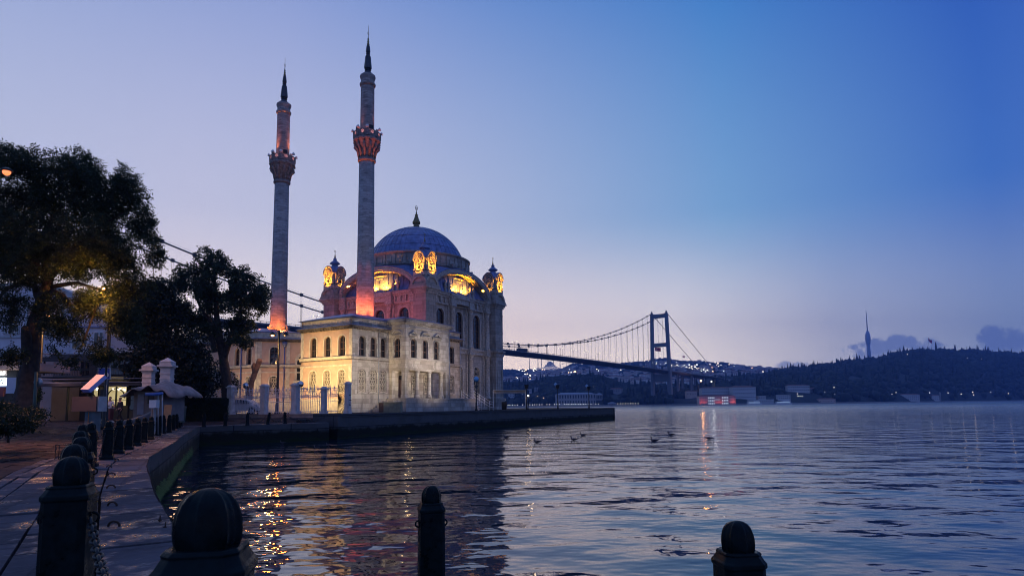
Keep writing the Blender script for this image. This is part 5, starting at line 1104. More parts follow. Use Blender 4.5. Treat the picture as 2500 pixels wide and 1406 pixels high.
# ---------------------------------------------------------------- foliage helpers
def ground(px, py, z):
    d = ray(px, py); t_ = (z-CH)/d[2]; return Vector(np.array([0, 0, CH])+d*t_)
def mesh_np(name, V, nq, mt, parent=None, smooth=False):
    me = bpy.data.meshes.new(name); me.vertices.add(len(V)); me.vertices.foreach_set('co', V.astype(np.float32).ravel()); n = len(V)//nq
    me.loops.add(n*nq); me.loops.foreach_set('vertex_index', np.arange(n*nq, dtype=np.int32)); me.polygons.add(n); me.polygons.foreach_set('loop_start', np.arange(0, n*nq, nq, dtype=np.int32)); me.update(calc_edges=True)
    me.materials.append(mt); o = bpy.data.objects.new(name, me); COL.objects.link(o); o.parent = parent; return o
def unit(v): return v/np.maximum(np.linalg.norm(v, axis=-1, keepdims=True), 1e-9)
def sprigs(C, L_, nl, lw, ll, droop=.25):
    # C: centres (N,3), pinnate sprigs of nl leaflets
    N_ = len(C); ax = unit(rng.normal(size=(N_, 3))+np.array([0, 0, -droop])); sd = unit(np.cross(ax, unit(rng.normal(size=(N_, 3)))))
    out = []
    for j in range(nl):
        q = (j/(nl-1)-.5)*L_; s = 1 if j % 2 else -1
        b0 = C+ax*q; d = unit(sd*s+ax*.55+rng.normal(size=(N_, 3))*.3); w_ = unit(np.cross(d, rng.normal(size=(N_, 3)))+1e-6)
        k = rng.uniform(.7, 1.2, (N_, 1)); out.append(np.stack([b0, b0+d*ll*.5*k+w_*lw*.5, b0+d*ll*k, b0+d*ll*.5*k-w_*lw*.5], 1))
    return np.concatenate(out).reshape(-1, 3)
def cloud(ells, n, thr=-.05, shell=.5, fs=.9):
    # ells: (px,py,rx_px,ry_px,Y,depth radius m)
    areas = np.array([e[2]*e[3] for e in ells], float); areas /= areas.sum(); P_ = []
    for e, ar in zip(ells, areas):
        k = int(n*ar); c = np.array(at(e[0], e[1], e[4])); rx, rz = e[2]*e[4]/FPX, e[3]*e[4]/FPX
        d = unit(rng.normal(size=(k*3, 3))); r = shell+(1.04-shell)*rng.random((k*3, 1))**.7; p = c+d*r*np.array([rx, e[5], rz])
        keep = [i for i in range(len(p)) if noise.noise(Vector(p[i])*fs)+.5*noise.noise(Vector(p[i])*fs*2.7) > thr]
        P_.append(p[keep[:k]])
    return np.concatenate(P_)
def pth(pts):  # [(px,py,Y,rpx)] -> points, radii in metres
    return [at(p[0], p[1], p[2]) for p in pts], [p[3]*p[2]/FPX for p in pts]
def bumpy_tube(mb, pts, rs, n=10):
    P_ = []; R2 = []
    for i in range(len(pts)-1):
        for j in range(4):
            q = j/4; v = pts[i].lerp(pts[i+1], q); P_.append(v+Vector((noise.noise(v*1.3), noise.noise(v*1.3+Vector((9, 0, 0))), 0))*rs[i]*.25); R2.append((rs[i]+(rs[i+1]-rs[i])*q)*(1+.18*noise.noise(v*2.1)))
    P_.append(pts[-1]); R2.append(rs[-1]); mb.tube(P_, R2, n)
def leafmat(name, c, v=.5, sss=.0):
    m, t, b = base_mat(name, c, .6, spec=.3); g = nd(t, 'ShaderNodeNewGeometry'); nn_ = noise_n(t, g.outputs['Position'], .8, 3); n2 = nd(t, 'ShaderNodeTexWhiteNoise'); t.links.new(g.outputs['Random Per Island'], n2.inputs['Vector'])
    f = mth(t, 'ADD', mth(t, 'MULTIPLY', nn_, .6), mth(t, 'MULTIPLY', g.outputs['Random Per Island'], .4))
    t.links.new(ramp(t, f, [(.25, (*[x*(1-v) for x in c], 1)), (.75, (*[x*(1+v) for x in c], 1))], 'LINEAR'), b.inputs['Base Color'])
    tr_ = nd(t, 'ShaderNodeBsdfTranslucent'); tr_.inputs[0].default_value = (c[0]*1.2, c[1]*1.2, c[2], 1); mx = nd(t, 'ShaderNodeMixShader'); mx.inputs[0].default_value = .3
    t.links.new(b.outputs[0], mx.inputs[1]); t.links.new(tr_.outputs[0], mx.inputs[2]); t.links.new(mx.outputs[0], t.nodes['Material Output'].inputs[0]); return m
M_['leaf1'] = leafmat('locust_leaves', (.022, .034, .016)); M_['leaf2'] = leafmat('plane_leaves', (.026, .040, .022)); M_['leaf3'] = leafmat('dark_leaves', (.012, .020, .013))
M_['leaf4'] = leafmat('hedge_leaves', (.010, .022, .012)); M_['petal'] = leafmat('white_petals', (.62, .58, .58), .15)
def plant(name, label, cat, base, branches, leaves, mt, group=None):
    t_ = thing(name, label, cat, base, 0, group); off = Vector(base)
    if branches:
        mb = MB()
        for b_ in branches: p_, r_ = pth(b_); bumpy_tube(mb, [q-off for q in p_], r_)
        mb.build('trunk', M_['bark'], t_)
    V = leaves-np.array(off); mesh_np('crown', V, 4, mt, t_); return t_

# big leaning locust tree on the left
YT = 28
E1 = [(40, 440, 95, 80, 28, 2.2), (140, 455, 95, 85, 28, 2.4), (235, 465, 75, 72, 28, 2.2), (300, 500, 55, 75, 28, 1.8), (60, 560, 100, 90, 28, 2.6), (180, 570, 110, 90, 28, 2.6), (300, 590, 72, 80, 28, 2), (345, 620, 40, 50, 28, 1.4), (110, 650, 100, 60, 28, 2.2), (240, 665, 85, 55, 28, 2.2), (320, 690, 45, 42, 28, 1.5), (20, 640, 60, 60, 28, 2), (-40, 560, 80, 130, 28, 2.5), (20, 390, 50, 36, 28, 1.5), (190, 400, 45, 36, 28, 1.3), (345, 520, 22, 40, 28, 1), (10, 750, 38, 55, 27, 1.2), (262, 715, 60, 30, 28, 1.5), (300, 430, 30, 28, 28, 1)]
L1 = sprigs(cloud(E1, 15500, -.10, .35, .55), .42, 9, .05, .135)
E2 = [(225, 745, 50, 42, 27, 1.1), (290, 770, 48, 48, 27, 1.2), (200, 850, 48, 40, 27, 1.), (150, 790, 45, 40, 27, 1.1), (245, 850, 34, 40, 27, .9), (130, 850, 30, 22, 27, .7), (310, 815, 36, 32, 27, .9), (120, 740, 45, 30, 27, 1), (180, 880, 40, 20, 27, .6), (12, 800, 28, 18, 26, .6), (25, 865, 36, 24, 26, .8)]
L2 = sprigs(cloud(E2, 2900, .02, .15, .9), .42, 9, .05, .14, .8)
plant('leaning_locust_tree', 'large leafy locust tree with a leaning trunk over the left of the square', 'tree', ground(60, 1025, 1.6)*0+Vector((xat(58, YT), YT, 1.55)),
      [[(52, 1032, 28, 36), (60, 980, 28, 24), (72, 900, 28, 21), (78, 840, 28, 20), (90, 780, 28, 17), (104, 730, 28, 15), (118, 690, 28, 13), (112, 640, 28, 9), (120, 560, 28, 6), (140, 480, 28, 3)],
       [(72, 915, 28, 15), (65, 860, 27.7, 13), (63, 812, 27.5, 11.5), (62, 800, 27.45, 9), (62, 795, 27.4, 3)], [(106, 728, 28, 11), (130, 712, 28, 8), (155, 722, 27.6, 5), (172, 745, 27.3, 3)],
       [(100, 742, 28, 9), (85, 700, 28.4, 7), (50, 690, 28.6, 5), (15, 705, 28.8, 4), (-10, 740, 29, 3)], [(116, 690, 28, 9), (160, 620, 28.3, 6), (230, 560, 28.4, 4), (300, 520, 28.4, 2)], [(114, 680, 28, 8), (60, 600, 27.7, 5), (20, 520, 27.5, 3)],
       [(125, 700, 28, 6), (190, 690, 28, 4), (250, 710, 27.4, 3), (205, 830, 27, 2), (190, 870, 27, 1)], [(150, 640, 28, 5), (240, 640, 28, 4), (330, 640, 28, 2)], [(-30, 700, 28, 10), (10, 640, 28, 8), (40, 570, 28, 4)]],
      np.concatenate([L1, L2]), M_['leaf1'])
# plane tree by the left minaret
E3 = [(520, 640, 40, 34, 58, 2.5), (470, 685, 52, 42, 58, 3), (540, 690, 55, 45, 58, 3), (605, 695, 42, 45, 58, 2.6), (500, 740, 65, 45, 58, 3), (580, 750, 60, 42, 58, 3), (630, 720, 26, 30, 58, 2), (480, 800, 48, 38, 58, 2.4), (560, 805, 60, 36, 58, 2.6), (640, 745, 16, 20, 58, 1.2), (440, 760, 30, 30, 58, 2), (520, 615, 22, 16, 58, 1.4), (585, 838, 30, 16, 57, 1.6), (540, 862, 22, 26, 57, 1.4), (445, 700, 30, 20, 58, 1.5)]
L3 = sprigs(cloud(E3, 7400, .09, .25, .5), .45, 5, .15, .19, .1)
plant('plane_tree', 'broad plane tree in front of the farther minaret with sky showing through its leaves', 'tree', Vector((xat(552, 58), 58, 1.9)),
      [[(556, 1005, 58, 14), (552, 920, 58, 11), (540, 850, 58, 9), (530, 780, 58, 7), (525, 700, 58, 4), (520, 640, 58, 2)], [(545, 880, 58, 8), (570, 800, 58, 5), (600, 720, 58, 2.5)], [(535, 820, 58, 6), (490, 750, 58, 3.5), (470, 700, 58, 2)], [(524, 860, 57.5, 7), (520, 830, 57.5, 6), (500, 790, 57.5, 3)]], L3, M_['leaf2'])
# dark evergreens between
E4 = [(370, 735, 48, 48, 50, 2.5), (400, 760, 45, 50, 50, 2.5), (360, 800, 55, 55, 50, 3), (430, 850, 70, 55, 51, 3), (370, 880, 60, 60, 50, 3), (460, 900, 58, 55, 51, 3), (410, 930, 70, 45, 51, 3), (495, 945, 30, 32, 52, 1.6), (330, 750, 35, 40, 50, 2), (395, 700, 25, 20, 50, 1.4)]
plant('dark_evergreen', 'dark mass of evergreen tree behind the kiosk and stone gate posts', 'tree', Vector((xat(420, 50.5), 50.5, 1.7)), [[(420, 1020, 50.5, 10), (415, 900, 50.5, 8), (395, 760, 50.5, 4)]], sprigs(cloud(E4, 6800, -.25, .1, .4), .5, 5, .19, .24, .1), M_['leaf3'])
E5 = [(20, 930, 40, 20, 34, 1.6), (85, 960, 14, 24, 33, .6)]
# flowering oleander behind the fence
E6 = [(540, 925, 34, 22, 59, 1.4), (520, 935, 22, 16, 59, 1.2), (562, 938, 20, 18, 59, 1.2), (545, 915, 22, 12, 59, 1.1)]
t_ = plant('oleander_bush', 'rounded oleander bush with pale blossoms behind the iron fence', 'bush', Vector((xat(542, 59), 59, 1.9)), [[(542, 1005, 59, 3), (542, 940, 59, 2)]], sprigs(cloud(E6, 2200, -.2, .2, .6), .3, 4, .09, .16), M_['leaf2'])
Cf = cloud(E6, 330, -.3, .85, .6); mesh_np('blossom', sprigs(Cf, .16, 5, .10, .12)-np.array(t_.location), 4, M_['petal'], t_)
# clipped shrubs at the left edge
E7 = [(0, 1035, 70, 26, 15, .9), (45, 1020, 44, 20, 17, .9), (85, 1010, 22, 16, 19, .8), (-30, 1010, 60, 30, 17, 1)]
plant('low_shrubs', 'low dark shrub bed at the far left edge of the square', 'shrub', Vector((xat(20, 16), 16, 1.5)), [[(20, 1080, 16, 3), (20, 1030, 16, 2)]], sprigs(cloud(E7, 3400, -.2, .2, 1.3), .22, 5, .03, .10), M_['leaf4'])
E8 = [(82, 962, 11, 26, 31, .5)]
plant('lit_shrub', 'narrow shrub catching yellow light beside the tree trunk', 'shrub', Vector((xat(83, 31), 31, 1.6)), [[(83, 1010, 31, 1.5), (83, 950, 31, 1)]], sprigs(cloud(E8, 500, -.3, .1, 1.3), .22, 5, .05, .10), M_['leaf1'])
lamp('POINT', at(80, 975, 30.3), 14, (1, .75, .15), 'shrub_light', .1)
# box hedge screen in front of the fence
hx0, hx1 = xat(450, 51.5), xat(547, 51.5); t_ = thing('hedge_screen', 'dark rectangular green hedge screen in front of the iron fence', 'hedge', ((hx0+hx1)/2, 51.5, 1.45)); w_ = hx1-hx0; zt = zat(500, 973, 51.5)-1.45
mb = MB(); mb.box(-w_/2+.05, .05, 0, w_/2-.05, .75, zt-.05); mb.build('core', M_['leaf3'], t_)
P_ = []
for i in range(9000):
    f = rng.random()
    if f < .7: P_.append((rng.uniform(-w_/2, w_/2), rng.uniform(-.03, .06), rng.uniform(0, zt)))
    elif f < .85: P_.append((rng.uniform(-w_/2, w_/2), rng.uniform(0, .8), zt+rng.uniform(-.05, .03)))
    else: P_.append((rng.choice([-1, 1])*w_/2, rng.uniform(0, .8), rng.uniform(0, zt)))
mesh_np('foliage', sprigs(np.array(P_), .08, 2, .05, .09), 4, M_['leaf4'], t_)
# pruned dead trunk
t_ = thing('pruned_trunk', 'bare pruned tree trunk leaning right in front of the pink wing', 'tree stump', (xat(606, 62), 62, 1.9)); mb = MB(); p_, r_ = pth([(606, 1000, 62, 9), (610, 950, 62, 8), (616, 925, 62, 6.5), (624, 905, 62, 6), (630, 890, 62, 6.5), (634, 880, 62, 7), (632, 876, 62, 4)])
bumpy_tube(mb, [q-t_.location for q in p_], r_); p_, r_ = pth([(622, 908, 62, 5), (618, 895, 61.9, 4.5), (622, 886, 61.9, 3)]); bumpy_tube(mb, [q-t_.location for q in p_], r_)
mb.build('trunk', plain('pale_bark', (.22, .13, .09), .9, 0, .5, 3, .9), t_)
# ---------------------------------------------------------------- bollards and chains
def bollard_mesh():
    b1 = MB(); c = .03
    def oc(h, z, c=c): return [(-h+c, -h, z), (h-c, -h, z), (h, -h+c, z), (h, h-c, z), (h-c, h, z), (-h+c, h, z), (-h, h-c, z), (-h, -h+c, z)]
    def loft(rings, mb):
        vs = [p for r in rings for p in r]; n = 8; fs = [tuple(range(7, -1, -1))]+[(i*n+k, i*n+(k+1) % n, (i+1)*n+(k+1) % n, (i+1)*n+k) for i in range(len(rings)-1) for k in range(n)]+[tuple((len(rings)-1)*n+k for k in range(n))]; mb.add(vs, fs)
    loft([oc(.095, .10), oc(.104, .12), oc(.102, .655), oc(.108, .662), oc(.108, .682), oc(.100, .692), oc(.098, .696), oc(.088, .716), oc(.091, .722), oc(.084, .732)], b1)
    for s in (-1, 1): b1.torus((s*.108, 0, .56), .026, .008, 'Y', 12, 6); b1.cb(s*.103, 0, .535, .012, .05, .05)
    b2 = MB(); loft([oc(.135, 0), oc(.135, .055), oc(.126, .07), oc(.108, .10), oc(.096, .125)], b2)
    b3 = MB(); n = 64; prof = [(.069, .730), (.0725, .742), (.0745, .765), (.0735, .79), (.069, .815), (.060, .838), (.046, .856), (.028, .867), (.012, .8715), (.0, .872)]; vs = []; fs = []
    for i, (r, z) in enumerate(prof):
        for k in range(n):
            a_ = 2*PI*k/n; rib = max(0, math.cos(8*a_))**2*.010*(r/.075); q = r+rib; vs.append((q*math.cos(a_), q*math.sin(a_), z))
    for i in range(len(prof)-1):
        for k in range(n): fs.append((i*n+k, i*n+(k+1) % n, (i+1)*n+(k+1) % n, (i+1)*n+k))
    b3.add(vs, fs, 0, True)
    return b1, b2, b3
BP = None
def bollard(x, y, z, label, rz=.0, tilt=(0, 0), grp='black iron bollards along the quay', sc_=1.):
    global BP
    if BP is None:
        t_ = thing('bollard', label, 'bollard', (x, y, z), rz, grp); b1, b2, b3 = bollard_mesh()
        o1 = b1.build('body', M_['bollard'], t_); o2 = b2.build('base', M_['bollard'], t_); o3 = b3.build('cap', M_['bollard'], t_)
        bv = o1.modifiers.new('bev', 'BEVEL'); bv.width = .004; bv.segments = 2; bv.limit_method = 'ANGLE'; BP = t_
    else: t_ = copy_tree(BP, (x, y, z), rz, label); t_['group'] = grp
    t_.rotation_euler = (tilt[0], tilt[1], rz); t_.scale = (sc_,)*3; return t_
ordn = ['nearest', 'second', 'third', 'fourth', 'fifth', 'sixth', 'seventh', 'eighth', 'ninth', 'tenth', 'eleventh', 'twelfth', 'thirteenth', 'fourteenth', 'fifteenth', 'sixteenth', 'seventeenth', 'eighteenth']
bollard(xat(510, 1.65, 1200), 1.65, 1.33, 'largest bollard close to the lens, ribbed dome cap cut by the bottom edge', .18)
bollard(xat(172, 3.3, 1200), 3.3, 1.3, 'tall near bollard at the left with a chain hanging from its side', .25)
for px, Y, z in ((1053, 5.5, .87), (1798, 3.22, .955)):
    bollard(xat(px, Y, 1250), Y, z, 'slim bollard standing against the lit reflection at the bottom centre' if px < 1500 else 'lone bollard against open blue water at the bottom right', .3 if px < 1500 else .1)
row = [(189, 4.5), (201, 5.8), (199, 7.6), (203, 11.2), (224, 12.8), (265, 14.6), (292, 16.6), (315, 18.2), (336, 20), (352, 22), (369, 24.3), (386, 28.5), (398, 30.5), (413, 32), (422, 35), (430, 38), (436, 41), (441, 43.5)]
BPOS = []
for i, (px, Y) in enumerate(row):
    x = xat(px, Y, 1050); z = 1.3 if Y < 40 else 1.3
    if Y < 8: x = max(x, -99)
    tl = (0, .10) if px == 386 else (0, random.uniform(-.015, .015)); BPOS.append((x, Y, z))
    bollard(x, Y, z, '%s bollard of the long row along the basin, counted from the lectern side' % ordn[i] if i else 'first bollard of the long row, half hidden behind the tall near one', .4, tl)
far = [(498, 41), (550, 43), (604, 44.5), (653, 46), (696, 48)]
FPOS = []
for i, (px, Y) in enumerate(far):
    z = 1.3; FPOS.append((xat(px, Y, 1030), Y, z))
    bollard(FPOS[-1][0], Y, z, ['leftmost bollard on the far quay before the hedge screen', 'bollard on the far quay at the right edge of the hedge screen', 'bollard on the far quay before the white car', 'tilted bollard on the far quay before the fence', 'rightmost bollard on the far quay before the fence'][i], .5, (0, .16 if px == 653 else (-.04 if px == 696 else 0)))
def chain(p, q, sag, label, link=.042, r=.0055, grp=None, name='chain'):
    p, q = Vector(p), Vector(q); N_ = 60; pts = [p.lerp(q, i/N_)-Vector((0, 0, sag*4*(i/N_)*(1-i/N_))) for i in range(N_+1)]
    L_ = [0]
    for i in range(N_): L_.append(L_[-1]+(pts[i+1]-pts[i]).length)
    n = int(L_[-1]/link); mb = MB()
    for k in range(n):
        s = (k+.5)*L_[-1]/n; i = min(max(0, int(np.searchsorted(L_, s))-1), N_-1); f = (s-L_[i])/max(1e-9, L_[i+1]-L_[i]); c = pts[i].lerp(pts[i+1], f)-p
        d = (pts[i+1]-pts[i]).normalized(); qn = d.to_track_quat('X', 'Z').to_matrix().to_4x4()
        mb.M = Matrix.Translation(c) @ qn @ Matrix.Rotation(PI/2*(k % 2)+.2, 4, 'X'); mb.torus((0, 0, 0), link*.42, r, 'Y', 10, 5, 0, 1.45, .85)
    o = mb.build(name, M_['iron'], None, p); return tag(o, label, 'chain', grp)
b2x = xat(172, 3.3, 1200)
chain((b2x+.13, 3.27, 1.86), (xat(510, 1.65, 1200)-.14, 1.68, 1.88), .14, 'heavy chain sagging from the tall near bollard toward the largest one', .05, .0075)
for i in range(5, 10):
    (x, y, z) = BPOS[i]; chain((x+.02, y-.15, z+.60), (x-.06, y-.19, z+.03), .02, 'loose chain hanging down the front of the %s bollard in the long row' % ordn[i], .045, .007)
for i in (2, 3): chain((FPOS[i][0]+.13, FPOS[i][1], 1.88), (FPOS[i+1][0]-.13, FPOS[i+1][1], 1.88), .42, 'chain between the %s bollards on the far quay' % ('third and fourth' if i == 2 else 'last two'), .12, .013)
chain((FPOS[4][0]+.13, FPOS[4][1], 1.88), (-14.3, 50.2, 1.95), .5, 'long chain from the last far bollard to the embankment wall', .14, .014)
# iron staples let into the rim stones
mb = MB(); P_ = [(.055*math.cos(PI*i/10), .055*math.sin(PI*i/10)) for i in range(11)]; mb.tube([(x, 0, z*.75) for x, z in P_], .011, 6); mb.tube([(-.055, 0, 0), (-.055, 0, -.03)], .011, 6); mb.tube([(.055, 0, 0), (.055, 0, -.03)], .011, 6)
so = mb.build('mooring_staple', M_['rust']); so_first = True
for (px, py) in [(278, 1283), (274, 1234), (271, 1191), (272, 1160), (266, 1141), (285, 1124), (313, 1109), (351, 1086), (368, 1078), (381, 1070), (392, 1066), (403, 1060), (415, 1055), (428, 1050)]:
    p = ground(px, py, 1.3)
    o = so if so_first else so.copy()
    if not so_first: COL.objects.link(o)
    so_first = False; o.location = p+Vector((0, 0, .002)); o.rotation_euler = (0, 0, random.uniform(-.3, .3)); tag(o, 'small rusty iron staple set in the stone slabs of the basin edge', 'mooring staple', 'rusty staples along the basin edge')
for i, (px, py) in enumerate([(390, 1265), (403, 1282), (421, 1262)]):
    p = ground(px, py+6, 1.3); mb = MB(); mb.tube([(0, 0, -.02), (.003, 0, .055)], [.008, .006], 6); mb.cb(0, 0, 0, .028, .024, .012); o = mb.build('iron_stub', M_['rust'], None, p); tag(o, 'short rusty iron stub sticking up from the wet slabs near the largest bollard', 'iron stub', 'rusty stubs in the wet slabs')
# little metal rack
p = ground(155, 1121, 1.42); t_ = thing('metal_rack', 'small black metal rack on the paving behind the near bollards', 'rack', p, .3); mb = MB()
for x in (-.12, .12):
    for y in (-.1, .1): mb.tube([(x, y, 0), (x, y, .30)], .008, 5)
for z in (.05, .30):
    for y in (-.1, .1): mb.tube([(-.12, y, z), (.12, y, z)], .008, 5)
    for x in (-.12, .12): mb.tube([(x, -.1, z), (x, .1, z)], .008, 5)
for x in np.linspace(-.1, .1, 6): mb.tube([(x, -.1, .30), (x, .1, .30)], .005, 4)
mb.build('frame', M_['iron'], t_)

# ---------------------------------------------------------------- iron fence on its plinth, and the fan guard
F0 = Vector((-14.0, 52.6, 0)); fd = Vector((-25.3+14.0, 57.6-52.6, 0)).normalized(); fang = math.atan2(fd.y, fd.x)
def fpar(px):   # distance along the fence line for a picture column
    lo, hi = -2, 30
    for _ in range(40):
        m_ = (lo+hi)/2; P = F0+fd*m_; X_ = PX0+FPX*P.x/P.y
        if X_ > px: lo = m_
        else: hi = m_
    return lo
fe = thing('iron_fence', 'pale painted iron fence with spear tops and square stone pillars', 'fence', F0, fang)
pil = [fpar(q) for q in (849, 791, 722, 646, 565, 510, 458)]
mb = MB(); mb.box(-.3, -.25, 1.28, pil[-1]+.5, .32, 1.88); mb.box(-.35, -.3, 1.88, pil[-1]+.55, .37, 1.95); mb.build('plinth', plain('plinth_stucco', (.30, .22, .19), .9, 0, .3, 1.5, .2), fe)
gp = plain('pillar_stone', (.50, .46, .44), .85, 0, .25, 2, .3)
for i, s in enumerate(pil):
    h = 2.35 if i != 1 else 2.0; w_ = .52 if i not in (0, 1) else .38; mb = MB(); mb.cb(s, 0, 1.95, w_, w_, h); mb.cb(s, 0, 1.95, w_+.12, w_+.12, .25); mb.cb(s, 0, 1.95+h, w_+.16, w_+.16, .1); mb.cb(s, 0, 2.05+h, w_+.08, w_+.08, .16, 0, .12, .12); mb.build('pillar', gp, fe)
fpnt = plain('fence_paint', (.55, .52, .56), .6, .1, .2, 4)
for i in range(len(pil)-1):
    s0, s1 = pil[i]+.26, pil[i+1]-.26
    if i == 0: s0 = pil[0]+1.0
    n = max(4, int((s1-s0)/.19)); mb = MB(); z0 = 2.0; g = (s1-s0)/n
    for j in range(n+1):
        x = s0+j*g; tall = j % 2 == 0
        mb.tube([(x, 0, z0), (x, 0, 3.95 if tall else 3.65)], .030, 4, 0, False, False)
        if tall:
            mb.tube([(x, 0, 3.95), (x, 0, 4.02), (x, 0, 4.12), (x, 0, 4.3)], [.03, .075, .05, .002], 4, 0, False)
        if tall and j+2 <= n:
            mb.tube([(x+g-g*math.cos(PI*q/6), 0, 3.86+.20*math.sin(PI*q/6)) for q in range(7)], .028, 4, 0, False, False); mb.torus((x+g, 0, 3.72), .07, .028, 'Y', 8, 4)
        if j < n: mb.torus((x+g/2, 0, 3.42), .05, .02, 'Y', 8, 4)
    for z in (2.12, 2.95, 3.33, 3.52, 3.84): mb.box(s0, -.03, z, s1, .03, z+.05)
    mb.build('railing_panel', fpnt, fe)
t_ = thing('spiked_fan_guard', 'rusty half-wheel of iron spikes guarding the seaward end of the fence', 'spike guard', F0+fd*(pil[0]+.95)+Vector((0, -.1, 0)), fang+PI); mb = MB(); mb.tube([(0, 0, 1.9), (0, 0, 4.3)], .03, 6)
for i in range(19):
    an = R(-82+i*164/18); l = 1.18 if i % 2 else 1.0; c = Vector((0, 0, 3.05)); e = Vector((math.cos(an)*l, 0, math.sin(an)*l)); mb.tube([c+e*.08, c+e], .024, 4, 0, False, False); mb.tube([c+e, c+e*1.06, c+e*1.16], [.02, .05, .002], 4, 0, False)
for rr in (.45, .92): mb.tube([(rr*math.cos(R(-90+q*15)), 0, 3.05+rr*math.sin(R(-90+q*15))) for q in range(13)], .014, 4)
mb.build('spikes', M_['rust'], t_)
# rope heap at the wall foot
mb = MB()
for i in range(9): mb.torus((random.uniform(-.35, .35), random.uniform(-.15, .15), .07+.045*(i % 5)), random.uniform(.16, .3), .045, 'Z', 16, 6)
tag(mb.build('rope_coil', M_['iron'], None, (xat(740, 49.2), 49.4, 1.32)), 'dark heap of coiled mooring rope by the foot of the embankment wall', 'rope')

# ---------------------------------------------------------------- car behind the fence
def car():
    t_ = thing('parked_car', 'white car parked side-on behind the iron fence', 'car', (xat(592, 60.5), 60.5, 1.9), R(-4)); cp = plain('car_paint', (.55, .56, .60), .25, .1, .05, 1)
    prof = [(-1.95, .35), (-2.0, .62), (-1.92, .88), (-1.5, .98), (-1.15, 1.02), (-.55, 1.40), (.15, 1.47), (.75, 1.36), (1.35, .98), (1.85, .86), (2.0, .62), (1.97, .35)]
    def arc(cx): return [(cx+.37*math.cos(PI-PI*i/8), .32+.37*math.sin(PI*i/8)) for i in range(9)]
    pr = prof+list(reversed(arc(1.28)))+list(reversed(arc(-1.22))); n = len(pr); mb = MB(); vs = []
    for y, k in ((-.86, 0), (.86, 0)): pass
    for y in (-.88, .88):
        for (x, z) in pr: vs.append((x, y*(1 if z < .95 else .80), z))
    mb.add(vs, [tuple(range(n)), tuple(range(2*n-1, n-1, -1))]+[(i, (i+1) % n, n+(i+1) % n, n+i) for i in range(n)], 0); o = mb.build('body', cp, t_); bv = o.modifiers.new('b', 'BEVEL'); bv.width = .04; bv.segments = 2; bv.limit_method = 'ANGLE'; bv.angle_limit = R(40)
    for s in (-1, 1):
        for q in ([(-1.02, 1.03), (-.5, 1.34), (-.02, 1.39), (-.02, 1.02)], [(.06, 1.02), (.06, 1.39), (.68, 1.30), (1.15, 1.0)]):
            mb = MB(); mb.ext([(x, s*(.885 if z < 1.1 else .74), z) for x, z in q], (0, s*.008, 0)); mb.build('side_window', M_['glass'], t_)
        for cx in (-1.22, 1.28):
            mb = MB(); mb.M = Matrix.Translation((cx, s*.78, .32)) @ Matrix.Rotation(PI/2, 4, 'X'); mb.lathe([(.2, -.09), (.31, -.1), (.32, -.05), (.32, .05), (.31, .1), (.2, .09)], (0, 0, 0), 20); w_ = mb.build('wheel', M_['iron'], t_)
            mb = MB(); mb.M = Matrix.Translation((cx, s*.80, .32)) @ Matrix.Rotation(PI/2, 4, 'X'); mb.lathe([(0, -.1), (.2, -.095), (.2, .095), (0, .1)], (0, 0, 0), 14); mb.build('rim', M_['galv'], w_)
        mb = MB(); mb.cb(1.93, s*.62, .62, .12, .34, .14, 0, .03, .03); mb.build('headlight', M_['white'], t_); mb = MB(); mb.cb(-1.95, s*.66, .68, .1, .28, .16); mb.build('tail_light', fr_, t_)
    return t_
car()

# ---------------------------------------------------------------- street lamps
def pole_lamp(name, label, px, Y, ytop, z0, rad=.07, color=M_['iron']):
    t_ = thing(name, label, 'street lamp', (xat(px, Y), Y, z0)); H = zat(px, ytop, Y)-z0; mb = MB(); mb.lathe([(rad*2.2, 0), (rad*2.2, .15), (rad*1.5, .3), (rad*1.5, .9), (rad, 1.0), (rad*.7, H)], (0, 0, 0), 10); mb.build('pole', color, t_); return t_, H
# tall sodium lamp inside the tree
t_, H = pole_lamp('street_lamp', 'tall street lamp whose orange lamp lights the tree leaves, behind the blue sign', 258.5, 42, 702, 1.62, .11)
mb = MB(); mb.tube([(0, 0, H), (-.25, 0, H+.12), (-.5, 0, H+.05)], .035, 6); mb.tube([(0, 0, H), (.5, 0, H+.12), (.9, 0, H)], .035, 6); mb.build('arm', M_['iron'], t_)
for x in (-.52, .93): mb = MB(); mb.lathe([(.05, .1), (.2, .02), (.22, -.03)], (x, 0, H), 12); mb.build('lamp_head', M_['iron'], t_); mb = MB(); mb.ball((x, 0, H-.06), .13 if x < 0 else .05, 0, 10, 6); mb.build('bulb', M_['e_orange'], t_)
L0 = Vector((xat(240, 27.2), 27.2, zat(240, 712, 27.2)))
lamp('POINT', (t_.location.x-.52, 41.5, 1.62+H-.15), 420, (1, .40, .07), 'lamp_light', .15)
t2, H2 = pole_lamp('street_lamp', 'slim orange-headed street lamp in front of the leaves beside the blue sign', 255, 27.4, 745, 1.6, .045); mb = MB(); mb.tube([(0, 0, H2), (-.25, 0, H2+.5), (-.38, 0, H2+.62)], .025, 6); mb.build('arm', M_['iron'], t2); mb = MB(); mb.lathe([(.04, .08), (.13, .0), (.14, -.03)], (-.38, 0, H2+.58), 12); mb.build('lamp_head', M_['iron'], t2); mb = MB(); mb.ball((-.38, 0, H2+.54), .07, 0, 10, 6); mb.build('bulb', M_['e_orange'], t2)
lamp('POINT', (t2.location.x-.38, t2.location.y-.25, 1.6+H2+.40), 330, (1, .42, .06), 'lamp_light', .08); lamp('POINT', (t2.location.x+.5, t2.location.y-1.6, 1.6+H2-.2), 170, (1, .42, .06), 'lamp_light', .2)
t3, H3 = pole_lamp('street_lamp', 'street lamp with a bright orange head beside the leaning trunk', 93, 40, 772, 1.62, .09)
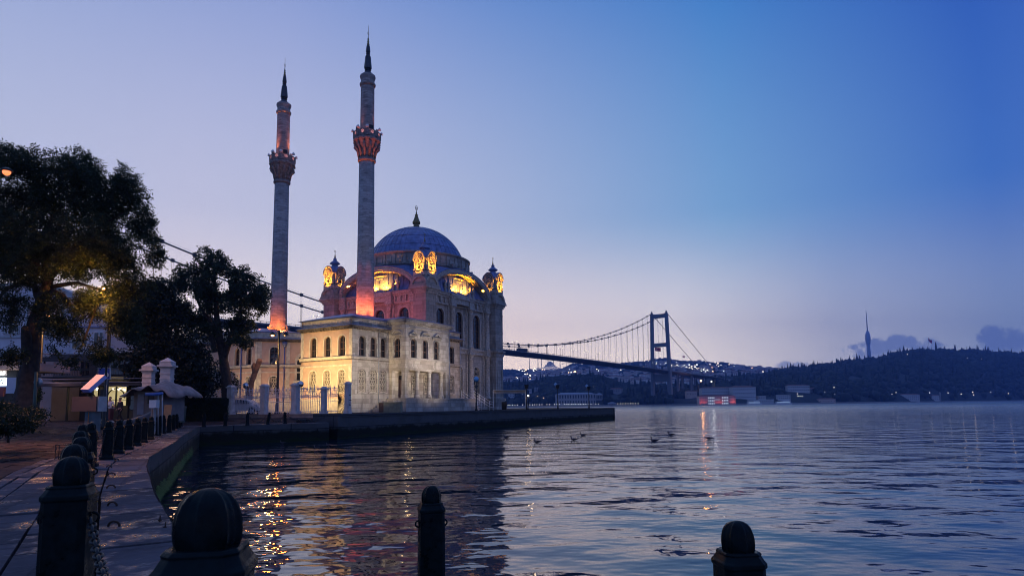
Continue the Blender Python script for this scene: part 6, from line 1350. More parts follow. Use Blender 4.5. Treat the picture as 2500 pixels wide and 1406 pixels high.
mb = MB(); mb.tube([(0, 0, H3-.3), (.15, 0, H3), (.3, 0, H3+.06)], .03, 6); mb.build('arm', M_['iron'], t3); mb = MB(); mb.ball((.32, 0, H3), .14, 0, 10, 6, .4, 1.8); mb.build('bulb', M_['e_orange'], t3); lamp('POINT', (t3.location.x+.32, 39.6, 1.62+H3-.2), 230, (1, .45, .14), 'lamp_light', .15)
# lamp at the very left edge
t4, H4 = pole_lamp('street_lamp', 'tall street lamp glowing orange at the very left edge of the picture', -80, 20, 418, 1.6, .07); mb = MB(); mb.tube([(0, 0, H4-.2), (.3, 0, H4+.05), (.72, 0, H4+.06)], .03, 6); mb.lathe([(.05, .08), (.17, .0), (.18, -.04)], (.72, 0, H4+.02), 14); mb.build('arm', M_['iron'], t4); mb = MB(); mb.ball((.72, 0, H4-.04), .12, 0, 12, 8); mb.build('bulb', emit('sodium_bulb', (1, .22, .03), 1.6), t4)
lamp('SPOT', (t4.location.x+.72, 19.8, 1.6+H4-.4), 3600, (1, .38, .15), 'lamp_light', .2, (t4.location.x+6, 20, 1.5), 95, .9)
# double lantern by the pavilion
t5, H5 = pole_lamp('street_lamp', 'dark double-armed lamp post before the pink wing, left lantern lit orange', 677, 60.8, 806, 1.9, .12)
mb = MB()
for s in (-1, 1): mb.tube([(0, 0, H5-.6)]+[(s*(.15+.33*(1-math.cos(PI*q/6))), 0, H5-.25+.38*math.sin(PI*q/6)) for q in range(7)], .03, 6)
mb.build('arm', M_['iron'], t5)
for s in (-1, 1): mb = MB(); mb.lathe([(.06, .2), (.12, .12), (.3, -.08), (.3, -.12)], (s*.62, 0, H5-.35), 12); mb.build('lamp_head', M_['iron'], t5); mb = MB(); mb.ball((s*.62, 0, H5-.5), .16, 0, 10, 6, .6); mb.build('bulb', M_['e_orange'] if s < 0 else M_['white'], t5)
lamp('POINT', (t5.location.x-.62, 60.5, 1.9+H5-.75), 240, (1, .5, .16), 'lamp_light', .15)
# ball floodlights on the fence
for px, s_, lbl in ((599, 4, 'left'), (733, 2, 'right')):
    s = fpar(px); P = F0+fd*s; t_ = thing('ball_floodlight', 'round silver floodlight perched over the %s part of the fence' % lbl, 'floodlight', (P.x, P.y+.3, 4.3)); mb = MB(); mb.tube([(0, 0, -.45), (0, 0, 0)], .03, 6); mb.cb(0, 0, -.2, .8, .05, .04); mb.build('bracket', M_['iron'], t_); mb = MB(); mb.ball((-.1, 0, .18), .27, 0, 14, 10); mb.build('globe', plain('chrome', (.5, .5, .52), .18, .9, .05, 2), t_)
# quay lamps on the terrace
for i, (px, Y, ytop, lbl) in enumerate(((1163, 71, 930, 'lamp post with a pale blue globe near the mosque steps'), (1286, 84, 946, 'dark lamp post at the canopy end with a lit bulb halfway up'), (1362, 94, 946, 'lamp post with tilted square reflector in the middle of the jetty'), (1438, 103, 949, 'lamp post with tilted square reflector nearest the jetty end'))):
    t_, H = pole_lamp('jetty_lamp', lbl, px, Y, ytop, 1.9, .07)
    if i == 0: mb = MB(); mb.ball((0, 0, H+.22), .3, 0, 14, 10); mb.build('globe', plain('blue_globe', (.12, .35, .6), .25, 0, .05, 2), t_); mb = MB(); mb.cb(.1, 0, H-.2, .8, .06, .06); mb.build('bracket', M_['iron'], t_)
    else:
        mb = MB(); mb.cb(0, 0, H-.1, .42, .42, .5, 0, -.08, -.08); mb.cb(0, 0, H-.18, .7, .2, .06); mb.build('lantern', M_['iron'], t_)
        if i > 1: mb = MB(); mb.M = Matrix.Translation((-.28, 0, H+.5)) @ Matrix.Rotation(R(45), 4, 'Y'); mb.cb(0, 0, -.2, .4, .05, .4); mb.build('reflector', plain('reflector_blue', (.25, .45, .7), .4, 0, .05, 2), t_)
        else: mb = MB(); mb.ball((.22, -.1, H-1.05), .10, 0, 10, 8); mb.build('bulb', M_['e_pale'], t_); lamp('POINT', (t_.location.x+.25, Y-.5, 1.9+H-1.05), 14, (1, .7, .4), 'lamp_light', .12); mb = MB(); mb.tube([(.22, 0, 0), (.22, 0, H-.2)], .035, 6); mb.build('pole', M_['iron'], t_)
# canopy, rail, cabinet, bin
def pbox(mb, px0, px1, py0, py1, Y0, Y1, ref, m=0):
    a0 = at(px0, py1, Y0)-ref; a1 = at(px1, py0, Y0)-ref; mb.box(a0.x, Y0-ref.y, a0.z, a1.x, Y1-ref.y, a1.z, m)
ref = Vector((xat(1245, 86), 86, 1.9)); t_ = thing('canopy', 'flat pale canopy on slim posts right of the mosque', 'canopy', ref); mb = MB(); pbox(mb, 1203, 1286, 951, 953, 85, 91, ref); mb.build('roof', M_['galv'], t_); mb = MB(); pbox(mb, 1206, 1284, 953.2, 960, 85.3, 85.5, ref); mb.build('fascia', M_['foam'], t_)
for q in (1204.5, 1283): mb = MB(); X_ = xat(q, 85.2)-ref.x; mb.box(X_-.06, -.85, 0, X_+.06, -.73, zat(q, 953, 85)-1.9); mb.build('post', M_['galv'], t_)
t_ = thing('stair_railing', 'pale metal railing running down the mosque side steps', 'railing', C0+ux*18.6+vx*-2.5, ANG); mb = MB()
for y in (0, 1.9):
    for z in (.35, .7, 1.05): mb.tube([(0, y, 1.5+z-.1), (3.6, y, .2+z-.1), (4.6, y, .1+z-.1)], .03, 5)
    for q in (0, 1.2, 2.4, 3.6, 4.6): zz_ = 1.5-1.3*min(q, 3.6)/3.6; mb.tube([(q, y, zz_-.3), (q, y, zz_+.98)], .035, 5)
mb.build('rails', M_['white'], t_)
t_ = thing('utility_cabinet', 'olive utility cabinet with a brown door below the pavilion', 'cabinet', C0+ux*1.9+vx*-3.6, R(-4)); mb = MB(); mb.box(-1.1, -.4, 0, 1.15, .5, 1.0); mb.box(-1.15, -.45, 1.0, 1.2, .55, 1.05); mb.build('case', plain('olive_paint', (.20, .19, .12), .7, 0, .2, 3), t_); mb = MB(); mb.box(-1.09, -.43, .04, -.6, -.402, .96); mb.build('door', M_['wood'], t_)
t_ = thing('litter_bin', 'dark bin standing right of the mosque corner pier', 'bin', (xat(1231, 93), 93, 1.9)); mb = MB(); mb.cb(0, 0, 0, .7, .6, 1.05, 0, -.03, -.03); mb.build('body', M_['iron'], t_); mb = MB(); mb.cb(0, 0, 1.06, .8, .7, .1, 0, .05, .05); mb.build('lid', M_['iron'], t_)

# ---------------------------------------------------------------- square: gate posts, kiosk, signs, people
for px, yt, Y, w_, lbl in ((360, 884, 46, .62, 'shorter stone gate post behind the draped kiosk'), (405, 873, 44, .66, 'taller stone gate post rising above the draped kiosk roof')):
    t_ = thing('gate_post', lbl, 'gate post', (xat(px, Y), Y, 1.62), .1); H = zat(px, yt, Y)-1.62; mb = MB(); mb.cb(0, 0, 0, w_, w_, H-.75); mb.cb(0, 0, 0, w_+.15, w_+.15, .5); mb.cb(0, 0, H-1.5, w_+.06, w_+.06, .08); mb.cb(0, 0, H-1.15, w_+.08, w_+.08, .06); mb.build('shaft', gp, t_)
    mb = MB(); mb.cb(0, 0, H-.75, w_+.12, w_+.12, .1); mb.cb(0, 0, H-.65, w_+.34, w_+.34, .12); mb.cb(0, 0, H-.53, w_+.1, w_+.1, .22); mb.cb(0, 0, H-.31, w_+.16, w_+.16, .31, 0, (w_+.14)/2, (w_+.14)/2); mb.build('cap', gp, t_)
ref = Vector((xat(385, 37), 37, 1.6)); kk = thing('kiosk', 'small grey kiosk draped with a pale crumpled tarpaulin', 'kiosk', ref)
kw = plain('kiosk_panel', (.13, .125, .135), .7, 0, .2, 2)
mb = MB(); pbox(mb, 324, 400, 955, 1030, 37, 39.4, ref); mb.build('body', kw, kk); mb = MB(); pbox(mb, 334, 352, 962, 1012, 36.95, 36.99, ref); mb.build('door', plain('kiosk_door', (.16, .19, .26), .6, 0, .2, 3), kk); mb = MB(); pbox(mb, 360, 375, 965, 985, 36.95, 36.99, ref); mb.build('shutter', M_['deep'], kk)
mb = MB(); vs = []; fs = []; NX, NY = 30, 12; x0, x1 = xat(308, 37)-ref.x, xat(424, 37)-ref.x
for i in range(NX+1):
    for j in range(NY+1):
        u, v = i/NX, j/NY; x = x0+(x1-x0)*u; y = -.7+4.2*v; peak = zat(380, 928, 37)-1.6; base = zat(380, 955, 37)-1.6
        s = max(0, 1-abs(u-.60)/(.60 if u < .6 else .40)); z = base+(peak-base)*(s**.8)*(1-.25*abs(v-.5)*2)+.13*noise.noise(Vector((x*1.6, y*1.6, 0)))+.05*math.sin(x*4+y*2)-.10*abs(math.sin(x*2.2))
        if j in (0, NY) or i in (0, NX): z -= .18+.1*math.sin(x*7)
        if j in (1, NY-1): z -= .03
        vs.append((x, y, z))
for i in range(NX):
    for j in range(NY): a_ = i*(NY+1)+j; fs.append((a_, a_+NY+1, a_+NY+2, a_+1))
mb.add(vs, fs, 0, True); o = mb.build('tarpaulin', plain('tarpaulin', (.21, .17, .165), .8, 0, .35, 2.5, .5), kk); so_ = o.modifiers.new('s', 'SOLIDIFY'); so_.thickness = .02
lamp('POINT', (ref.x+2.3, 35, 4.3), 22, (1, .55, .3), 'kiosk_glow', .2)
t_ = thing('wheelie_bin', 'dark green wheeled bin right of the kiosk', 'bin', (xat(431, 41), 41, 1.5)); mb = MB(); mb.cb(0, 0, .1, .82, .7, .95, 0, -.04, -.04); mb.build('body', M_['leaf4'] if False else plain('bin_green', (.02, .04, .03), .5), t_); mb = MB(); mb.cb(0, 0, 1.06, .95, .82, .08, 0, .04, .04); mb.build('lid', M_['iron'], t_)
t_ = thing('plywood_board', 'orange plywood board leaning against the kiosk corner', 'board', (xat(408, 36.6), 36.6, 1.5)); t_.rotation_euler = (R(-6), 0, 0); mb = MB(); mb.cb(0, 0, 0, .42, .03, 1.2); mb.build('panel', plain('plywood', (.42, .22, .11), .8, 0, .2, 4), t_)
# covered scooter
ref = Vector((xat(345, 32), 32, 1.5)); t_ = thing('covered_scooter', 'scooter under a dark draped cover in front of the kiosk', 'scooter', ref, .15); mb = MB(); vs = []; fs = []; NX, NY = 18, 8
for i in range(NX+1):
    for j in range(NY+1):
        u, v = i/NX, j/NY; x = -.75+1.5*u; w_ = .38*(1-.3*abs(u-.5)); y = (v-.5)*2*w_; top_ = .45+.55*u**1.5 if u < .85 else 1.0-.4*(u-.85)/.15; z = top_*(1-abs(v-.5)*2)**.35 if 0 < j < NY else .12; vs.append((x, y, max(.1, z+.03*noise.noise(Vector((x*6, y*6, 1))))))
for i in range(NX):
    for j in range(NY): a_ = i*(NY+1)+j; fs.append((a_, a_+NY+1, a_+NY+2, a_+1))
mb.add(vs, fs, 0, True); mb.build('cover', plain('dark_cover', (.045, .045, .06), .6, 0, .3, 4, .3), t_)
for x in (-.6, .62): mb = MB(); mb.M = Matrix.Translation((x, 0, .2)) @ Matrix.Rotation(PI/2, 4, 'X'); mb.torus((0, 0, 0), .16, .05, 'Z', 16, 8); mb.lathe([(.06, -.03), (.06, .03)], (0, 0, 0), 10); mb.build('wheel', M_['iron'], t_)
# white meter cabinet on a post with rolled blue shade
ref = Vector((xat(372, 28), 28, 1.42)); t_ = thing('ticket_stand', 'small white cabinet on a post under a rolled blue shade', 'stand', ref); mb = MB(); pbox(mb, 363.5, 382, 976, 995.5, 28, 28.25, ref); mb.build('cabinet', M_['white'], t_); mb = MB(); pbox(mb, 366, 377, 995.6, 1060, 28.05, 28.2, ref); mb.build('post', M_['foam'], t_); mb = MB(); pbox(mb, 369, 371, 998, 1050, 28.0, 28.04, ref); mb.build('stripe', M_['e_or_p'] if 'e_or_p' in M_ else plain('orange_paint', (.5, .16, .04), .6), t_)
mb = MB(); c0 = at(356, 962, 28)-ref; c1 = at(397, 960, 28)-ref; mb.tube([c0, c0.lerp(c1, .5)+Vector((0, 0, -.02)), c1], [.07, .075, .06], 10); mb.build('rolled_shade', plain('shade_blue', (.05, .12, .38), .5), t_)
for q in (386, 396): mb = MB(); p0 = at(q, 1060, 28)-ref; p1 = at(q, 962, 28)-ref; mb.tube([p0, p1], .018, 6); mb.build('pole', M_['galv'], t_)
# lit slanted board on a cabinet
ref = Vector((xat(215, 22), 22, 1.58)); t_ = thing('slanted_lectern', 'white slanted display board with blue-lit sides on a grey cabinet and post', 'display stand', ref)
q0, q1, q2, q3 = [at(*p)-ref for p in ((196, 950, 21.9), (215, 951, 21.8), (255.5, 915, 22.1), (236, 914, 22.2))]; nrm = (q1-q0).cross(q3-q0).normalized(); nrm = -nrm if nrm.z > 0 else nrm
dn = Vector((.07, .05, -.10)); mb = MB(); mb.add([q0, q1, q2, q3, q0+dn, q1+dn, q2+dn, q3+dn], [(4, 7, 6, 5), (0, 1, 5, 4), (1, 2, 6, 5), (2, 3, 7, 6), (3, 0, 4, 7)], 1); mb.build('frame', [M_['white'], plain('board_blue_lit', (.04, .12, .42), .5, 0, .1, 2)], t_)  # blue light on the board sides is put into their colour
mb = MB(); up_ = Vector((0, 0, .003)); mb.add([q0+up_, q1+up_, q2+up_, q3+up_], [(0, 1, 2, 3)]); mb.build('panel', plain('display_panel', (.62, .52, .48), .5, 0, .12, 4), t_)
mb = MB(); pbox(mb, 174, 236, 967, 1004, 21.9, 22.4, ref); mb.build('cabinet', plain('cabinet_brown', (.06, .045, .042), .7, 0, .15, 2), t_); mb = MB(); pbox(mb, 236.2, 242, 967, 1004, 21.95, 22.4, ref); mb.build('cabinet_side', M_['galv'], t_)
mb = MB(); pbox(mb, 205, 231, 1004.5, 1055, 22.0, 22.35, ref); mb.build('post', plain('post_teal', (.05, .09, .11), .6), t_); mb = MB(); pbox(mb, 213, 215.5, 1006, 1050, 21.95, 21.99, ref); mb.build('stripe', plain('orange_stripe', (.55, .2, .05), .6), t_)
mb = MB(); mb.tube([at(200, 957, 22)-ref, at(228, 962, 22)-ref], .03, 8); mb.tube([at(222, 957, 22)-ref, at(232, 967, 22.1)-ref], .02, 6); mb.build('hinge', M_['iron'], t_)
lamp('SPOT', at(150, 900, 19)+Vector((0, 0, 2)), 95, (1, .62, .42), 'board_fill', .1, ref+q0.lerp(q2, .5), 22, .8)  # added spot standing in for street lamp light on the board
# blue sign and its cabinet
ref = Vector((xat(254, 35), 35, 1.6)); t_ = thing('blue_sign', 'square blue sign with a white ring emblem behind the slanted board', 'sign', ref); mb = MB(); pbox(mb, 239.5, 268.5, 898.5, 926, 35, 35.05, ref); o = mb.build('board', plain('sign_blue', (.015, .04, .30), .4, 0, .08, 2), t_)
mb = MB(); c = at(260, 915, 34.98)-ref; mb.band([(c.x+.13*math.cos(2*PI*i/20), c.z+.13*math.sin(2*PI*i/20)) for i in range(20)], [(c.x-.03+.07*math.cos(2*PI*i/20), c.z-.02+.07*math.sin(2*PI*i/20)) for i in range(20)], c.y-.01, c.y+.005, 0, True); mb.build('emblem', M_['white'], t_)
mb = MB(); mb.band([(at(239, 926.5, 35)-ref).xz, (at(269, 926.5, 35)-ref).xz, (at(269, 898, 35)-ref).xz, (at(239, 898, 35)-ref).xz], [(at(240, 925.5, 35)-ref).xz, (at(268, 925.5, 35)-ref).xz, (at(268, 899, 35)-ref).xz, (at(240, 899, 35)-ref).xz], -.02, .06, 0, True); mb.build('rim', M_['galv'], t_)
mb = MB(); mb.tube([(0, .1, 0), (0, .1, zat(254, 900, 35)-1.6)], .04, 8); mb.build('post', M_['galv'], t_)
ref = Vector((xat(251, 42.5), 42.5, 1.62)); t_ = thing('lamp_base_cabinet', 'tall dark cabinet at the foot of the tall street lamp', 'cabinet', ref); mb = MB(); pbox(mb, 241, 254, 950, 1026, 42.6, 43, ref); mb.build('case', M_['iron'], t_); mb = MB(); mb.cb(-.05, .2, -.02, 1.0, .9, .16, 0, .08, .08); mb.build('kerb', M_['foam'], t_)
# round sign seen from behind
ref = Vector((xat(84, 24), 24, 1.6)); t_ = thing('round_sign', 'round traffic sign seen from behind on a dark green pole', 'sign', ref); mb = MB(); mb.tube([(0, 0, 0), (0, 0, zat(84, 908, 24)-1.6)], .055, 8); mb.build('pole', plain('pole_green', (.015, .04, .03), .5), t_); mb = MB(); mb.M = Matrix.Translation((.03, .08, zat(86, 932, 24)-1.6)) @ Matrix.Rotation(PI/2, 4, 'X'); mb.lathe([(.165, -.01), (.165, .01)], (0, 0, 0), 28); mb.build('disc', M_['galv'], t_)
# podium
ref = Vector((xat(265, 44.6), 44.6, 1.62)); t_ = thing('host_podium', 'dark red podium in front of the man in the white shirt', 'podium', ref); mb = MB(); mb.cb(0, 0, 0, .46, .4, .92, 0, -.04, 0); mb.build('body', plain('podium_red', (.12, .02, .018), .5), t_); mb = MB(); mb.cb(0, 0, .925, .62, .5, .04); mb.build('top', M_['galv'], t_)
def txt(s, size, mt, parent, loc, rz=0, name='lettering', depth=.01, shear=0):
    cu = bpy.data.curves.new(name, 'FONT'); cu.body = s; cu.size = size; cu.extrude = depth; cu.align_x = 'CENTER'; cu.shear = shear; o = bpy.data.objects.new(name, cu)
    COL.objects.link(o); bpy.context.view_layer.update(); me = bpy.data.meshes.new_from_object(o); bpy.data.objects.remove(o); me.materials.clear(); me.materials.append(mt)
    o = bpy.data.objects.new(name, me); COL.objects.link(o); o.parent = parent; o.location = loc; o.rotation_euler = (PI/2, 0, rz); return o
# people
def skin_obj(name, V, Rr, Ed, mt, parent, root=0, sub=2):
    me = bpy.data.meshes.new(name); me.from_pydata(V, Ed, []); o = bpy.data.objects.new(name, me); COL.objects.link(o); o.parent = parent; me.materials.append(mt)
    md = o.modifiers.new('skin', 'SKIN'); md.use_smooth_shade = True; sk = me.skin_vertices[0].data if me.skin_vertices else None
    if sk is None:
        bpy.context.view_layer.objects.active = o; o.select_set(True); bpy.ops.mesh.customdata_skin_add() if hasattr(bpy.ops.mesh, 'customdata_skin_add') else None; o.select_set(False); sk = me.skin_vertices[0].data
    for i, r in enumerate(Rr): sk[i].radius = r if isinstance(r, tuple) else (r, r); sk[i].use_root = (i == root)
    ss2 = o.modifiers.new('sub', 'SUBSURF'); ss2.levels = sub; ss2.render_levels = sub; return o
def person(loc, rz, label, shirt, pants, skin, hair, arms, stride=.08, jacket=False, sleeve=.45):
    t_ = thing('person', label, 'person', loc, rz); V = []; Rr = []; Ed = []
    def v(p, r, par=None):
        V.append(p); Rr.append(r); i = len(V)-1
        if par is not None: Ed.append((par, i))
        return i
    hip = v((0, 0, .93), (.15, .10)); ab = v((0, 0, 1.10), (.14, .095), hip); ch = v((0, 0, 1.30), (.165, .105), ab); up_ = v((0, .0, 1.42), (.12, .085), ch); nk = v((0, -.005, 1.50), .055, up_); hd = v((0, -.015, 1.60), (.075, .09), nk); hd2 = v((0, -.01, 1.68), (.078, .092), hd); hd3 = v((0, -.005, 1.74), (.05, .06), hd2)
    v((0, -.115, 1.615), .014, hd)
    sh, el, wr = {}, {}, {}
    for s in (-1, 1):
        sh[s] = v((s*.19, 0, 1.40), .055, up_); e, w_ = arms[s]; el[s] = v(e, .042, sh[s]); wr[s] = v(w_, .027, el[s]); d = (Vector(w_)-Vector(e)).normalized(); side_ = Vector((0, 1, 0)); pc = Vector(w_)+d*.07; pm_ = v(tuple(pc), (.035, .016), wr[s])
        for k, l in enumerate((.065, .08, .075, .055)):
            b0 = pc+side_*(.026-.017*k)+d*.025; f1 = v(tuple(b0), .009, pm_); f2 = v(tuple(b0+d*l*.55+Vector((-s*.006, 0, 0))), .008, f1); v(tuple(b0+d*l*.95+Vector((-s*.022, 0, 0))), .007, f2)
        tb = v(tuple(Vector(w_)+d*.03+side_*.035), .010, wr[s]); v(tuple(Vector(w_)+d*.075+side_*.055), .009, tb)
        th = v((s*.10, 0, .85), .085, hip); kn = v((s*.11, -stride*s*.5, .48), .056, th); an = v((s*.12, stride*s, .09), .036, kn); v((s*.13, stride*s-.13, .035), (.04, .028), an)
    skin_obj('body', V, Rr, Ed, skin, t_)
    V2 = [V[hip], V[ab], V[ch], V[up_]]; V2[0] = (0, 0, .90); R2 = [(.172, .118), (.165, .112), (.185, .122), (.14, .10)]; E2_ = [(0, 1), (1, 2), (2, 3)]
    for s in (-1, 1):
        b = len(V2); V2.append(V[sh[s]]); R2.append(.072); E2_.append((3, b)); e = Vector(V[sh[s]]).lerp(Vector(V[el[s]]), .75 if not jacket else 1); V2.append(tuple(e)); R2.append(.062); E2_.append((b, b+1))
        if jacket: V2.append(tuple(Vector(V[el[s]]).lerp(Vector(V[wr[s]]), .95))); R2.append(.042); E2_.append((b+1, b+2))
    skin_obj('jacket' if jacket else 'shirt', V2, R2, E2_, shirt, t_)
    V3 = [(0, 0, .93)]; R3 = [(.160, .112)]; E3_ = []
    for s in (-1, 1):
        b = len(V3); V3 += [(s*.10, 0, .83), (s*.11, -stride*s*.5, .48), (s*.12, stride*s, .11)]; R3 += [.098, .072, .058]; E3_ += [(0, b), (b, b+1), (b+1, b+2)]
    skin_obj('trousers', V3, R3, E3_, pants, t_)
    mb = MB(); mb.ball((0, .012, 1.685), .092, 0, 14, 8, 1.05); mb.v = [p if p[1] > -.04 or p[2] > 1.72 else (p[0]*.8, -.03, p[2]) for p in mb.v]; mb.build('hair', hair, t_)
    for s in (-1, 1):
        mb = MB(); mb.ball((s*.031, -.092, 1.645), .010, 0, 8, 5); mb.build('eye', M_['deep'], t_); mb = MB(); mb.ball((s*.082, 0, 1.63), .02, 0, 8, 5, 1.4, .4); mb.build('ear', skin, t_)
        mb = MB(); mb.ball((s*.125, stride*s-.06, .045), .055, 0, 10, 6, .8, 1, 2.3); mb.build('shoe', M_['iron'], t_)
    mb = MB(); mb.cb(0, -.098, 1.575, .045, .012, .01); mb.build('mouth', plain('lips', (.25, .1, .09), .6), t_)
    return t_
sk1 = plain('skin_tone', (.38, .22, .16), .6, 0, .08, 4); hr1 = plain('dark_hair', (.015, .012, .01), .6); hr2 = plain('short_hair', (.05, .045, .04), .7)
p1 = person((xat(266, 45.4), 45.5, 1.62), .1, 'man in a white numbered T-shirt standing behind the red podium', M_['white'], plain('navy_trousers', (.02, .02, .035), .8), sk1, hr2, {-1: ((-.24, -.02, 1.13), (-.2, -.2, .97)), 1: ((.30, -.02, 1.14), (.36, -.16, .96))})
txt('50', .17, plain('shirt_print', (.02, .02, .05), .7), p1, (-.02, -.145, 1.06), 0, 'number'); txt('---', .12, M_['shirt2'] if 'shirt2' in M_ else plain('shirt_print2', (.03, .03, .08), .7), p1, (-.02, -.14, 1.24), 0, 'print') if False else None
person((xat(293, 48), 48, 1.62), -.35, 'man in a dark jacket and trousers standing before the lit window', plain('dark_jacket', (.015, .015, .02), .8), plain('dark_trousers', (.015, .015, .02), .8), sk1, hr1, {-1: ((-.25, .02, 1.14), (-.22, -.10, .90)), 1: ((.25, .02, 1.14), (.24, -.08, .89))}, .14, True)

# ---------------------------------------------------------------- restaurant and white building on the left
ref = Vector((xat(225, 52), 52, 1.62)); rs = thing('restaurant', 'two-level dark restaurant front with a roofed terrace and lit ground-floor window', 'restaurant', ref)
wpk = plain('restaurant_wall', (.38, .27, .24), .9, 0, .12, 1); dk = plain('dark_fascia', (.018, .02, .028), .6, 0, .3, 2); grey = plain('grey_trim', (.16, .18, .24), .6, 0, .15, 2)
def rb_(name, boxes, mt, par=rs):
    mb = MB()
    for b_ in boxes: pbox(mb, *b_, ref)
    return mb.build(name, mt, par)
rb_('wall', [(88, 132, 862, 1030, 52, 58)], wpk); rb_('back_wall', [(132, 356, 862, 1030, 55.5, 58)], plain('restaurant_dark_wall', (.06, .055, .06), .8, 0, .2, 1))
rb_('terrace_floor', [(92, 346, 916, 922, 49.5, 55.5)], dk)
rb_('fascia', [(92, 346, 862, 882, 50, 50.4)], dk)
rb_('roof_canopy', [(232, 358, 851, 861.5, 49.2, 56)], M_['galv'])
rb_('awning', [(100, 343, 925, 929, 47.8, 50), (96, 343, 934, 943, 47.4, 49.8)], dk)
rb_('awning_edge', [(100, 343, 923.3, 924.8, 47.7, 47.8), (96, 343, 932.6, 934, 47.3, 47.4)], grey)
for q in (104, 150, 205, 256, 300, 341): rb_('terrace_post', [(q, q+3, 882.2, 916, 50, 50.2)], dk)
for q in (160, 210, 252, 310, 338): rb_('ground_post', [(q, q+4, 943, 1030, 50, 50.25)], dk)
mb = MB(); 
for py in (899, 902): pbox(mb, 104, 343, py, py+.8, 49.6, 49.65, ref)
for q in np.arange(105, 343, 4.): pbox(mb, q, q+.5, 902, 916, 49.6, 49.63, ref)
mb.build('railing', M_['iron'], rs)
yel = emit('window_glow', (1, .80, .34), .42); yb = emit('interior_lamp', (1, .9, .7), 6)
for (a0, a1, t0, t1) in ((259, 281, 944, 990), (283, 308, 944, 990), (226, 238, 944, 980)):
    o = rb_('lit_window', [(a0, a1, t0, t1, 55.2, 55.3)], yel); mb = MB(); pbox(mb, a0-1.5, a0, t0-2, t1, 55.0, 55.2, ref); pbox(mb, a1, a1+1.5, t0-2, t1, 55.0, 55.2, ref); pbox(mb, a0, a1, 955, 956.2, 55.05, 55.15, ref); pbox(mb, a0, a1, t0-2, t0, 55.0, 55.2, ref); pbox(mb, a0, a1, 975, 976.5, 55.05, 55.15, ref); mb.build('window_frame', M_['iron'], o)
mb = MB(); c0 = at(283, 972, 55)-ref; mb.band([(c0.x+.78*math.cos(PI-PI*i/14), c0.z+.86*math.sin(PI*i/14)) for i in range(15)], [(c0.x+.73*math.cos(PI-PI*i/14), c0.z+.81*math.sin(PI*i/14)) for i in range(15)], c0.y-.05, c0.y+.05); mb.build('arch_frame', M_['iron'], rs)
for (px, py) in ((236, 951), (238, 948), (289, 950), (293, 949), (302, 951), (305, 952), (276, 949.5)): mb = MB(); p = at(px, py, 55.0)-ref; mb.ball(p, .06, 0, 8, 6); mb.build('lamp', yb, rs)
for bb in [(140, 154, 880, 908, 55.3, 55.45), (172, 215, 884, 914, 55.3, 55.45), (262, 338, 864, 914, 55.3, 55.45), (140, 156, 944, 985, 55.3, 55.45), (312, 338, 946, 1000, 55.3, 55.45), (176, 222, 946, 990, 55.3, 55.45)]: rb_('dark_window', [bb], M_['glass'])
lamp('POINT', at(283, 968, 53.2), 34, (1, .72, .35), 'window_spill', .4); lamp('POINT', at(120, 935, 46.5), 25, (1, .5, .4), 'wall_glow', .4)
for (px, py, s_) in ((110, 871, .32), (303, 874, .32), (304, 943.6, .16)):
    p = at(px, py, 49.9 if py < 900 else 47.2)-ref; txt('dastan', s_*1.05, grey if px > 200 else M_['white'], rs, p, 0, 'lettering', .01, .3)
mb = MB(); p = at(312, 878, 52)-ref; mb.cb(p.x, p.y, p.z-.1, .05, .05, .28); mb.build('pendant_lamp', M_['e_pale'], rs)
for (px, py) in ((279, 898), (295, 898), (286, 900)):
    mb = MB(); p = at(px, py, 50.6)-ref
    for k in range(14): an = random.uniform(0, 2*PI); mb.add([p, p+Vector((.25*math.cos(an), .1*math.sin(an), .35*random.random())), p+Vector((.3*math.cos(an)+.06, .1*math.sin(an), .3*random.random()))], [(0, 1, 2)])
    mb.build('potted_plant', M_['leaf1'], rs)
# white upper building
wb = thing('white_building', 'tall white building with a low gable and arched windows behind the leaning tree', 'building', (xat(60, 60), 60, 1.62)); ref2 = wb.location.copy(); wh = plain('white_render', (.50, .52, .58), .9, 0, .1, .5)
x0, x1 = xat(-95, 60)-ref2.x, xat(168, 60)-ref2.x; zt = zat(60, 724, 60)-1.62; zr = zat(60, 697, 60)-1.62; z_w = zat(60, 812, 60)-1.62; z_t = zat(60, 750, 60)-1.62
mb = MB(); mb.at(x0, 0); Lb = x1-x0; ops = []
for q in (68, 18, -32): ops.append(((xat(q, 60)-ref2.x)-x0, 1.15, z_w, z_t, .5))
ops.append(((xat(130, 60)-ref2.x)-x0, 1.15, z_w, z_t, .5)); facade(mb, Lb, 0, zt, ops, .3); mb.at(); mb.box(x0, .31, 0, x1, 12, zt)
xm = (x0+x1)/2+1.0; mb.ext([(x0, 0, zt)]+[(x0+(x1-x0)*i/12, 0, zt+(zr-zt)*math.sin(PI*i/12)**.7) for i in range(1, 12)]+[(x1, 0, zt)], (0, 12, 0)); mb.build('wall', wh, wb)
mb = MB(); mb.box(x0-.2, -.2, zt-.18, x1+.2, -.005, zt+.14); mb.box(x0-.1, -.12, z_w-.5, x1+.1, -.005, z_w-.3); pts = [(x0+(x1-x0)*i/12, zt+(zr-zt)*math.sin(PI*i/12)**.7) for i in range(13)]; mb.band([(x, z+.25) for x, z in pts], [(x, z+.02) for x, z in pts], -.35, 12.2); mb.build('cornice', M_['galv'], wb)
for q in (68, 18, -32, 130): window(wb, xat(q, 60)-ref2.x, 0, z_w, 0, 'wb', 1.15, z_t-z_w, .5, 'sash', (M_['white'], M_['glass'], M_['galv']))
b2_ = thing('annex_building', 'white upper storey with small windows above the restaurant terrace', 'building', (xat(210, 57), 57, 1.62)); ref3 = b2_.location.copy()
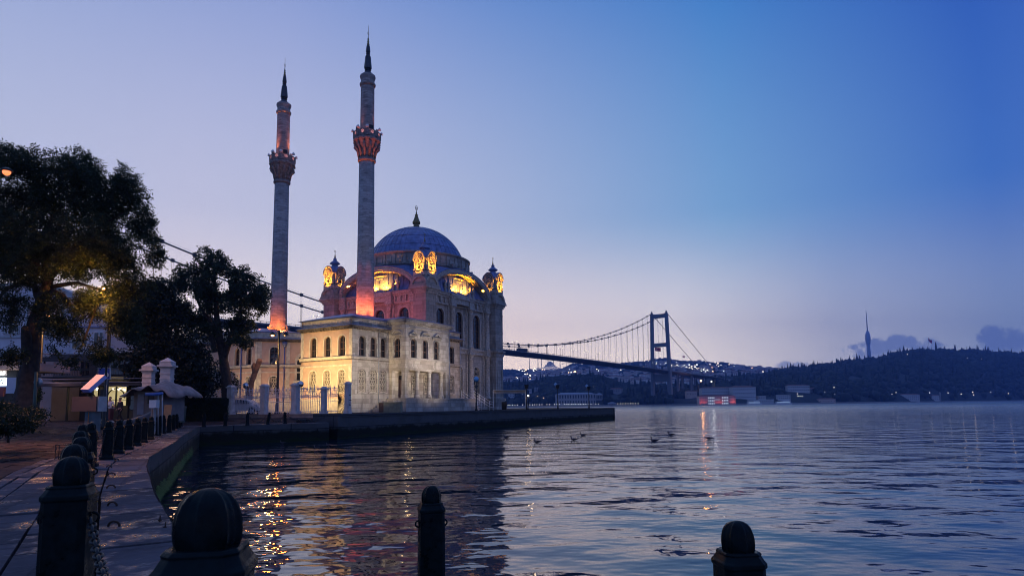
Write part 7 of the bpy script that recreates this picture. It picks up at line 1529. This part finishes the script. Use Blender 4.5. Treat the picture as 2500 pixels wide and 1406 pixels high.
mb = MB(); pbox(mb, 166, 256, 800, 1030, 58.1, 64, ref3); mb.build('wall', wh, b2_); mb = MB(); pbox(mb, 164, 258, 796, 800, 57.9, 64.2, ref3); mb.build('roof', M_['lead'], b2_)
for (a0, a1, t0, t1) in ((176, 194, 828, 850), (229, 239, 812, 842), (242, 250, 812, 842), (200, 210, 812, 842)): mb = MB(); pbox(mb, a0-1.5, a1+1.5, t0-1.5, t1+1.5, 58.0, 58.09, ref3); o = mb.build('window', M_['white'], b2_); mb = MB(); pbox(mb, a0, a1, t0, t1, 57.96, 57.995, ref3); mb.build('pane', M_['glass'], o)
# lit shop sign and awning at the left edge
ref = Vector((xat(-10, 30), 30, 1.62)); t_ = thing('shop_stall', 'market stall with a pink awning and lit sign boxes at the left edge', 'stall', ref)
def sb(name, boxes, mt):
    mb = MB()
    for b_ in boxes: pbox(mb, *b_, ref)
    return mb.build(name, mt, t_)
sb('awning', [(-80, 44, 882, 903, 29.5, 33)], plain('awning_pink', (.40, .26, .23), .8, 0, .1, 1)); sb('fascia', [(-80, 42, 903.2, 922, 30, 30.2)], dk); sb('counter', [(-80, 30, 960, 1020, 31, 32.5)], dk); sb('post', [(38, 41, 903, 1020, 30, 30.15)], M_['iron'])
s1 = sb('sign_box', [(-30, 12, 904.5, 917, 29.85, 29.98)], emit('sign_pink', (1, .85, .75), .25)); s2 = sb('sign_box', [(-30, 11.5, 921, 942, 29.7, 29.84)], emit('sign_white', (.75, .9, 1), 1.6)); s3 = sb('sign_board', [(-30, 9, 945, 968, 29.7, 29.84)], plain('sign_maroon', (.10, .02, .03), .6))
p = at(5, 916, 29.84)-ref; txt('AF', .27, emit('sign_letters', (1, .95, .9), 3.2), t_, p, 0, 'lettering', .01); 
for (px, py, w_) in ((3, 927, 1.6), (7, 929, 1.2), (0, 931, 1.5), (5, 935, 1.)): sb('menu_print', [(px-w_, px+w_, py-1, py+1, 29.66, 29.69)], M_['board_b'] if 'board_b' in M_ else M_['deep'])
lamp('POINT', at(10, 930, 29), 16, (.8, .9, 1), 'sign_glow', .2)

# ---------------------------------------------------------------- gulls
gw = plain('gull_white', (.06, .06, .075), .8, 0, .1, 8); gd = plain('gull_grey', (.015, .015, .02), .8, 0, .2, 8)
GULL = {}
def gull(px, py, face, label, pose='up', white=False, s=1.0):
    p = ground(px, py, 0); key = (pose,); t_ = thing('gull', label, 'gull', (p.x, p.y, 0), (0 if face < 0 else PI)+random.uniform(-.25, .25), 'gulls floating on the dark water near the far quay' if white else 'gulls floating on the pale water'); t_.scale = (s,)*3
    # facing -x
    if pose not in GULL:
        bm_ = [(-.17, .055, .02), (-.13, .07, .055), (-.06, .065, .078), (.03, .07, .075), (.12, .08, .05), (.2, .10, .025), (.27, .12, .008)]
        mb = MB(); vs = []; fs = []; n = 12
        for (x, z, r) in bm_:
            for k in range(n): a_ = 2*PI*k/n; vs.append((x, r*math.cos(a_), z+r*.85*math.sin(a_)))
        for i in range(len(bm_)-1):
            for k in range(n): fs.append((i*n+k, i*n+(k+1) % n, (i+1)*n+(k+1) % n, (i+1)*n+k))
        fs += [tuple(range(n)), tuple(range(7*n-1, 6*n-1, -1))]; mb.add(vs, fs, 0, True)
        if pose == 'up': mb.tube([(-.13, 0, .07), (-.165, 0, .14), (-.17, 0, .20), (-.172, 0, .235)], [.05, .032, .028, .02], 10); mb.ball((-.18, 0, .235), .034, 0, 10, 8, 1, 1.2); hx, hz = -.215, .23
        else: mb.tube([(-.13, 0, .07), (-.20, 0, .09), (-.24, 0, .06)], [.05, .035, .03], 10); mb.ball((-.25, 0, .05), .034, 0, 10, 8, 1, 1.2); hx, hz = -.285, .03
        b_ = mb.build('body', gw); mb = MB(); mb.lathe([(.011, 0), (.008, .03), (.0, .05)], (0, 0, 0), 6); mb.v = [(hx-z, x, hz+y-z*.2) for x, y, z in mb.v]; k_ = mb.build('beak', M_['rust'])
        ws = []
        for sd in (-1, 1):
            mb = MB(); mb.add([(-.09, sd*.066, .10), (.0, sd*.082, .125), (.14, sd*.05, .115), (.30, sd*.008, .14), (.16, sd*.05, .07), (.0, sd*.084, .06)], [(0, 1, 5), (1, 2, 4, 5), (2, 3, 4)], 0, True); ws.append(mb.build('wing', gd))
        GULL[pose] = [b_.data, k_.data, ws[0].data, ws[1].data]
        for o in [b_, k_]+ws: bpy.data.objects.remove(o)
    for nm, me in zip(('body', 'beak', 'wing', 'wing'), GULL[pose]): o = bpy.data.objects.new(nm, me); COL.objects.link(o); o.parent = t_
    return t_
for (px, py, f, pose, lb_) in [(1237, 1069, -1, 'up', 'leftmost gull, at the edge of the mosque reflection'), (1312, 1081, -1, 'up', 'gull just right of the golden lamp reflection'), (1402, 1075, -1, 'up', 'lower gull of the close pair in mid water'), (1424, 1064, -1, 'up', 'upper gull of the close pair in mid water'), (1598, 1078, -1, 'up', 'lower gull under the bridge tower'), (1639, 1063, -1, 'up', 'upper gull under the bridge tower'), (1731, 1072, 1, 'down', 'rightmost gull, head dipped toward the water')]: gull(px, py, f, lb_, pose, False, 1.2)
for (px, py, lb_) in [(580, 1080, 'pale gull farthest left in the dark basin water'), (619, 1076, 'pale gull second from left in the dark basin water'), (690, 1082, 'pale gull third from left in the dark basin water'), (773, 1094, 'pale gull near the golden reflection, left one'), (803, 1088, 'pale gull near the golden reflection, right one'), (1157, 1071, 'pale gull at the right of the dark mosque reflection')]: gull(px, py, -1, lb_, 'up', True, .8)
# ---------------------------------------------------------------- haze: one closed box of even air
hz = bpy.data.materials.new('haze_air'); hz.use_nodes = True; t = hz.node_tree; t.nodes.clear()
pvn = nd(t, 'ShaderNodeVolumePrincipled'); pvn.inputs['Color'].default_value = (.20, .40, 1.0, 1); pvn.inputs['Density'].default_value = .00015; pvn.inputs['Anisotropy'].default_value = 0
ou = nd(t, 'ShaderNodeOutputMaterial'); t.links.new(pvn.outputs[0], ou.inputs['Volume'])
mb = MB(); mb.box(-2600, -260, -20, 6200, 5600, 700); ho = mb.build('haze', hz); ho['kind'] = 'stuff'; ho['label'] = 'blue dawn haze hanging over the strait'
